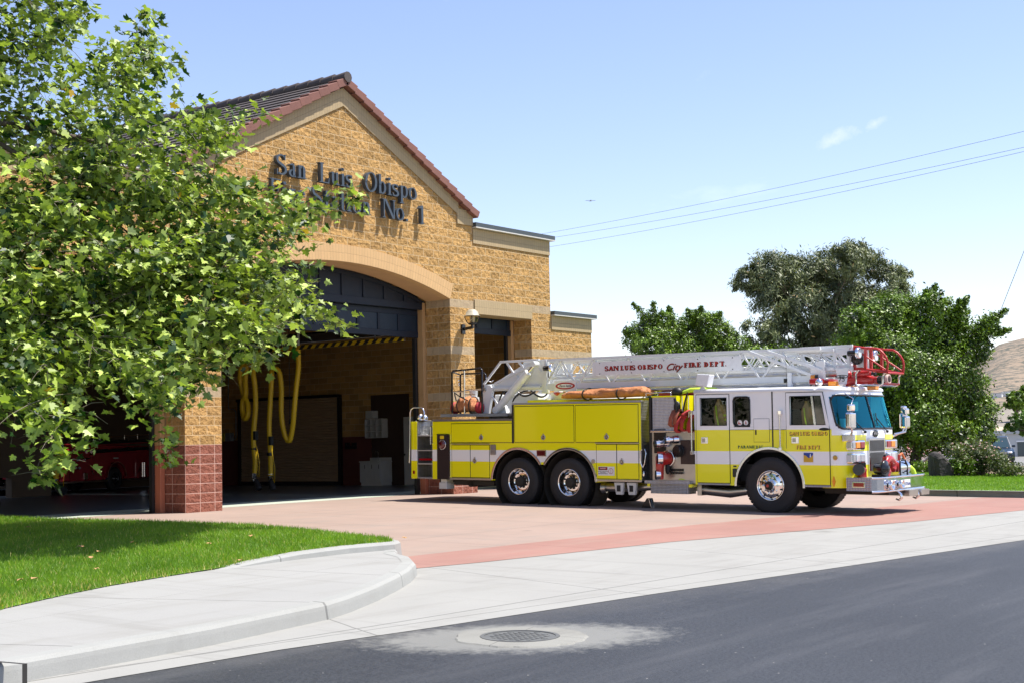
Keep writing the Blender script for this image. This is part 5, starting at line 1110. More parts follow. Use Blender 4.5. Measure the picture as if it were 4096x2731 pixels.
# lettering on doors
def on_side(s0, h0, y=-.0135): return lambda a, b, d: (s0+a, y-d, h0+b)
gold = pm('gold_leaf', (.90, .52, .05), .4); green = pm('dark_green_letters', (.0, .09, .04), .4)
def lettering(txt, pa, pb, ph, mat, crop_, shadow=True, y=-.0135, n=0.0, name='lettering', xs=1, par=None, dup=1.0):
    a = tp(crop_(*pa), n); b = tp(crop_(*pb), n); c = tp(crop_(*ph), n); size = (c[1]-a[1])
    mb = MB(); ww = b[0]-a[0]
    G2, C2 = serif_font(W=.19, T=.085, SF=.06, ST=.075)
    C3 = serif_font(W=.27, T=.14, SF=.07, ST=.11)[1]
    if shadow: sh = MB(); letters(sh, txt, C3, size*1.06, on_side(a[0]+.004, a[1]-.010, y), gap=.07, space=.3, width=ww, depth=.001, eps=.00002); E(sh, name+'_shadow', M['plastic_k'], par)
    letters(mb, txt, C2, size, on_side(a[0], a[1], y-.002), gap=.07, space=.3, width=ww, depth=.001, eps=.00002); E(mb, name, mat, par)
lettering('SAN LUIS OBISPO', (1195, 830), (1522, 831), (1195, 801), gold, q2, par=d2); lettering('FIRE DEPT.', (1255, 947), (1467, 947), (1255, 917), gold, q2, par=d2)
lettering('PARAMEDIC', (752, 944), (968, 942), (752, 919), green, q2, shadow=False, y=-.002)
# roof
mb = MB(); roofh = [(2.395, .022), (2.43, .022), (2.458, .0), (2.472, -.035), (2.478, -.12)]
rws = []
for h, o_ in roofh:
    P = plan(2.40); cxr, cyr = 6.0, W_/2; row = []
    for x, y in P:
        dx, dy = x-cxr, y-cyr; row.append((cxr+dx*(1+o_/1.5), cyr+dy*(1+o_/1.25), h))
    row = [(max(p[0], 4.575), p[1], p[2]) for p in row]; rws.append(row)
vs = [p for r_ in rws for p in r_]; n_ = np_
fs = [(j*n_+i, j*n_+(i+1) % n_, (j+1)*n_+(i+1) % n_, (j+1)*n_+i) for j in range(len(rws)-1) for i in range(n_)]
mb.add(vs, fs, True); mb.add(rws[-1], [tuple(range(n_))]); mb.add(rws[0], [tuple(range(n_))[::-1]])
E(mb, 'cab_roof', M['white'])
for y in (.30, .80, .95, 1.10, 1.75): E(MB().tube([(7.62, y, 2.474), (7.66, y, 2.462)], [.026, .02], 8), 'clearance_light', M['amber'])
# interior seen through the glass
E(MB().box(4.65, 7.3, .3, W_-.3, .62, .95), 'cab_floor', M['inside']); E(MB().prism([(7.25, 1.2), (7.75, 1.2), (7.72, 1.62), (7.45, 1.66), (7.25, 1.5)], 'y', .2, W_-.2), 'dashboard', M['dash'], bevel=.03)
for x, y in ((6.5, .35), (6.5, 1.55), (4.95, .35), (4.95, 1.5)): E(MB().box(x, x+.5, y, y+.5, .95, 1.3).box(x-.08, x+.06, y, y+.5, 1.3, 2.05), 'seat', M['inside'], bevel=.04)
E(MB().box(5.5, 6.6, .75, 1.7, .95, 1.75), 'engine_cover', M['inside'], bevel=.05); E(MB().box(4.6, 7.3, .05, W_-.05, 2.34, 2.385), 'headliner', M['inside'])
sw = [(7.28+.10*math.cos(t)*.35, 1.72+.24*math.cos(t), 1.60+.24*math.sin(t)*.8) for t in [2*math.pi*i/20 for i in range(20)]]; E(MB().tube(sw, .018, 6, closed=True).bar((7.28, 1.72, 1.60), (7.45, 1.72, 1.45), .06), 'steering_wheel', M['plastic_k'])
E(MB().box(7.0, 7.12, .55, .85, 1.70, 1.95).box(7.3, 7.42, 1.0, 1.25, 1.66, 1.85).box(7.1, 7.2, 1.9, 2.15, 2.0, 2.2), 'cab_equipment', M['plastic_w'], bevel=.02)
# ---- nose: grille, lamps, badge, wipers, mirrors
def front(y, h, o_=.0): return onnose(y, h, o_)[0]
xg = front(1.22, 1.2)
gr_ = E(MB().box(xg-.02, xg+.035, .86, 1.60, .82, 1.47), 'grille', M['chrome'], bevel=.01)
E(MB().box(xg+.03, xg+.040, .90, 1.56, 1.21, 1.42).box(xg+.03, xg+.040, .90, 1.56, .95, 1.18).box(xg+.03, xg+.040, .90, 1.56, .84, .93), 'grille_mesh', M['under'], gr_)
mb = MB()
for i in range(22): y = .915+i*.03; mb.box(xg+.040, xg+.043, y-.002, y+.002, .84, 1.42)
E(mb, 'grille_bars', M['galv'], gr_)
for y0, y1 in ((.14, .78), (1.68, 2.32)):
    for z0, z1, up in ((1.24, 1.43, True), (.98, 1.19, False)):
        xo = max(front(y0+.08, z0), front(y1-.08, z0)) - .02 if False else xg-.055
        hb = E(MB().box(xg-.14, xg+.02, y0, y1-.06, z0, z1), 'lamp_housing', M['chrome'], bevel=.035, seg=3); yy = [y0+.13, (y0+y1-.06)/2+.045, y1-.10]
        far = y0 > 1.2
        if far: yy = [y0+.04, (y0+y1-.06)/2-.045, y1-.19]
        for k in range(2):
            mt = M['clear'] if not up else ((M['amber'], M['redlens'])[k if not far else 1-k]); E(MB().box(xg+.012, xg+.032, yy[k]+.012, yy[k+1]-.012, z0+.035, z1-.035), 'turn_signal' if up else 'headlight', mt, hb, .012)
        if not far: E(MB().box(xg-.11, xg-.02, y0-.006, y0+.004, z0+.045, z1-.045), 'side_lens', mt if not up else M['steel'], hb, .0)
E(MB().ball((front(1.22, 1.55)+.01, 1.22, 1.55), .13, 14, (.12, 1, .55)), 'nose_badge', M['gloss_black'])
text('nose_badge_letters', 'Pierce', .09, front(1.22, 1.55)+.027, 1.22, 1.55, M['alu'], rot=(R(90), 0, R(90)), shear=.3, xs=1.0)
for y, d_ in ((.70, -.38), (1.75, -.36)):
    a = onnose(y, 1.585, .03); b = onnose(y+d_*.5, 1.72, .03); c = onnose(y+d_, 1.86, .025)
    E(MB().tube([a, b, c], .010, 5).tube([onnose(y+d_*1.0-.05, 1.70, .022), onnose(y+d_*.9, 1.95, .022)], .011, 5).ball(a, .03, 8), 'wiper', M['plastic_k'])
def mirror(x, y, zt, zb, base, near):
    wd = .21 if near else .17
    mr = E(MB().box(x-.07, x+.05, y-wd/2-.02, y+wd/2+.02, zb, zt-.155), 'mirror', M['chrome'], bevel=.035, seg=3)
    E(MB().box(x-.045, x+.045, y-wd/2, y+wd/2, zt-.14, zt), 'upper_mirror', M['chrome'], mr, .03); E(MB().tube([(x, y, zb+.02), (x-.01, y+(base[1]-y)*.15, zb-.07), base], [.016, .02, .028], 8), 'mirror_arm', M['alu'], mr)
    if near: E(MB().tube([(x, y, zt-.02), (x-.02, y+(base[1]-y)*.5, zt+.10), (base[0]-.10, base[1], zt+.22)], .010, 6), 'mirror_strut', M['alu'], mr)
mirror(8.10, -.16, 2.12, 1.66, (7.93, .14, 1.50), True); mirror(8.02, 2.62, 2.05, 1.64, (7.85, W_-.04, 1.52), False); mirror(7.90, 2.80, 2.10, 1.64, (7.80, W_-.04, 1.48), False)
s_, h_ = at((672, 525), 0.05, q3); E(MB().box(s_-.12, s_+.12, .02, .12, h_-.06, h_+.07), 'mirror_bracket', M['chrome'], bevel=.012)
# ---- bumper and what stands on it
bp = [(7.90, .0), (8.40, .0), (8.47, .10), (8.51, .32), (8.51, W_-.32), (8.47, W_-.10), (8.40, W_), (7.90, W_)]
def ext(path, z0, z1, o0=0.0):
    mb = MB(); n_ = len(path); vs = [(x, y, z) for z in (z0, z1) for x, y in path]
    return mb.add(vs, [(i, i+1, n_+i+1, n_+i) for i in range(n_-1)])
bs = E(MB().box(7.90, 8.40, -.004, .01, .475, .725).box(7.9, 8.40, W_-.01, W_+.004, .475, .725), 'bumper_side', M['diamond'])
bf = E(ext(bp[1:7], .46, .71), 'bumper', M['chrome']); sm_ = bf.modifiers.new('solid', 'SOLIDIFY'); sm_.thickness = .02
E(MB().tube([(x, y, .718) for x, y in bp[1:7]], .020, 8).tube([(x, y, .458) for x, y in bp[1:7]], .024, 8), 'bumper_edge', M['alu'], bf)
E(MB().prism(bp[1:7]+[(7.90, W_-.001), (7.90, .001)], 'z', .70, .716), 'bumper_deck', M['diamond'])
a, b = at((1740, 1237), 0, q2), at((1832, 1273), 0, q2); E(MB().box(a[0], b[0], -.022, -.004, b[1], a[1]), 'bumper_marker', M['redlens'], bs, .01); E(MB().box(a[0]-.02, b[0]+.02, -.014, -.003, b[1]-.02, a[1]+.02), 'marker_bezel', M['chrome'], bs, .015)
for y, r_ in ((.56, .10), (1.02, .085)): E(MB().lathe([(r_*.5, .0), (r_, .02), (r_*1.02, .07), (r_*.8, .085), (r_*.72, .05), (.001, .03)], (8.52, y, .575), 'x', 24), 'bumper_horn', M['chrome'], bf)
pl_ = E(MB().box(8.52, 8.535, 1.23, 1.52, .50, .655), 'licence_plate', M['white'], bf); text('plate_number', '1375646', .082, 8.538, 1.375, .57, pm('plate_blue', (.03, .06, .25), .5), pl_, rot=(R(90), 0, R(90)), ext=.001)
E(MB().box(8.0, 8.5, .55, 1.9, .38, .45).box(7.3, 8.3, .3, W_-.3, .40, .52), 'under_bumper', M['under'], bevel=.01); E(MB().box(8.50, 8.60, 1.3, 1.75, .33, .45).box(8.5, 8.6, 1.9, 2.3, .33, .44), 'tow_plate', M['steel'])
for y in (.98, 1.80): E(MB().tube([(8.48, y, .44), (8.56, y, .38), (8.58, y, .31), (8.52, y, .27), (8.46, y, .29)], [.03, .03, .028, .022, .014], 8), 'tow_hook', M['chrome'])
# siren, hydrant valve, red pump, cylinder, hose coupling
zd = .72
sr = E(MB().lathe([(.001, .26), (.06, .255), (.075, .22), (.16, .20), (.165, .17), (.12, .12), (.10, -.02), (.05, -.04), (.001, -.04)], (8.22, .64, zd+.16), 'x', 26).box(8.15, 8.35, .58, .70, zd, zd+.05), 'siren', M['gloss_black'])
iv2 = E(MB().tube([(8.02, .46, zd), (8.02, .46, zd+.10), (8.03, .45, zd+.17)], [.08, .075, .075], 16).tube([(8.02, .50, zd+.13), (8.05, .28, zd+.15)], [.07, .085], 16), 'hydrant_valve', M['redp'])
E(MB().tube([(8.05, .26, zd+.15), (8.08, .15, zd+.155)], [.105, .11], 20).tube([(8.02, .46, zd+.18), (8.02, .46, zd+.28)], [.07, .07], 14), 'valve_coupling', M['gloss_black'], iv2)
rp = E(MB().tube([(8.25, 1.02+.19*math.cos(t)+.16, zd+.20+.13*math.sin(t)) for t in [R(-40+290*i/16) for i in range(17)]], [.075]*17, 14).tube([(8.25, 1.05, zd), (8.25, 1.10, zd+.15)], .07, 12).tube([(8.25, 1.02, zd+.28), (8.24, 1.0, zd+.38)], [.05, .045], 10), 'monitor', M['redp'], bevel=0)
E(MB().tube([(8.24, 1.0, zd+.39), (8.22, 1.15, zd+.42), (8.20, 1.28, zd+.40)], .028, 8), 'monitor_handle', M['gloss_black'], rp); E(MB().tube([(8.24, 1.15, zd+.40), (8.2, 1.38, zd+.34), (8.2, 1.45, zd+.22)], .02, 8), 'chrome_loop', M['chrome'], rp)
wc = E(MB().tube([(8.22, 1.45, zd+.15), (8.22, 1.95, zd+.15)], [.15, .15], 18).box(8.10, 8.36, 1.44, 1.96, zd, zd+.04), 'winch', M['alu']); E(MB().tube([(8.36, 1.46, zd), (8.36, 1.45, zd+.22), (8.34, 1.5, zd+.30), (8.34, 1.74, zd+.30), (8.36, 1.80, zd+.20), (8.36, 1.80, zd)], .018, 6), 'winch_guard', M['gloss_black'], wc)
E(MB().tube([(8.20, 1.95, zd+.12), (8.22, 2.10, zd+.12)], [.07, .06], 12), 'hose_coupling', M['brass']); E(MB().tube([(8.22, 2.10, zd+.13), (8.25, 2.22, zd+.14), (8.28, 2.28, zd+.08), (8.30, 2.30, zd+.0)], .045, 12), 'lime_hose', M['hiviz'])
E(MB().tube([(8.15, 1.90, zd+.38), (8.15, 2.05, zd+.42), (8.17, 2.15, zd+.30), (8.17, 2.02, zd+.25)], .025, 8), 'orange_shackle', pm('orange_shackle_paint', (.5, .13, .04), .5)); E(MB().tube([(8.15, 1.9, zd+.2), (8.15, 1.9, zd+.4)], .03, 8), 'shackle_post', M['redp'])
# ---- roof equipment
lb = E(MB().box(6.95, 7.2, .42, 2.05, 2.52, 2.64), 'light_bar', M['redlens'], bevel=.03); E(MB().box(7.0, 7.15, .6, 1.9, 2.478, 2.52), 'light_bar_foot', M['gloss_black'], lb)
E(MB().ball((7.32, .12, 2.555), .072, 18), 'siren_ball', M['chrome']); E(MB().tube([(7.32, .12, 2.47), (7.32, .12, 2.50)], .05, 12), 'ball_foot', M['chrome'])
s_, h_ = at((632, 875), .5, q4); E(MB().box(s_-.08, s_+.08, .42, .56, h_-.05, h_+.055), 'amber_light', M['amber'], bevel=.015); s_, h_ = at((1378, 942), 1.3, q4); E(MB().box(s_-.10, s_+.08, 1.22, 1.40, h_-.04, h_+.045), 'amber_light', M['amber'], bevel=.015)
s_, h_ = at((262, 742), .6, q4); E(MB().lathe([(.001, -.06), (.055, -.05), (.055, .04)], (s_, .60, h_), 'x', 14), 'amber_light', M['amber']); E(MB().lathe([(.055, .04), (.055, .09), (.001, .09)], (s_, .60, h_), 'x', 14), 'light_housing', M['gloss_black'])
s_, h_ = at((462, 362), .10, q2); fl_ = E(MB().prism([(s_-.15, h_-.10), (s_+.13, h_-.14), (s_+.20, h_+.11), (s_-.10, h_+.13)], 'y', -.02, .20), 'floodlight', M['white'], bevel=.015); E(MB().tube([(s_-.05, .12, 2.47), (s_-.05, .12, h_-.11)], .035, 10).disc((s_-.05, .12, 2.49), 'z', .06, .03, 14), 'floodlight_post', M['white'], fl_)
E(MB().tube([(5.9, .5, 2.479), (5.9, .5, 2.5)], .12, 16).tube([(6.8, .9, 2.5), (7.5, .9, 2.5)], .02, 8).box(6.6, 6.9, .55, .9, 2.478, 2.50), 'roof_fittings', M['plastic_w']); E(MB().tube([(6.5, .35, 2.478), (6.495, .35, 3.1)], .004, 5), 'aerial', M['gloss_black'])
# ---- aerial ladder: turntable, lift cylinders, three nested sections, sign board, tip cage
E(MB().lathe([(.55, 0), (.55, .10), (.0001, .10)], (-1.15, W_/2, 1.9), 'z', 30, False).box(-2.62, -.55, .36, 2.1, 2.0, 2.05), 'turntable', M['diamond_tan'])
E(MB().box(-2.63, -.6, .355, .38, 1.985, 2.055), 'turntable_edge', M['diamond'])
for y in (.68, 1.62):
    P = [(-1.72, 2.051), (-1.42, 2.051), (-1.36, 2.35), (-1.30, 2.62), (-1.36, 2.72), (-1.54, 2.72), (-1.60, 2.62), (-1.58, 2.35)]
    ub = E(MB().prism(P, 'y', y, y+.09), 'turntable_upright', M['ladder'], bevel=.01)
    E(MB().prism([(-1.24, 2.051), (-.86, 2.051), (-.90, 2.20), (-1.02, 2.29), (-1.14, 2.24), (-1.3, 2.10)], 'y', y-.03, y+.12), 'cylinder_foot', M['ladder'], ub, .008)
    E(MB().disc((-1.53, y-.02, 2.62), 'y', .055, .06, 20).disc((-1.08, y-.05, 2.15), 'y', .045, .06, 18), 'pivot_pin', M['steel'], ub, .006); E(MB().bar((-1.38, y+.03, 2.50), (-1.12, y+.03, 2.22), .035), 'upright_brace', M['ladder'], ub)
    ly = y-.11 if y < 1 else y+.13
    lc = E(MB().tube([(-1.08, ly, 2.13), (-.15, ly, 2.98)], .088, 20), 'lift_cylinder', M['ladder']); E(MB().tube([(-.16, ly, 2.97), (.05, ly, 3.155)], .038, 14), 'cylinder_rod', M['chrome'], lc); E(MB().disc((.05, ly, 3.16), 'y', .065, .18, 20).disc((-1.08, ly, 2.13), 'y', .085, .14, 20), 'cylinder_eye', M['ladder'], lc, .006)
    # base gusset of the first section
    P = [(-1.60, 2.60), (-1.30, 2.58), (.10, 2.58), (.22, 2.50), (.30, 2.50), (.30, 3.27), (.0, 3.27), (-.45, 3.16), (-1.28, 2.76), (-1.60, 2.72)]
    yi = y+.02 if y < 1 else y-.0
    E(MB().prism(P, 'y', yi+.045, yi+.065), 'base_web', M['ladder'])
    fr = MB(); yk = yi+.03
    for a, b, w1 in (((-1.60, yk, 2.74), (-1.08, yk, 3.25), .045), ((-1.10, yk, 3.25), (.05, yk, 3.26), .05), ((-1.26, yk, 2.75), (-.05, yk, 3.20), .055), ((-1.55, yk, 2.64), (.1, yk, 2.64), .11), ((-.90, yk, 3.23), (-.70, yk, 2.98), .03), ((-.55, yk, 3.24), (-.40, yk, 3.08), .03), ((-.62, yk, 2.92), (-.48, yk, 2.68), .025), ((-.08, yk, 3.15), (-.38, yk, 2.70), .022), ((.05, yk, 3.05), (.2, yk, 2.80), .022)): fr.bar(a, b, w1, .05)
    fr.box(.14, .30, yi, yi+.09, 2.50, 3.26)
    E(fr, 'base_frame', M['ladder'], bevel=.006)
def section(x0, x1, y0, y1, zb, zt, pitch, tw, name, bottom=.12, x_=False, rungs=True):
    mb = MB()
    for y in (y0, y1):
        mb.bar((x0, y, zt), (x1, y, zt), .055, .055).bar((x0, y, zb), (x1, y, zb), .06, bottom)
        x = x0; up_ = True
        while x+pitch/2 < x1:
            a, b = (x, x+pitch/2)
            mb.bar((a, y, zb if up_ else zt), (b, y, zt if up_ else zb), tw)
            if x_: mb.bar((a, y, zt if up_ else zb), (b, y, zb if up_ else zt), tw*.8)
            x = b; up_ = not up_
    o_ = E(mb, name, M['ladder'])
    if rungs:
        mb = MB(); x = x0+.2
        while x < x1-.1: mb.tube([(x, y0, zb+.02), (x, y1, zb+.02)], .016, 6); x += .356
        E(mb, 'rungs', M['ladder'], o_)
    return o_
section(.25, 7.10, .66, 1.80, 2.64, 3.24, .92, .032, 'base_section', .135)
section(.35, 7.35, .74, 1.72, 2.83, 3.20, .50, .024, 'middle_section', .05, rungs=True)
section(.45, 7.60, .82, 1.64, 2.90, 3.17, .42, .020, 'fly_section', .04, x_=False)
E(MB().box(.3, 7.0, .95, 1.5, 2.60, 2.64).tube([(.6, 1.2, 2.74), (7.2, 1.2, 2.74)], .05, 10).tube([(1.2, .60, 2.50), (6.9, .62, 2.51)], .035, 8).tube([(1.0, 1.0, 2.97), (7.2, 1.0, 2.97)], .012, 6), 'waterway', M['steel'])
E(MB().box(1.0, 7.1, .63, .66, 2.565, 2.58), 'rail_strip', M['alu'])
mb = MB()
for x, a in ((.28, 1), (5.85, 1)): mb.box(x, x+.07, .60, .66, 2.5, 3.25) if x < 1 else None
for a, b in (((5.55, .61, 3.22), (6.95, .61, 2.70)), ((5.95, .61, 3.22), (7.15, .61, 2.80))): mb.bar(a, b, .05, .06)
for a, b in (((5.7, 1.86, 3.22), (7.0, 1.86, 2.70)), ((6.1, 1.86, 3.22), (7.2, 1.86, 2.80))): mb.bar(a, b, .05, .06)
mb.box(6.9, 7.2, .60, .66, 2.62, 2.86).box(7.02, 7.20, .605, .66, 2.80, 2.98)
E(mb, 'section_brackets', M['ladder'], bevel=.005)
mb = MB()
for y in (.80, 1.66):
    mb.bar((6.6, y, 3.25), (7.72, y, 3.26), .06).box(7.30, 7.36, y-.03, y+.03, 2.85, 3.24).box(7.60, 7.66, y-.03, y+.03, 2.84, 3.24).bar((7.32, y, 3.0), (7.6, y, 2.86), .03).bar((6.6, y, 3.22), (7.25, y, 2.9), .04).bar((6.9, y, 3.22), (7.3, y, 2.95), .035)
    mb.bar((6.2, y, 2.86), (7.72, y, 2.83), .06, .05)
E(mb, 'fly_end_frame', M['ladder'], bevel=.004)
# sign board with the department's name
p0, p1, p2, p3 = tp(q1(1645, 207), .60), tp(q2(780, 155), .60), tp(q2(780, 278), .60), tp(q1(1645, 320), .60)
x0, x1, z0, z1 = p0[0], p1[0], (p2[1]+p3[1])/2, (p0[1]+p1[1])/2
sb = E(MB().box(x0, x1, .595, .608, z0, z1), 'sign_board', M['white']); mb = MB()
for i in range(5):
    for zz in (z0+.03, z1-.03): mb.disc((x0+.2+(x1-x0-.4)*i/4, .593, zz), 'y', .012, .006, 8)
E(mb, 'bolt', M['gloss_black'], sb)
lettering('SAN LUIS OBISPO', (1752, 280), (2247, 262), (1752, 243), M['redp'], q1, n=.595, y=.592, par=sb); lettering('FIRE DEPT.', (290, 252), (655, 240), (290, 213), M['redp'], q2, n=.595, y=.592, par=sb)
a, b = tp(q1(2275, 262), .595), tp(q2(258, 235), .595)
text('lettering_shadow', 'City', .20, (a[0]+b[0])/2+.01, .590, (a[1]+b[1])/2-.012, M['plastic_k'], sb, xs=1.15, shear=.5, ext=.001); text('lettering', 'City', .20, (a[0]+b[0])/2, .587, (a[1]+b[1])/2, M['redp'], sb, xs=1.15, shear=.5, ext=.001)
s_, h_ = tp(q1(1413, 410), .60); ov = E(MB().box(s_-.30, s_+.30, .598, .618, h_-.12, h_+.12), 'maker_plate', M['white']); E(MB().add([(s_+.27*math.cos(t)*r_, .595-.0*r_, h_+.078*math.sin(t)*q_) for r_, q_ in ((1, 1), (.80, .62)) for t in [2*math.pi*i/32 for i in range(32)]], [(i, (i+1) % 32, 32+(i+1) % 32, 32+i) for i in range(32)]), 'maker_oval', M['redp'], ov)
text('maker_name', 'Pierce Aerial', .075, s_, .594, h_, M['gloss_black'], ov, xs=.85, shear=.4, ext=.001)
# tip: scoop plate with number, cage, water monitor, spotlights
P = [tp(q4(*p), .70) for p in ((670, 585), (915, 560), (905, 650), (872, 870), (740, 880), (700, 760))]
sc = E(MB().prism(P, 'y', .695, .712), 'end_plate', M['ladder'], bevel=.004)
s_, h_ = tp(q4(785, 778), .69); text('number', '75', .14, s_, .690, h_, M['plastic_k'], sc, ext=.001); s_, h_ = tp(q4(785, 728), .69); E(MB().add([(s_+.14*math.cos(t)*r_, .692, h_+.036*math.sin(t)*q_) for r_, q_ in ((1, 1), (.85, .6)) for t in [2*math.pi*i/28 for i in range(28)]], [(i, (i+1) % 28, 28+(i+1) % 28, 28+i) for i in range(28)]), 'plate_oval', M['plastic_k'], sc); text('plate_name', 'Pierce', .05, s_, .690, h_, M['plastic_k'], sc, shear=.4, ext=.001)
def cage(y):
    mb = MB(); g = lambda p: (lambda t: (t[0], y, t[1]))(tp(q4(*p), .85))
    top = [(1010, 165), (1225, 195), (1440, 205), (1520, 245), (1590, 320), (1635, 400), (1652, 480), (1640, 640)]
    mb.tube([g(p) for p in top], .022, 8); mb.tube([g((1150, 290)), g((1635, 615))], .016, 8)
    mb.bar(g((1030, 165)), g((1030, 590)), .05).bar(g((1232, 195)), g((1232, 590)), .05).bar(g((1010, 580)), g((1250, 590)), .05).tube([g((1240, 592)), g((1640, 650))], .024, 8)
    o_ = E(mb, 'tip_cage_side', M['redcage'], bevel=0)
    E(MB().tube([g(p) for p in ((1130, 592), (1080, 620), (1058, 680), (1055, 850), (1075, 890), (1500, 890), (1555, 860), (1560, 720), (1585, 665), (1640, 650))], .020, 8), 'chrome_hoop', M['chrome'], o_)
cage(.85); cage(1.62)
g = lambda p, y: (lambda t: (t[0], y, t[1]))(tp(q4(*p), .85))
E(MB().tube([g((1640, 655), .85), g((1640, 655), 1.62)], .022, 8).tube([g((1560, 860), .85), g((1560, 860), 1.62)], .018, 8).bar(g((1030, 180), .85), g((1030, 180), 1.62), .05).bar(g((1030, 585), .85), g((1030, 585), 1.62), .05), 'tip_cross_bars', M['redcage']); E(MB().box(7.80, 7.93, .86, .90, 2.86, 3.22), 'tip_white_plate', M['ladder'])
xa = 7.42; zz = 2.60
mon = E(MB().tube([(7.35, 1.2, zz-.02), (7.55, 1.2, zz+.0), (7.75, 1.2, zz+.02), (7.98, 1.2, zz+.0)], [.12, .09, .105, .075], 18).tube([(7.98, 1.2, zz), (8.06, 1.2, zz)], [.06, .085], 16).tube([(7.6, 1.1, zz+.12), (7.95, 1.1, zz+.15)], [.05, .06], 12).ball((7.45, 1.15, zz+.12), .08, 12), 'tip_monitor', M['redp'])
E(MB().tube([(8.06, 1.2, zz), (8.22, 1.2, zz+.0)], [.075, .085], 18).tube([(7.96, 1.12, zz+.13), (8.05, 1.12, zz+.12)], .03, 10), 'monitor_barrel', M['gloss_black'], mon); E(MB().lathe([(.085, 0), (.105, .02), (.105, .07), (.075, .075), (.07, .0)], (8.22, 1.2, zz), 'x', 24), 'monitor_mouth', pm('pale_rubber', (.50, .36, .32), .6), mon); E(MB().tube([(8.222, 1.2, zz), (8.27, 1.2, zz)], .065, 16), 'monitor_bore', M['black'], mon)
def spot(px, n, cropf, r_=.10, name='spotlight'):
    s_, h_ = tp(cropf(*px), n); o_ = E(MB().lathe([(.0001, -.22), (.055, -.21), (.06, -.08), (r_, .0), (r_*1.05, .02), (r_*.95, .03)], (s_, n, h_), 'x', 20), name, M['gloss_black'])
    E(MB().lathe([(r_*1.06, -.02), (r_*1.08, .03), (r_*.9, .035)], (s_, n, h_), 'x', 22), 'rim', M['chrome'], o_); E(MB().lathe([(.0001, .015), (r_*.6, .02), (r_*.93, .032)], (s_, n, h_), 'x', 22), 'lens', M['clear'], o_); E(MB().bar((s_-.1, n, h_-.05), (s_-.12, n+.06, h_-.22), .02), 'arm', M['gloss_black'], o_)
spot((1095, 285), .66, q4); spot((1410, 340), 1.8, q4); spot((1295, 258), .54, q1, .085)
s_, h_ = tp(q4(1112, 400), .9); E(MB().lathe([(.03, .0), (.11, .01), (.115, -.06), (.0001, -.06)], (s_, .84, h_), 'y', 22), 'loudspeaker', M['gloss_black'])
# cradle post on the cab roof
E(MB().box(6.42, 6.52, .55, 1.9, 2.478, 2.56).box(6.43, 6.51, .52, .58, 2.49, 2.78).box(6.43, 6.51, 1.88, 1.94, 2.49, 2.78), 'ladder_cradle', M['ladder'], bevel=.008)
E(MB().box(6.3, 6.42, .62, .72, 2.58, 2.66), 'cradle_pad', M['gloss_black'])
# control platform with its railing
rl_ = MB(); K = MB(); yN, yF = .40, 1.0
g5 = lambda px, n: (lambda t: (t[0], n, t[1]))(tp(q5(*px), n))
A_ = [g5((225, 395), yN), g5((400, 375), yN), g5((690, 360), yN)]
K.tube([(-2.30, yN, 2.06), (-2.30, yN, 3.03), (-2.27, yN, 3.07), (-1.42, yN, 3.11), (-1.38, yN, 3.07), (-1.38, yN, 2.06)], .022, 8).tube([(-2.55, yF, 2.06), (-2.55, yF, 2.98), (-2.50, yF, 3.02), (-1.80, yF, 3.02), (-1.76, yF, 2.98), (-1.76, yF, 2.06)], .022, 8).tube([(-2.30, yN, 3.05), (-2.55, yF, 3.0)], .02, 8)
K.tube([(-1.38, yN, 2.5), (-1.38, yN, 2.06)], .024, 8)
E(K, 'platform_railing', M['gloss_black'])
E(MB().tube([(-1.92, yN, 2.02), (-1.92, yN, 3.08)], .020, 8).tube([(-1.92, yN, 2.60), (-1.38, yN, 2.62)], .016, 8).tube([(-2.30, yN, 2.58), (-1.92, yN, 2.58)], .014, 8).tube([(-1.92, yN, 2.5), (-1.6, yN, 2.5)], .014, 8), 'railing_post', M['chrome'])
mb = MB()
for i in range(14): t = i/13; mb.ball((-1.76+.30*t, yF-.1*t, 2.98-.35*t+.25*t*t-.05), .014, 6)
for i in range(8): t = i/7; mb.ball((-2.56+.03*math.sin(t*3), yF-.05-.05*t, 2.96-.22*math.sin(t*math.pi)), .014, 6)
E(mb, 'chain', M['chrome'])
E(MB().tube([(-1.93, .75, 2.06), (-1.93, .75, 2.20), (-1.93, .75, 2.30)], [.10, .14, .12], 16).tube([(-1.93, .75, 2.30), (-1.93, .75, 2.45)], [.15, .13], 16).tube([(-1.93, .75, 2.45), (-1.93, .75, 2.60)], [.09, .10], 16).tube([(-2.05, .75, 2.38), (-1.8, .75, 2.38)], .05, 10), 'control_pedestal', M['plastic_w']); E(MB().box(-2.05, -1.93, .60, .62, 2.22, 2.27), 'pedestal_label', M['plastic_k'])
mb = MB()
for a, b, c in (((-1.3, .9, 2.1), (-1.15, .9, 2.55), (-.75, .9, 2.60)), ((-.7, .9, 2.55), (-.5, .9, 2.45), (-.2, .9, 2.55)), ((-.4, 1.0, 2.58), (-.1, 1.0, 2.42), (.1, 1.0, 2.55)), ((-.95, 1.1, 2.05), (-.9, 1.0, 2.4), (-.5, 1.0, 2.58))): mb.tube([tuple((1-t)**2*np.array(a)+2*t*(1-t)*(np.array(b)*2-(np.array(a)+np.array(c))/2)+t*t*np.array(c)) for t in [k/10 for k in range(11)]], .022, 8)
E(mb, 'hydraulic_hoses', M['gloss_black']); E(MB().box(-1.15, -.2, 1.0, 1.5, 2.05, 2.5).bar((-.55, 1.3, 2.05), (.25, 1.3, 2.55), .16).box(-1.45, -1.3, .95, 1.15, 2.06, 2.5), 'turntable_machinery', M['ladder'], bevel=.02)
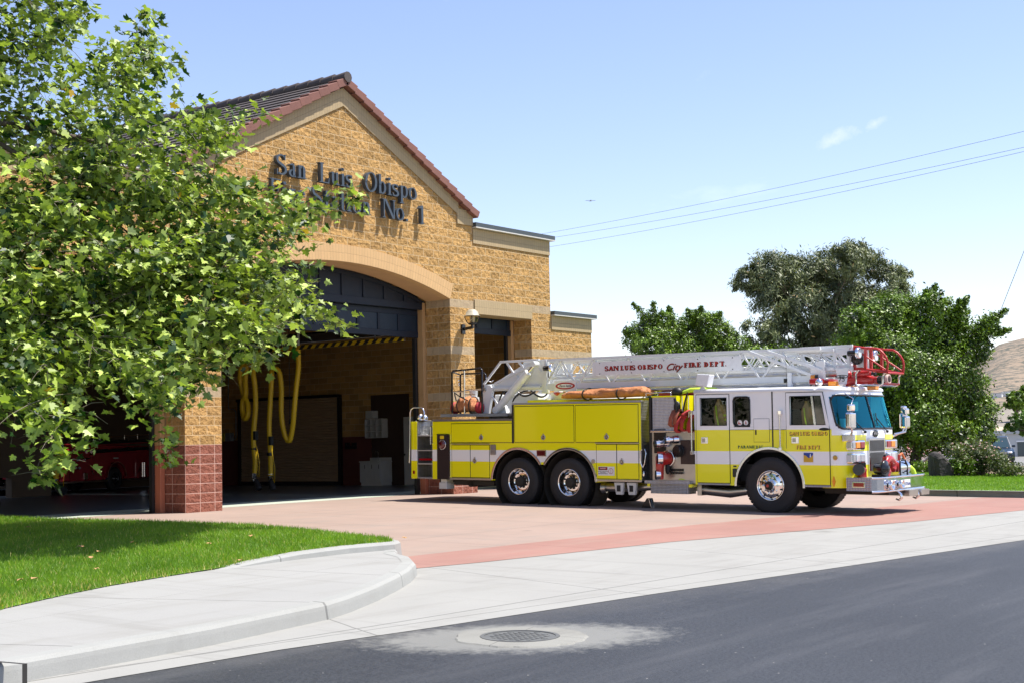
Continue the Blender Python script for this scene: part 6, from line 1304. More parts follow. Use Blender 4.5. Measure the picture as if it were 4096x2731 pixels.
E(MB().lathe([(.0001, -.12), (.13, .06), (.15, .10), (.0001, .10)], (.42, 1.0, 2.42), 'z', 16), 'red_deck_cone', M['redp']); E(MB().box(-.1, .3, .7, 1.7, 2.28, 2.36).box(.25, .9, .9, 1.4, 2.34, 2.50), 'deck_gear', M['plastic_w'])
# underbody
E(MB().tube([(2.20, .25, .42), (2.6, .25, .42), (3.3, .35, .45)], [.09, .10, .08], 14).tube([(2.12, .2, .40), (2.22, .22, .41)], [.11, .11], 16).tube([(4.55, .35, .42), (5.2, .35, .38), (5.6, .4, .42)], [.11, .12, .09], 14).box(4.5, 4.6, .2, .5, .30, .52), 'exhaust_pipe', M['steel'])
for x in (2.60, 2.92): E(MB().prism([(x, .28), (x+.16, .28), (x+.20, .54), (x-.05, .54)], 'y', .02, .10), 'stowed_chock_holder', M['plastic_w'], bevel=.012); E(MB().box(x+.03, x+.12, .01, .03, .35, .48), 'holder_slot', M['black'])
E(MB().box(-2.0, -.8, .1, .5, .40, .50).tube([(-1.5, .1, .45), (-1.5, .3, .45)], .09, 14).box(-.95, -.55, .5, .9, .25, .5), 'underbody_tank', M['under'])

# ---- things lying on or in the engine
def soft(name, label, cat, pts, rad, mat, parent_mats=(), n=14, wob=.17, seed=1, extra=None):
    r_ = random.Random(seed); mb = MB(); P = [np.array(p, float) for p in pts]; Q = []; RR_ = []
    for i in range(len(P)-1):
        for k in range(6): t = k/6; Q.append(P[i]*(1-t)+P[i+1]*t); RR_.append(rad[i]*(1-t)+rad[i+1]*t)
    Q.append(P[-1]); RR_.append(rad[-1]); vs = []; n_ = n
    for i, (p, rr_) in enumerate(zip(Q, RR_)):
        ph = r_.random()*6
        for k in range(n_):
            a = 2*math.pi*k/n_; f = 1+wob*math.sin(3*a+ph+i*.9)+r_.uniform(-wob, wob)*.9; z = math.sin(a)*rr_[1]*f; vs.append((p[0]+r_.uniform(-1, 1)*.02, p[1]+math.cos(a)*rr_[0]*f, p[2]+max(z, -rr_[1]*.8)))
    m_ = len(Q); fs = [(i*n_+k, i*n_+(k+1) % n_, (i+1)*n_+(k+1) % n_, (i+1)*n_+k) for i in range(m_-1) for k in range(n_)]
    mb.add(vs, fs, True).add(vs[:n_], [tuple(range(n_))[::-1]]).add(vs[-n_:], [tuple(range(n_))])
    o_ = mb.build(name, mat); o_.matrix_world = MT; s2 = o_.modifiers.new('sub', 'SUBSURF'); s2.levels = 1; s2.render_levels = 1
    return tag(o_, label, cat)
tb = soft('canvas_roll', 'long brown canvas roll strapped on top of the yellow body under the ladder', 'canvas roll', [(.95, .42, 2.40), (1.2, .42, 2.43), (2.0, .42, 2.44), (2.7, .42, 2.45), (3.1, .42, 2.47), (3.28, .42, 2.44)], [np.array(a) for a in ((.10, .05), (.20, .10), (.22, .12), (.22, .12), (.20, .13), (.12, .06))], M['tarp'], seed=3)
for x in (1.62, 2.52):
    s_ = MB().tube([(x+.015*math.sin(t), .42+.222*math.cos(t), 2.445+.128*math.sin(t)) for t in [2*math.pi*i/16 for i in range(16)]], .016, 6, closed=True).build('strap', M['plastic_k'], tb)
bg_ = soft('duffel_bag', 'brown and red duffel bag lying on the platform behind the railing', 'duffel bag', [(-2.30, .58, 2.20), (-2.15, .58, 2.24), (-1.95, .58, 2.27), (-1.75, .58, 2.25), (-1.62, .58, 2.19)], [np.array(a) for a in ((.16, .12), (.20, .19), (.21, .21), (.20, .18), (.14, .12))], M['tarp'], seed=9)
for x, w1 in ((-2.36, .05), (-1.60, .05)):
    MB().ball((x, .58, 2.19), .15, 12, (.5, 1.1, 1.0)).build('end_panel', M['bagred'], bg_)
for x in (-2.14, -1.78): MB().tube([(x+.05*math.cos(t)*0, .58+.205*math.cos(t), 2.25+.205*math.sin(t)) for t in [2*math.pi*i/18 for i in range(18)]], .013, 6, closed=True).build('strap', M['plastic_k'], bg_)
MB().tube([(-2.14, .36, 2.36), (-2.2, .38, 2.5), (-2.25, .42, 2.56), (-2.05, .38, 2.46), (-1.78, .36, 2.36)], .014, 6).build('handle', M['plastic_k'], bg_)
def coat_(name, label, x, y, z, seed):
    r_ = random.Random(seed); root = bpy.data.objects.new(name, None); C.objects.link(root); root.matrix_world = MT @ Matrix.Translation((x, y, z)); tag(root, label, 'coat', 'coats hanging in the cab windows')
    vs = []; rows = [(0, .035, .03), (-.06, .05, .04), (-.12, .11, .06), (-.2, .15, .08), (-.33, .155, .09), (-.46, .175, .10), (-.58, .19, .10)]; n_ = 16
    for i, (z_, a, b) in enumerate(rows):
        for k in range(n_): t = 2*math.pi*k/n_; f = 1+.16*math.sin(4*t+i*.6)+r_.uniform(-.06, .06); vs.append((a*f*math.cos(t)+.03*i*.4, b*f*math.sin(t), z_))
    fs = [(i*n_+k, (i+1)*n_+k, (i+1)*n_+(k+1) % n_, i*n_+(k+1) % n_) for i in range(len(rows)-1) for k in range(n_)]
    mb = MB().add(vs, fs, True).add(vs[-n_:], [tuple(range(n_))]); body = mb.build('body', M['coat'], root); body.modifiers.new('s', 'SUBSURF').render_levels = 1
    MB().tube([(.10, -.02, -.13), (.19, -.05, -.28), (.24, -.06, -.46)], [.06, .055, .05], 10).build('sleeve', M['coat'], root)
    mb = MB(); 
    for c in ((.20, -.055, -.33), (.225, -.06, -.42)): mb.lathe([(.058, -.02), (.058, .02)], c, 'z', 12)
    mb.tube([(-.02, -.085, -.14), (.02, -.12, -.35), (.07, -.13, -.57)], .016, 5)
    mb.build('reflective_band', M['hiviz'], root)
coat_('turnout_coat', 'tan coat with lime bands hanging in the rear cab window', 5.06, .16, 2.27, 4)
coat_('turnout_coat', 'tan coat with lime bands hanging in the front door window', 7.02, .17, 2.20, 8)
text('locker_letters', 'T1', .12, 5.22, .10, 2.18, M['white'])
ck = bpy.data.objects.new('wheel_chock', None); C.objects.link(ck); ck.matrix_world = MT @ Matrix.Translation((3.24, .22, 0)); tag(ck, 'black wheel chock standing on the apron under the engine, before the tread plate step', 'wheel chock')
MB().prism([(-.14, .0), (.12, .0), (.06, .21), (.0, .21)], 'y', .0, .16).build('wedge', M['gloss_black'], ck, .01); MB().bar((.12, -.005, .02), (.065, -.005, .20), .009).bar((.128, .08, .02), (.068, .08, .20), .009).build('edge', M['alu'], ck)

# ================================================================ old engine and trolley in the hall
RWp, FWp = onG(458, 1961), onG(169, 1981)
ax_ = FWp-RWp; ax_[2] = 0; Lw = float(np.linalg.norm(ax_)); ax_ /= Lw; iny = np.cross([0, 0, 1.0], ax_)
if iny @ FW < 0: iny = -iny
old = empty('vintage_fire_engine', label='dark maroon vintage fire engine with black suction hoses inside the left bay', cat='fire engine')
# right-handed frame: x back towards the rear wheel, y away from the camera
bx = -ax_; old.matrix_world = Matrix(((bx[0], iny[0], 0, RWp[0]), (bx[1], iny[1], 0, RWp[1]), (0, 0, 1, 0.01), (0, 0, 0, 1)))
oc = crop(0, 1550, .338)
def ot(px):                                        # pixel -> (x, h) on the old engine's near side
    d = ray(*oc(*px)); t = ((RWp-CAM) @ iny)/(d @ iny); q = CAM+d*t-RWp; return float(q @ bx), float(q[2])
O = lambda mb, n, mt, par=None, bv=0.0: [q.build(n, mt, par or old, bv) for q in (pieces(mb) if n not in KEEP else [mb])][0]
xa, ha = ot((835, 665)); xe, he = ot((1700, 655)); hb = ot((835, 1120))[1]
O(MB().prism(([(xa, hb+.02), (-.48, hb+.02)]+[(.0-.52*math.cos(R(t)), .42+.50*math.sin(R(t))) for t in range(12, 169, 8)]+[(.52, hb+.02), (xe+.8, hb+.02), (xe+.8, ha-.12), (xa, ha)]), 'y', 0, 1.7), 'body', M['maroon'], bv=.03)
xc, hc = ot((545, 820)); O(MB().prism([(xc, hb+.03), (xa-.01, hb+.03), (xa-.01, ha-.15), (xc+.35, ha-.45), (xc, ha-.55)], 'y', .02, 1.68), 'cowl', M['maroon'], bv=.05)
O(MB().prism([(-Lw-.3, .5), (xc-.01, .5), (xc-.01, 1.15), (-Lw-.3, 1.05)], 'y', .35, 1.3), 'bonnet', M['maroon'], bv=.08)
P = [(math.cos(t)*.56, .0, .40+math.sin(t)*.56) for t in [R(5+170*i/20) for i in range(21)]]
fe = MB()
for i in range(20): a, b = P[i], P[i+1]; fe.add([(a[0], -.10, a[2]), (b[0], -.10, b[2]), (b[0], .35, b[2]+.02), (a[0], .35, a[2]+.02)], [(0, 1, 2, 3)], True)
f_ = O(fe, 'fender', M['maroon']); O(MB().tube([(p[0], -.11, p[2]) for p in P], .018, 6), 'fender_bead', pm('maroon_edge', (.30, .10, .07), .3), f_)
O(MB().prism([(-Lw-.5, .45), (-Lw-.25, .85), (-Lw+.2, .85), (-Lw+.7, .38), (-Lw+.6, .36), (-Lw+.15, .72), (-Lw-.2, .72), (-Lw-.42, .42)], 'y', -.1, .3), 'fender', M['maroon'], bv=.02)
O(MB().box(-Lw+.65, -.55, -.14, .2, hb-.03, hb+.015).box(.55, xe+.8, -.14, .2, hb-.03, hb+.015), 'running_board', M['steel'])
for wx_ in (0, -Lw):
    for yy in (-.06, 1.45):
        w_ = O(MB().lathe([(.20, .02), (.28, .0), (.36, .01), (.40, .05), (.40, .17), (.36, .22), (.2, .2)], (wx_, yy, .40), 'y', 32), 'wheel', M['tyre']); O(MB().lathe([(.235, .02), (.22, .0), (.20, .05), (.10, .07), (.09, .03), (.05, -.01), (.001, -.02)], (wx_, yy, .40), 'y', 28), 'hub', M['gloss_black'], w_); O(MB().lathe([(.215, -.004), (.235, -.004)], (wx_, yy+.01, .40), 'y', 28), 'rim_line', M['alu'], w_); O(MB().ball((wx_, yy-.02, .40), .035, 8), 'hub_cap', M['chrome'], w_)
for pa, pb in (((1070, 650), (1700, 612)), ((1075, 755), (1700, 705))):
    a, b = ot(pa), ot(pb); hz_ = O(MB().tube([(a[0], -.09, a[1]), (b[0]+.7, -.09, b[1]-.02)], .055, 12), 'suction_hose', M['plastic_k']); mb = MB()
    for f in (.02, .62): x = a[0]+(b[0]-a[0])*f+.05; mb.lathe([(.058, -.03), (.07, 0), (.058, .03)], (x, -.09, a[1]+(b[1]-a[1])*f), 'x', 12)
    mb.tube([(a[0]-.1, -.09, a[1]), (a[0], -.09, a[1])], .06, 12); O(mb, 'couplings', M['chrome'], hz_); O(MB().bar((a[0], -.03, a[1]-.09), (b[0]+.7, -.03, b[1]-.10), .03), 'wood_rail', M['bagred'], hz_)
a, b = ot((1065, 598)), ot((1700, 552)); mb = MB().tube([(a[0], .05, a[1]), (b[0]+.7, .05, b[1])], .014, 6)
for f in (.08, .32, .65, .9): x = a[0]+(b[0]-a[0])*f; mb.tube([(x, .05, a[1]-.12), (x, .05, a[1]+(b[1]-a[1])*f+.02)], .012, 6)
c, d = ot((1145, 572)), ot((1330, 548)); mb.tube([(c[0], .5, c[1]-.2), (c[0], .5, c[1]), (d[0], .5, d[1]), (d[0], .5, d[1]-.2)], .012, 6); O(mb, 'top_rail', M['chrome'])
c, d = ot((905, 705)), ot((990, 755)); g = O(MB().box(c[0], d[0], -.03, .0, d[1], c[1]), 'gauge_panel', M['alu'], bv=.01)
mb = MB()
for f in (.2, .5, .8): mb.disc((c[0]+(d[0]-c[0])*f, -.035, (c[1]+d[1])/2), 'y', .03, .01, 14)
O(mb, 'gauges', M['plastic_k'], g); mb = MB()
for p in ((895, 850), (970, 850), (860, 950), (905, 950), (1015, 715)): s_, h_ = ot(p); mb.tube([(s_, .0, h_), (s_, -.12, h_)], [.055, .045], 14).ball((s_, -.13, h_), .03, 8)
mb.tube([ (lambda q: (q[0], -.08, q[1]))(ot(p)) for p in ((880, 870), (1050, 830))], .018, 6).tube([(lambda q: (q[0], -.08, q[1]))(ot(p)) for p in ((1060, 960), (1080, 1030))], .014, 6); O(mb, 'pump_valves', M['chrome'])
s_, h_ = ot((1012, 1048)); O(MB().box(s_-.09, s_+.09, -.03, 0, h_-.11, h_+.11), 'plate', M['alu'], bv=.01); s_, h_ = ot((1367, 833)); O(MB().box(s_-.14, s_+.14, -.02, 0, h_-.02, h_+.02), 'name_strip', M['plastic_w'])
for dx in (0, .11): s_, h_ = ot((1650, 965)); O(MB().tube([(s_+dx, -.12, h_-.26), (s_+dx, -.12, h_+.24)], .05, 12), 'extinguisher', M['chrome'])
s_, h_ = ot((755, 880)); O(MB().disc((s_, -.0, h_), 'y', .07, .012, 18), 'gold_crest', M['brass']); a, b = ot((700, 958)), ot((835, 948)); O(MB().bar((a[0], -.0, a[1]), (b[0], -.0, b[1]), .012), 'gold_line', M['brass'])
# steel trolley left of the old engine
D0 = 43.0; a = onD(-60, 1897, D0); b = onD(95, 1893, D0+.6); g0 = onG(60, 1985)
tr_ = empty('steel_trolley', (a[0], a[1], 0), 'low steel trolley on castors beside the vintage engine', 'trolley'); u = np.array([b[0]-a[0], b[1]-a[1], 0]); u /= np.linalg.norm(u); v = np.array([-u[1], u[0], 0]); zt = float(a[2]); mb = MB()
for k in (0, .7): mb.tube([v*k+np.array((0, 0, zt)), u*1.25+v*k+np.array((0, 0, zt))], .025, 8)
mb.bar(v*.35+np.array((0, 0, zt-.03)), u*1.25+v*.35+np.array((0, 0, zt-.03)), .7, .02); mb.build('frame', M['galv'], tr_)
for x in (.1, 1.15):
    for k in (.05, .65):
        p = u*x+v*k; l_ = MB().tube([p+np.array((0, 0, zt)), p+np.array((0, 0, .16))], .018, 6).build('leg', M['galv'], tr_); MB().ball(p+np.array((0, 0, .085)), .08, 12, (1, .5, 1)).build('castor', M['plastic_k'], l_)
MB().tube([u*.1+v*.35+np.array((0, 0, .25)), u*1.15+v*.35+np.array((0, 0, .25))], .02, 6).bar(u*.2+v*.3+np.array((0, 0, .3)), u*1.0+v*.4+np.array((0, 0, .32)), .4, .06).build('lower_shelf', M['alu'], tr_)

# ================================================================ plane tree in the foreground
SC = 4096/2352
def inpoly(x, y, P):
    c = False; j = len(P)-1
    for i in range(len(P)):
        if (P[i][1] > y) != (P[j][1] > y) and x < (P[j][0]-P[i][0])*(y-P[i][1])/(P[j][1]-P[i][1])+P[i][0]: c = not c
        j = i
    return c
CR = [(-900, -400), (240, -400), (215, 10), (205, 60), (190, 125), (225, 145), (250, 90), (300, 65), (350, 45), (375, 90), (395, 130), (385, 165), (330, 165), (320, 205), (400, 230), (440, 240), (470, 225), (485, 250), (560, 260), (590, 255), (585, 300), (575, 345), (560, 400), (600, 425), (700, 435), (790, 450), (810, 470), (730, 490), (715, 545), (690, 560), (640, 555), (650, 600), (700, 630), (715, 680), (765, 740), (700, 745), (650, 755), (615, 790), (600, 820), (545, 820), (500, 800), (460, 820), (445, 860), (410, 870), (400, 930), (385, 960), (365, 1030), (350, 1010), (335, 950), (300, 905), (240, 895), (190, 900), (150, 895), (140, 960), (190, 990), (180, 1030), (125, 1085), (80, 1085), (100, 1050), (85, 990), (40, 960), (0, 960), (-900, 980)]
def crown_depth(x, y): return 18.0+math.hypot(x*SC-150, y*SC-1750)/1700*4.6
def inset(x, y, d): return (y < 780 or x < 0 or x > 400 or inpoly(x, y+48, CR)) and all(inpoly(x+a, y+b, CR) for a, b in ((d, 0), (0, -d), (0, d*1.5), (d*.7, -d*.7), (d*.7, d*.7), (-d, 0)) if -100 < x < 900)
rt = random.Random(21); clumps = []
def try_add(n, x0, x1, y0, y1, big):
    k = 0; g = 0
    while k < n and g < n*40:
        g += 1; x, y = rt.uniform(x0, x1), rt.uniform(y0, y1)
        if inpoly(x, y, CR) and inset(x, y, 17 if (x > 440 and y < 440) else 10):
            D = crown_depth(x, y)+rt.uniform(-1.1, 2.2); clumps.append((CAM+ray(x*SC, y*SC)*D, rt.uniform(.8, 1.2)*big, D)); k += 1
try_add(330, -120, 820, 430, 1110, .9); try_add(175, -120, 640, -120, 470, .9); try_add(150, -900, -120, -400, 980, 1.4); try_add(60, -300, 240, -400, -120, 1.3)
for x, y in ((60, 620), (150, 700), (250, 640), (340, 700), (120, 820), (230, 800), (330, 790), (420, 740), (500, 700), (60, 500), (200, 520), (300, 480), (420, 560), (520, 600), (150, 400), (60, 350), (580, 690), (420, 440), (330, 360), (470, 330), (380, 650), (260, 730), (180, 780), (60, 760), (470, 800), (30, 850), (90, 840), (300, 560), (90, 250), (180, 300), (60, 140)):
    for q in range(1 if y < 460 else 3): X, Y = x+rt.uniform(-35, 35), y+rt.uniform(-35, 35); D = crown_depth(X, Y)+rt.uniform(.5, 3.2); X += 0; clumps.append((CAM+ray(X*SC, Y*SC)*D, rt.uniform(1., 1.4), D))
for x, y in ((815, 460), (800, 440), (770, 735), (755, 725), (600, 250), (395, 150), (350, 40), (200, 30), (380, 1045), (372, 1010), (110, 1090), (140, 1060), (430, 890), (85, 1075), (605, 825), (470, 860), (190, 1000), (180, 940), (640, 450), (725, 480), (690, 500), (710, 610)):
    D = crown_depth(x, y)+rt.uniform(-.4, .6); clumps.append((CAM+ray(x*SC, y*SC)*D, .55, D))
tree_root = np.array([-9.2, -4.4, prof(-4.4)+.16])
pt_ = empty('plane_tree', tree_root, 'leafy plane tree hanging over the left lawn in front of the station', 'tree')
# skeleton: limbs first, then a branch from each clump to the nearest node
nodes = [(tree_root, .22)]; segs = []
def path(a, b, r0, r1, bend=.5, n=6):
    a, b = np.array(a, float), np.array(b, float); mid = (a+b)/2+np.array([rt.uniform(-.2, .2), rt.uniform(-.2, .2), bend]); pts = []
    for i in range(n+1): t = i/n; pts.append((1-t)**2*a+2*t*(1-t)*mid+t*t*b)
    rs = [r0+(r1-r0)*i/n for i in range(n+1)]; segs.append((pts, rs)); 
    for p, r_ in zip(pts[1:], rs[1:]): nodes.append((p, r_))
    return pts[-1]
tp_ = path(tree_root+np.array((0, 0, -.3)), tree_root+np.array((.3, -.2, 3.2)), .26, .19, 0); tp2 = path(tp_, tp_+np.array((.6, .2, 3.0)), .18, .11, 0)
for x, y, dd in ((300, 540, 0), (560, 430, .6), (480, 640, 0), (120, 300, .5), (150, 820, 0), (600, 680, .4), (-300, 300, 0), (-500, 700, 0), (330, 800, 0), (-300, -200, 1)):
    D = crown_depth(x, y)+dd+2.0; e_ = CAM+ray(x*SC, y*SC)*D; path(tp_ if e_[2] < 4.6 else tp2, e_, .055, .014, .35, 9)
allN = np.array([n_[0] for n_ in nodes]); allR = [n_[1] for n_ in nodes]
clumps.sort(key=lambda c: np.min(np.linalg.norm(allN-c[0], axis=1)))
twigs = MB(); V, LP, CN, TN = [], [], [], []; NV = [0]
half = np.array([(0, 0), (.16, -.09), (.34, -.10), (.52, .05), (.40, .20), (.70, .44), (.50, .49), (.27, .50), (.30, .72), (.12, .74), (0, 1.0)])
half2 = np.array([(0, 0), (.10, -.06), (.30, .0), (.45, .22), (.30, .30), (.42, .55), (.20, .60), (.0, .95)])
def leaf(p, nrm_, tipdir, s, tone):
    global V
    z = nrm_/np.linalg.norm(nrm_); y = tipdir-z*(tipdir @ z); y /= max(np.linalg.norm(y), 1e-6); x = np.cross(y, z); b = NV[0]; h = half; n_ = len(h)
    fold = rt.uniform(.12, .40); curl = rt.uniform(.05, .35); sx = rt.uniform(.88, 1.12)
    for sg in (1, -1):
        pts = [p+s*(x*sg*a*sx*(1 if abs(a) < 1e-6 else 1)+y*c+z*(abs(a)*fold-curl*c*c)) for a, c in h]
        V.append(np.array(pts)); ids = list(range(b, b+n_)); LP.extend(ids if sg < 0 else ids[::-1]); CN.append(n_); TN.extend([tone]*n_); b += n_
    NV[0] = b
for ci, (c, sz, D) in enumerate(clumps):
    dd = np.linalg.norm(allN-c, axis=1); j = int(np.argmin(dd)); a = allN[j]; rj = min(allR[j]*.6, .010+.010*dd[j])
    mid = (a+c)/2+np.array([rt.uniform(-.1, .1), rt.uniform(-.1, .1), .10*dd[j]]); pts = [(1-t)**2*a+2*t*(1-t)*mid+t*t*c for t in (0, .25, .5, .75, 1)]
    twigs.tube(pts, [rj, rj*.85, rj*.7, rj*.55, .005], 5, caps=False)
    if dd[j] > .3: allN = np.vstack([allN, pts[2], pts[3], c]); allR += [rj*.7, rj*.55, .006]
    else: allN = np.vstack([allN, c]); allR += [.006]
    nl = int(42*sz*rt.uniform(.75, 1.25)); R_c = .37*sz; tone0 = rt.uniform(-.12, .12)
    for t_ in range(3): e_ = c+np.array([rt.gauss(0, .5), rt.gauss(0, .5), rt.gauss(-.25, .4)])*R_c*1.4; twigs.tube([c, (c+e_)/2+np.array((0, 0, .04)), e_], [.006, .004, .002], 4, caps=False)
    for k in range(nl):
        off = np.array([rt.gauss(0, .62), rt.gauss(0, .62), rt.gauss(-.10, .48)])*R_c; p = c+off
        up = np.array([rt.gauss(.10, .42), rt.gauss(-.18, .42), 1.0]) if rt.random() < .72 else np.array([rt.gauss(0, 1), rt.gauss(0, 1), rt.gauss(0, .6)])
        tip = np.array([off[0]*1.2+rt.gauss(0, .5), off[1]*1.2+rt.gauss(0, .5), -.55+rt.gauss(0, .3)])
        tone = min(.88, max(0, rt.gauss(.40, .30)+tone0)); 
        if rt.random() < .004: tone = 1.0
        leaf(p, up, tip, rt.uniform(.075, .155)*(1.2 if rt.random() < .25 else .9), tone)
V = np.concatenate(V)
lm = leafmat('plane_leaf', (.010, .042, .006), (.50, .62, .12), (.50, .33, .04), trans=.20, rough=.48, spec=.4)  # wide tone range puts sunlit and dark inner leaves into the colour
o_ = bulk('crown', V-tree_root, LP, CN, lm, pt_, attr=TN)
tk = MB()
for pts, rs in segs: tk.tube([p-tree_root for p in pts], rs, 9, caps=False)
tk.build('trunk', M['bark'], pt_)
tw = twigs; tw.v = [tuple(np.array(p)-tree_root) for p in tw.v]; tw.build('branches', M['twig'], pt_)

# ================================================================ background trees
def leafy(name, label, base, blobs, n, s0, s1, mat, trunk, bark, group=None, flat=.8, droop=0, asp=.45, sprigs=(), seed=1, tone_lo=.25, per=46):
    r_ = np.random.default_rng(seed); base = np.array(base, float); root = empty(name, base, label, 'tree', group)
    B = [(np.array(c), r) for c, r in blobs]; w_ = np.array([r**2 for c, r in B]); w_ /= w_.sum()
    # small clusters spread near the surface of each lobe, leaves within each cluster
    nc = max(1, n//per); ci = r_.choice(len(B), nc, p=w_); u = r_.normal(size=(nc, 3)); u /= np.linalg.norm(u, axis=1)[:, None]; rad = .50+.52*r_.random(nc)**.6
    cen = np.array([B[i][0] for i in ci])+u*(np.array([B[i][1] for i in ci])*rad)[:, None]*np.array([1, 1, flat]); cr_ = np.array([B[i][1] for i in ci])*r_.uniform(.13, .30, nc)
    k = r_.integers(0, nc, n); off = r_.normal(size=(n, 3))*.55; P = cen[k]+off*cr_[k][:, None]
    if len(sprigs):
        ns = int(n*.05); i = r_.integers(0, len(sprigs), ns); t = r_.random(ns)[:, None]; A = np.array([s[0] for s in sprigs]); E_ = np.array([s[1] for s in sprigs]); Q = A[i]*(1-t)+E_[i]*t+r_.normal(size=(ns, 3))*.14*(1.25-t); P[:ns] = Q
    nv = r_.normal(size=(n, 3))*.62+u[k]*.85; nv[:, 2] += .30; nv /= np.linalg.norm(nv, axis=1)[:, None]; a = r_.normal(size=(n, 3)); a[:, 2] -= droop; a -= nv*(a*nv).sum(1)[:, None]; a /= np.linalg.norm(a, axis=1)[:, None]; b = np.cross(nv, a)
    s = r_.uniform(s0, s1, n)[:, None]; VV = np.stack([P-a*s, P+b*s*asp, P+a*s, P-b*s*asp], 1).reshape(-1, 3)
    ct = r_.normal(0, .24, nc); tone = np.clip(tone_lo+.38*r_.random(n)+ct[k], 0, .89); tone[r_.random(n) < .01] = 1.0  # tone per cluster adds lighter and shaded clumps to the leaf colour
    bulk('crown', VV-base, np.arange(4*n), np.full(n, 4), mat, root, attr=np.repeat(tone, 4))
    mb = MB()
    for pts, rs in trunk: mb.tube([np.array(p)-base for p in pts], rs, 8, caps=False)
    mb.build('trunk', bark, root)
    mb = MB(); fork = np.array(trunk[0][0][-1])
    for j in r_.choice(nc, min(nc, 45), replace=False): e_ = cen[j]; m_ = fork*.45+e_*.55+np.array((0, 0, -.15*np.linalg.norm(e_-fork)*.3)); mb.tube([fork-base, m_-base, e_-base], [.035, .022, .010], 5, caps=False)
    for q in sprigs: mb.tube([np.array(q[0])-base, np.array(q[1])-base], [.03, .008], 5, caps=False)
    mb.build('branches', bark, root); return root
def B_(D, lst, dj=.0): 
    rr_ = random.Random(5); return [(CAM+ray(x*SC, y*SC)*(D+rr_.uniform(-dj, dj)), r*SC*D/FPX) for x, y, r in lst]
def B2_(D, lst, dj=.0): return B_(D, [(x, y, r*1.22) for x, y, r in lst], dj)
def P_(D, x, y): return CAM+ray(x*SC, y*SC)*D
oakm = leafmat('oak_leaf', (.006, .020, .003), (.21, .34, .02), (.34, .46, .04), trans=.12, rough=.45); eum = leafmat('eucalyptus_leaf', (.022, .038, .014), (.22, .25, .10), (.50, .34, .16), trans=.12, rough=.5)  # oak colours carry shade and lit accents in the leaves themselves
D = 51.0; bs_ = onG(3655, 1893); bs_[2] = prof(bs_[1])+.05; D = float((bs_-CAM) @ FW)
oak_b = B_(D, [(1990, 760, 62), (2050, 735, 62), (2120, 745, 70), (2190, 790, 62), (2235, 800, 45), (1975, 840, 62), (2050, 840, 75), (2130, 860, 85), (2200, 890, 70), (2240, 950, 52), (2180, 980, 68), (2100, 960, 80), (2030, 950, 62), (1990, 920, 55), (2155, 1002, 34), (2050, 972, 36), (2205, 1008, 38), (2150, 700, 32), (2255, 1000, 34), (2275, 745, 22), (2200, 735, 34), (1960, 760, 45)], 1.0)
leafy('oak_tree', 'dense dark green oak tree behind the ladder tip, right of the engine', bs_, oak_b, 120000, .035, .078, oakm, [([P_(D, 2098, 1085), P_(D, 2106, 1040), P_(D, 2122, 985), P_(D, 2125, 930), P_(D, 2120, 880)], [.22, .19, .17, .14, .10]), ([P_(D, 2120, 985), P_(D, 2180, 900), P_(D, 2230, 830)], [.10, .07, .03])], M['bark'], group='oak trees behind the engine', seed=3, flat=1.0, sprigs=[(P_(D, 2230, 770), P_(D, 2322, 758)), (P_(D, 2240, 760), P_(D, 2312, 712)), (P_(D, 2130, 710), P_(D, 2148, 655)), (P_(D, 2130, 710), P_(D, 2128, 668)), (P_(D, 2190, 740), P_(D, 2222, 682)), (P_(D, 2190, 740), P_(D, 2205, 690)), (P_(D, 2250, 745), P_(D, 2298, 768))])
D2 = 74.0; eb = P_(D2, 1880, 1040); eb[2] = prof(eb[1])
euc = B2_(D2, [(1765, 640, 52), (1725, 645, 34), (1700, 668, 18), (1815, 625, 42), (1850, 645, 55), (1900, 625, 50), (1940, 600, 40), (1965, 580, 32), (1985, 615, 42), (2030, 650, 46), (2070, 640, 28), (2060, 690, 40), (1790, 705, 50), (1860, 720, 60), (1930, 700, 62), (2000, 710, 52), (1745, 760, 30), (1800, 770, 48), (1880, 790, 42), (1960, 780, 55), (1730, 800, 26), (1840, 840, 45), (1920, 850, 60), (1990, 850, 60)], 1.5)
leafy('eucalyptus_tree', 'tall grey green eucalyptus tree with brownish tips, behind the ladder', eb, euc, 90000, .08, .17, eum, [([eb, P_(D2, 1885, 900), P_(D2, 1878, 820), P_(D2, 1872, 780)], [.4, .34, .28, .22]), ([P_(D2, 1872, 790), P_(D2, 1850, 755), P_(D2, 1815, 730), P_(D2, 1775, 690)], [.16, .12, .08, .04]), ([P_(D2, 1874, 790), P_(D2, 1905, 720), P_(D2, 1925, 660), P_(D2, 1950, 600)], [.18, .13, .09, .04]), ([P_(D2, 1876, 800), P_(D2, 1950, 760), P_(D2, 2010, 700)], [.15, .1, .04])], pm('eucalyptus_bark', (.20, .13, .09), .85, var=.3), seed=5, flat=.85, droop=1.1, asp=.22, per=70, tone_lo=.3)
D3 = 62.0; ob = P_(D3, 1560, 1050); ob[2] = prof(ob[1])
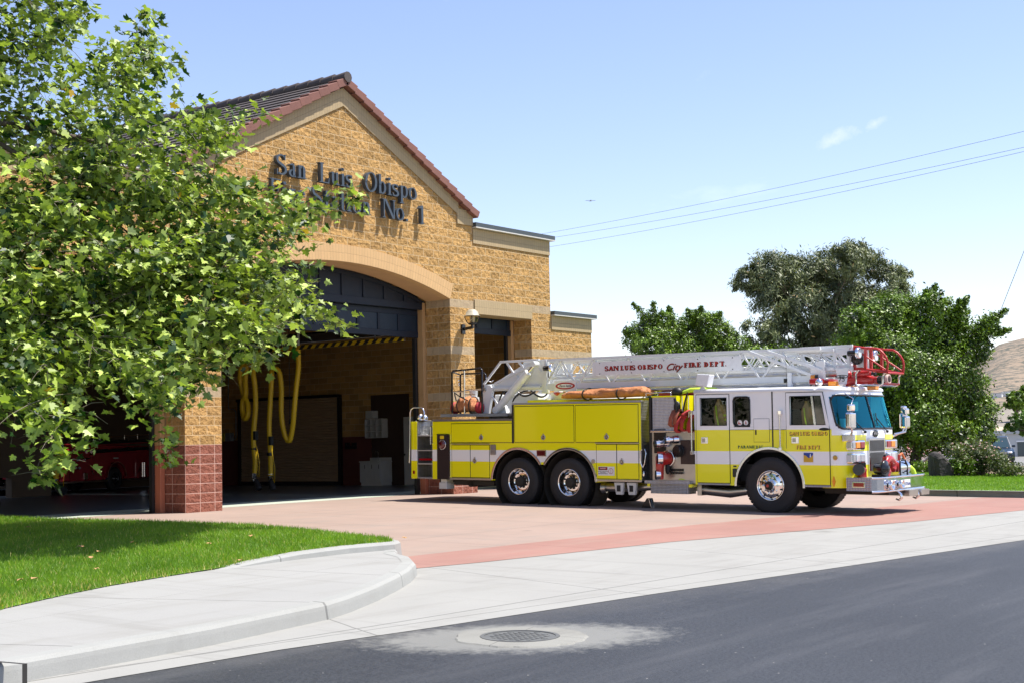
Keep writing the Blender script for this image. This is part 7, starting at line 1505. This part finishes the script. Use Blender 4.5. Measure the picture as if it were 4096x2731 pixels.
leafy('oak_tree', 'low green oak tree above the ladder, right beside the station', ob, B_(D3, [(1465, 775, 34), (1490, 755, 36), (1535, 770, 42), (1580, 765, 40), (1620, 755, 42), (1660, 780, 40), (1500, 800, 45), (1560, 810, 52), (1630, 820, 50), (1690, 810, 40), (1480, 850, 45), (1560, 870, 60), (1650, 870, 60), (1530, 735, 24), (1610, 735, 26), (1530, 930, 50), (1620, 930, 50)], 1.0), 80000, .04, .08, oakm, [([ob, P_(D3, 1562, 960), P_(D3, 1560, 870), P_(D3, 1558, 800)], [.25, .2, .15, .1])], M['bark'], group='oak trees behind the engine', seed=8, flat=1.0, sprigs=[(P_(D3, 1500, 745), P_(D3, 1452, 697)), (P_(D3, 1505, 745), P_(D3, 1500, 695)), (P_(D3, 1540, 745), P_(D3, 1536, 705)), (P_(D3, 1590, 740), P_(D3, 1580, 712)), (P_(D3, 1640, 750), P_(D3, 1655, 718)), (P_(D3, 1470, 780), P_(D3, 1432, 762)), (P_(D3, 1600, 740), P_(D3, 1612, 705))])
D4 = 70.0; fb = P_(D4, 1750, 1050); fb[2] = prof(fb[1])
leafy('oak_tree', 'dark oak tree half hidden behind the cab roof and ladder', fb, B_(D4, [(1720, 850, 55), (1780, 840, 50), (1700, 920, 55), (1790, 900, 60), (1860, 900, 55), (1930, 900, 50), (1760, 970, 50)], 1.0), 22000, .06, .11, oakm, [([fb, P_(D4, 1750, 920)], [.25, .12])], M['bark'], group='oak trees behind the engine', seed=12, flat=1.0)
bright = leafmat('bright_leaf', (.03, .075, .006), (.14, .26, .02), None, trans=.25, rough=.45)
D5 = 72.0; sb_ = P_(D5, 2395, 1075); sb_[2] = -.5
leafy('small_tree', 'small bright green tree above the dark blue car at the right edge', sb_, B_(D5, [(2328, 972, 17), (2352, 966, 24), (2312, 984, 11), (2345, 988, 14), (2390, 970, 30), (2420, 975, 30)], .5), 9000, .06, .11, bright, [([sb_, P_(D5, 2392, 990)], [.12, .08])], M['bark'], seed=14, flat=1.0)
for i, (x, y, r, Dd, lb) in enumerate(((2335, 918, 20, 260, 'dark green tree below the white houses on the hillside'), (2370, 905, 26, 270, 'dark round tree at the right edge below the hill'))):
    b0 = P_(Dd, x, y+r*1.5); leafy('hillside_tree', lb, b0, B_(Dd, [(x, y, r), (x-r*.8, y+r*.5, r*.6), (x+r*.8, y+r*.4, r*.7)], 1), 5000, .25, .5, oakm, [([b0, P_(Dd, x, y)], [.4, .2])], M['bark'], group='trees below the hill', seed=20+i, flat=1.0)

# ---- planting bed: boulder, flowering shrubs, low plants
bo = onG(3765, 1908, .1); Db = float((bo-CAM) @ FW); u = RT.copy(); u[2] = 0; u /= np.linalg.norm(u); v = FW.copy(); v[2] = 0; v /= np.linalg.norm(v); k = Db/FPX*.5103
rb = np.random.default_rng(4); ring_ = [(442, 1200), (455, 1180), (485, 1170), (520, 1180), (560, 1225), (590, 1260), (608, 1300), (612, 1378), (450, 1378), (442, 1280)]
mb = MB(); c0 = (525, 1290); vs = []; n_ = len(ring_)
for dz, sc in ((-.42, .55), (-.28, .88), (0, 1), (.3, .9), (.5, .5)):
    for x, y in ring_:
        X = ((c0[0]+(x-c0[0])*sc)-525)*k+rb.normal(0, .012); Z = (1378-(1378-(y-c0[1])*sc-c0[1]+0) - 0)
        hh = max(0.0, (1378-(c0[1]+(y-c0[1])*sc))*k) if y < 1378 else -.05
        vs.append(u*X+v*(dz+rb.normal(0, .02))+np.array((0, 0, hh+rb.normal(0, .012))))
fs = [(j*n_+i, j*n_+(i+1) % n_, (j+1)*n_+(i+1) % n_, (j+1)*n_+i) for j in range(4) for i in range(n_)]
mb.add(vs, fs, False).add(vs[:n_], [tuple(range(n_))[::-1]]).add(vs[-n_:], [tuple(range(n_))])
o_ = mb.build('boulder', pm('dark_rock', (.040, .033, .030), .85, var=.5, vs=3, bump=1.0, bs=9, bd=.06), None, .03); o_.location = tuple(bo); tag(o_, 'dark upright boulder in the planting bed right of the oak trunk', 'boulder')
def shrub(label, base, rx, h, n, mat, flowers=None, nf=0, seed=1, s=.05, group=None, cat='shrub', name='flowering_shrub'):
    r_ = np.random.default_rng(seed); root = empty(name, base, label, cat, group); nc = 38; cen = r_.normal(size=(nc, 3))*np.array([rx*.42, rx*.42, h*.20])+np.array([0, 0, h*.52]); cen[:, 2] = np.clip(cen[:, 2], .05, h*.95)
    k = r_.integers(0, nc, n); P = cen[k]+r_.normal(size=(n, 3))*np.array([.11, .11, .10])*rx; P[:, 2] = np.abs(P[:, 2])+.02
    nv = r_.normal(size=(n, 3)); nv[:, 2] = abs(nv[:, 2])+.2; nv /= np.linalg.norm(nv, axis=1)[:, None]; a = np.cross(nv, r_.normal(size=(n, 3))); a /= np.linalg.norm(a, axis=1)[:, None]; b = np.cross(nv, a); ss = r_.uniform(.6, 1.3, n)[:, None]*s
    bulk('foliage', np.stack([P-a*ss, P+b*ss*.4, P+a*ss, P-b*ss*.4], 1).reshape(-1, 3), np.arange(4*n), np.full(n, 4), mat, root, attr=np.repeat(np.clip(.3+.4*r_.random(n)+r_.normal(0, .15, nc)[k], 0, .89), 4))
    mb = MB()
    for j in range(16): e_ = cen[j]; mb.tube([(0, 0, 0), (e_[0]*.4, e_[1]*.4, e_[2]*.6), tuple(e_)], [.02, .012, .005], 5, caps=False)
    mb.build('stems', M['twig'], root)
    if flowers:
        mb = MB()
        for j in range(nf):
            q = cen[r_.integers(0, nc)]+r_.normal(size=3)*rx*.17; q[2] = max(q[2]+h*.06, .1); mb.ball(q, .026*r_.uniform(.6, 1.3), 4, (1.2, 1.2, .6))
        mb.build('flowers', flowers, root)
    return root
pink = pm('pale_pink_petals', (.62, .40, .34), .7); purp = pm('mauve_petals', (.38, .22, .42), .7)
greym = leafmat('grey_shrub_leaf', (.04, .06, .02), (.16, .19, .06), None, trans=.15)
g0 = onG(3925, 1906, .1); shrub('wide flowering shrub with pale pink blossoms, right of the boulder', g0, 1.05, 1.12, 6500, greym, pink, 220, 31, .055)
g1 = onG(3810, 1905, .1)+v*(-.5); shrub('low dark shrub with mauve flowers at the foot of the boulder', g1, .75, .62, 2200, oakm, purp, 30, 32, .05)
g2 = onG(3700, 1893, .1); shrub('low dark shrub between the oak trunk and the boulder', g2, .6, .34, 1400, oakm, purp, 8, 33, .05)
g3 = onG(4030, 1910, .1); shrub('small olive shrub at the right end of the planting bed', g3, .55, .42, 1500, greym, None, 0, 34, .045)

# ---- chain link fence behind the oak
fa, fb_ = onG(3560, 1862), onG(3812, 1872); fa[2] = fb_[2] = prof(-3); fv = fb_-fa; Lf = float(np.linalg.norm(fv)); fv /= Lf
Hf = float((1867-1768)*((fa-CAM) @ FW)/FPX); fn = empty('chain_link_fence', fa, 'grey chain link fence with steel posts behind the oak trunk', 'fence')
for i, t in enumerate((0.02, .25, .48, .93)): p = fv*Lf*t; MB().tube([p, p+np.array((0, 0, Hf))], .038, 8).ball(p+np.array((0, 0, Hf)), .045, 8).build('post', M['galv'], fn)
MB().tube([fv*0+np.array((0, 0, Hf-.03)), fv*Lf+np.array((0, 0, Hf-.03))], .022, 6).tube([fv*Lf*.48+np.array((0, 0, .1)), fv*Lf*.93+np.array((0, 0, Hf-.1))], .03, 6).build('rail', M['galv'], fn)
mb = MB(); sp_ = .075; n_ = int((Lf+Hf)/sp_)
for i in range(n_):
    s_ = i*sp_-Hf
    for sg in (1, -1):
        p0, p1 = (s_, 0.0), (s_+Hf, Hf)
        if p0[0] < 0: p0 = (0, -s_)
        if p1[0] > Lf: p1 = (Lf, Lf-s_)
        if sg < 0: p0, p1 = (p0[0], Hf-p0[1]), (p1[0], Hf-p1[1])
        mb.bar(fv*p0[0]+np.array((0, 0, p0[1])), fv*p1[0]+np.array((0, 0, p1[1])), .005)
mb.build('mesh', M['galv'], fn)

# ---- parked cars
def car(name, label, pos, heading, paint, L_=4.7, Wd=1.85, H=1.78, suv=True, cat='car'):
    root = empty(name, pos, label, cat, rz=heading); z0 = .32
    # side outline, x forward
    lowp = [(-L_/2, .42), (-L_/2+.06, .95), (L_/2-1.35, 1.02), (L_/2-.25, .93), (L_/2, .78), (L_/2, .38), (L_/2-.35, .30)]
    def arch(c): return [(c+.40*math.cos(R(t)), .34+.40*math.sin(R(t))) for t in range(0, 181, 15)]
    wf, wr = L_/2-.88, -L_/2+.92
    poly = [(-L_/2, .40)]+[(-L_/2+.03, .9), (-L_/2+.10, 1.04), (L_/2-1.30, 1.06), (L_/2-.45, .98), (L_/2-.06, .86), (L_/2, .70), (L_/2-.02, .36)]+[(wf+.42, .30)]+arch(wf)+[(wf-.42, .30), (wr+.42, .30)]+arch(wr)+[(wr-.42, .32)]
    body = MB().prism(poly, 'y', -Wd/2, Wd/2).build('body', paint, root, .05, 3)
    gh = [(-L_/2+.16, 1.045), (-L_/2+.34, H-.10), (-L_/2+.6, H-.01), (L_/2-2.25, H), (L_/2-2.0, H-.05), (L_/2-1.28, 1.045)]
    if not suv: gh = [(-L_/2+.55, 1.045), (-L_/2+1.2, H-.03), (L_/2-2.2, H), (L_/2-1.35, 1.045)]
    cab_ = MB(); n_ = len(gh); vs = [(x, -Wd/2+.04+(z-1.04)*.22, z) for x, z in gh]+[(x, Wd/2-.04-(z-1.04)*.22, z) for x, z in gh]
    cab_.add(vs, [tuple(range(n_)), tuple(range(n_, 2*n_))[::-1]]+[(i, n_+i, n_+(i+1) % n_, (i+1) % n_) for i in range(n_)])
    cb_ = cab_.build('cabin', paint, root, .04, 2)
    gx = M['car_glass']; x1 = gh[-1][0]; xt = gh[-2][0]
    ws = MB(); e = .012; ws.add([(x1+e-.05, -Wd/2+.16, 1.10), (x1+e-.05, Wd/2-.16, 1.10), (xt+e+.10, Wd/2-.28, H-.12), (xt+e+.10, -Wd/2+.28, H-.12)], [(0, 1, 2, 3)]); ws.build('windscreen', gx, root)
    for sg in (-1, 1):
        for a, b in (((-.55, .40), (x1-.42, xt-.10)) if suv else ((-.7, .35), (x1-.42, xt-.05))): pass
        for xa_, xb_ in ((-L_/2+.45, -.62), (-.52, .30), (.40, x1-.40)):
            tl = 0 if xb_ < .35 else .40; y_ = lambda z: sg*(Wd/2-.04-(z-1.04)*.22+.006)
            q = [(xa_, y_(1.12), 1.12), (xb_, y_(1.12), 1.12), (max(xb_-tl, xa_+.05), y_(H-.16), H-.16), (xa_+(.12 if xa_ < -1 else 0), y_(H-.16), H-.16)]; MB().add(q, [(0, 1, 2, 3) if sg < 0 else (3, 2, 1, 0)]).build('side_window', gx, root)
        MB().box(x1-.50, x1-.36, sg*(Wd/2), sg*(Wd/2+.20), 1.10, 1.24).build('wing_mirror', paint, root, .03)
        for wx_ in (wf, wr):
            w_ = MB().lathe([(.20, -.01), (.25, -.03), (.34, -.02), (.365, .03), (.365, .20), (.34, .24), (.2, .22)], (wx_, -Wd/2+.02 if sg < 0 else Wd/2-.26, .365), 'y', 28).build('wheel', M['tyre'], root); yb_ = -Wd/2+.02 if sg < 0 else Wd/2-.06
            mb = MB().lathe([(.001, 0), (.05, -.01), (.06, .02), (.19, .03), (.22, .0)], (wx_, yb_, .365), 'y', 20)
            for k_ in range(5): a_ = 2*math.pi*k_/5; mb.bar((wx_, yb_+.005, .365), (wx_+.19*math.cos(a_), yb_+.005, .365+.19*math.sin(a_)), .05, .02)
            mb.build('rim', M['alu'], w_)
        MB().ball((L_/2-.10, sg*(Wd/2-.28), .80), .20, 12, (.5, 1.05, .45)).build('headlight', M['clear'], root); MB().ball((L_/2-.06, sg*(Wd/2-.16), .52), .09, 10, (.5, 1, .6)).build('fog_lamp', M['amber'], root)
        if suv: MB().tube([(-1.8, sg*.62, H+.06), (.2, sg*.62, H+.06)], .02, 6).box(-1.7, -1.6, sg*.60, sg*.64, H-.02, H+.05).box(0, .1, sg*.60, sg*.64, H-.02, H+.05).build('roof_rail', M['alu'], root)
    g_ = MB().box(L_/2-.06, L_/2+.015, -.50, .50, .62, .86).build('grille', M['plastic_k'], root, .02); mb = MB()
    for i in range(3): mb.box(L_/2+.0, L_/2+.03, -.49, .49, .66+i*.07, .69+i*.07)
    mb.build('grille_bars', M['alu'], g_); MB().box(L_/2-.2, L_/2+.06, -Wd/2+.04, Wd/2-.04, .38, .56).build('bumper', M['plastic_k'], root, .05); MB().box(L_/2-1.15, L_/2-.7, -.25, .25, 1.045, 1.085).build('bonnet_scoop', paint, root, .02)
    return root
M['car_glass'] = pm('car_glass', (.02, .05, .06), .05, coat=1.0)
gp = CAM+ray(4062, 1858)*86.0; gp[2] = 1.3301-(1858-1715.5)*86.0/FPX; 
car('parked_car', 'dark blue four wheel drive car with roof rails at the right edge', gp+u*-1.2, R(-158), M['navycar'], cat='car')
rc = onD(3692, 1818, 74); rc[2] = -.75; car('parked_car', 'red car seen through the chain link fence behind the oak', rc, R(20), pm('red_car_paint', (.40, .03, .03), .25, coat=1), H=1.55, suv=False)
# low ground beyond the planting bed
# ---- low buildings, far houses, hill, wires, aeroplane
def lowb(name, label, px0, px1, ytop, D, depth, col, group=None, roof=None, zb=-1.2):
    a, b = onD(px0, ytop, D), onD(px1, ytop, D+(18 if D > 500 else 0)*(1 if px0 < 4030 else .8)/6.0*(px1-px0)/8); u_ = b-a; u_[2] = 0; l_ = float(np.linalg.norm(u_)); u_ /= l_; n__ = np.array([-u_[1], u_[0], 0]); n__ = n__ if n__ @ FW > 0 else -n__
    root = bpy.data.objects.new(name, None); C.objects.link(root); root.matrix_world = Matrix(((u_[0], n__[0], 0, a[0]), (u_[1], n__[1], 0, a[1]), (0, 0, 1, zb), (0, 0, 0, 1))); tag(root, label, 'building', group); h_ = float(a[2])-zb
    MB().box(0, l_, 0, depth, 0, h_).build('wall', pm(name+'_wall', col, .9, var=.06), root); MB().box(-.2, l_+.2, -.3, depth+.2, h_+.003, h_+.28).build('roof', roof or pm('flat_roof_edge', (.45, .45, .44), .7), root)
    return root, l_, h_
rt1, l_, h_ = lowb('low_building', 'low pale stuccoed building beyond the car park', 3420, 4300, 1748, 118, 12, (.50, .50, .49))
for i in range(7): x = l_*(i+.5)/7; w_ = MB().box(x-.9, x+.9, -.06, -.004, h_-2.0, h_-.7).build('window', M['car_glass'], rt1); MB().box(x-1.0, x+1.0, -.09, -.062, h_-.69, h_-.58).box(x-1.0, x+1.0, -.12, -.062, h_-2.12, h_-2.01).build('frame', M['white'], w_)
for i, (x0_, x1_, yt, Dd, lb) in enumerate(((4006, 4022, 1570, 800, 'small white house on the hillside, leftmost of the three'), (4026, 4046, 1574, 800, 'white domed tank on the hillside between two white houses'), (4048, 4066, 1565, 800, 'small white house on the hillside, rightmost of the three'))):
    a = onD(x0_, yt+22, Dd)
    if i == 1:
        o_ = MB().lathe([(1.6, -1), (1.6, 1.7), (1.2, 2.2), (.001, 2.5)], (0, 0, 0), 'z', 20).build('water_tank', M['white']); o_.location = tuple(onD(4036, 1592, Dd)); tag(o_, lb, 'tank')
    else: lowb('white_house', lb, x0_, x1_, yt, Dd, 6, (.7, .7, .68), 'white houses on the hillside', zb=float(a[2])-1)
def hgt(t): return t
m = N('dry_hill_grass'); o = m.obj(); nb = m.noise(.075, 6, .68, o); nf = m.noise(.012, 5, .6, o)
mpg = m.n('ShaderNodeMapping', Vector=o); mpg.inputs['Scale'].default_value = (1, 1, 2.5)
v_ = m.noise(.22, 5, .7, mpg.outputs[0]); bushes = m.ramp(m.math('ADD', m.math('MULTIPLY', nb, .5), m.math('MULTIPLY', v_, .5)), (.49, (0, 0, 0)), (.53, (1, 1, 1)))
c = m.mix(nf, (.20, .14, .085, 1), (.30, .22, .14, 1)); c = m.mix(m.math('MULTIPLY', m.noise(.2, 3, .7, o), .5), c, (.24, .20, .16, 1)); c = m.mix(m.math('MULTIPLY', bushes, .85), c, (.045, .055, .04, 1)); m.p(Base__Color=c, Roughness=.95)
def ridge(name, prof_, D0_, D1_, mat, seed, base_y, bumps=.012, nr=26):
    xs = np.arange(prof_[0][0], prof_[-1][0]+1, 24); ys = np.interp(xs, [p[0] for p in prof_], [p[1] for p in prof_]); r_ = np.random.default_rng(seed); vs = []
    w1 = r_.normal(size=(6, 3))
    for j in range(nr+1):
        t = j/nr; D_ = D0_+(D1_-D0_)*t
        for x, y in zip(xs, ys):
            yy = base_y+(y-base_y)*(math.sin(t*math.pi/2)**.9); q = CAM+ray(x, yy)*D_
            q[2] += sum(bumps*D_*.12*math.sin(q[0]*.004*(i+1)*(1+abs(w1[i, 0]))+q[1]*.005*(i+1)*w1[i, 1]+w1[i, 2]*3)/(i+1) for i in range(6))*math.sin(t*math.pi)
            vs.append(q)
    n_ = len(xs); return tag(MB().add(vs, [(j*n_+i, j*n_+i+1, (j+1)*n_+i+1, (j+1)*n_+i) for j in range(nr) for i in range(n_-1)], True).build(name, mat), kind='structure')
ridge('hill', [(3300, 1700), (3600, 1590), (3800, 1500), (3900, 1440), (4000, 1375), (4096, 1352), (4400, 1290), (5200, 1350), (6500, 1640)], 640, 1500, m.m, 2, 1690)
ridge('low_hill', [(3900, 1700), (4010, 1632), (4060, 1618), (4200, 1640), (5000, 1660), (5600, 1700)], 250, 330, concrete('dry_ground', (.24, .21, .17), .2, rough=.95), 3, 1705)
for i, (a_, b_, lb) in enumerate((((1205, 528), (2420, 286), 'thin overhead wire, highest of the three'), ((1222, 531), (2420, 324), 'thin overhead wire, middle of the three'), ((1266, 547), (2420, 333), 'thin overhead wire, lowest of the three'))):
    A, B2 = P_(120, a_[0]-260, a_[1]+56), P_(70, *b_); pts = []
    for k_ in range(41): t = k_/40; p = A*(1-t)+B2*t; p[2] -= 2.2*t*(1-t); pts.append(p)
    o_ = MB().tube(pts, .0095, 5).build('overhead_wire', M['gloss_black']); tag(o_, lb, 'wire', 'overhead wires behind the station')
A, B2 = P_(66, 2290, 735), P_(66, 2420, 405); tag(MB().tube([A, (A+B2)/2, B2], .013, 5).build('stay_wire', M['gloss_black']), 'steep dark stay wire rising from the oak to the right edge', 'wire')
ap = onD(2362, 804, 1500); pl = empty('aeroplane', ap, 'tiny light aeroplane high in the sky above the wires', 'aeroplane')
am = pm('aircraft_grey', (.30, .32, .36), .5); MB().tube([-FW*3.5*0+RT*0+v*-3.6+u*.6, v*-2+u*.3, v*1.5, v*4-u*.5], [.3, .65, .6, .15], 10).build('fuselage', am, pl)
MB().add([u*-5.2+np.array((0, 0, .2)), u*5.2+np.array((0, 0, .1)), u*5.2+v*1.3+np.array((0, 0, .1)), u*-5.2+v*1.3+np.array((0, 0, .2)), u*-5.2+np.array((0, 0, .4)), u*5.2+np.array((0, 0, .3)), u*5.2+v*1.3+np.array((0, 0, .3)), u*-5.2+v*1.3+np.array((0, 0, .4))], [(0, 1, 2, 3), (7, 6, 5, 4), (0, 4, 5, 1), (1, 5, 6, 2), (2, 6, 7, 3), (3, 7, 4, 0)]).build('wing', am, pl)
MB().bar(v*3.6-u*1.8, v*3.6+u*1.8, .8, .12).bar(v*3.6, v*3.9+np.array((0, 0, 1.4)), .12, .7).build('tail', am, pl)
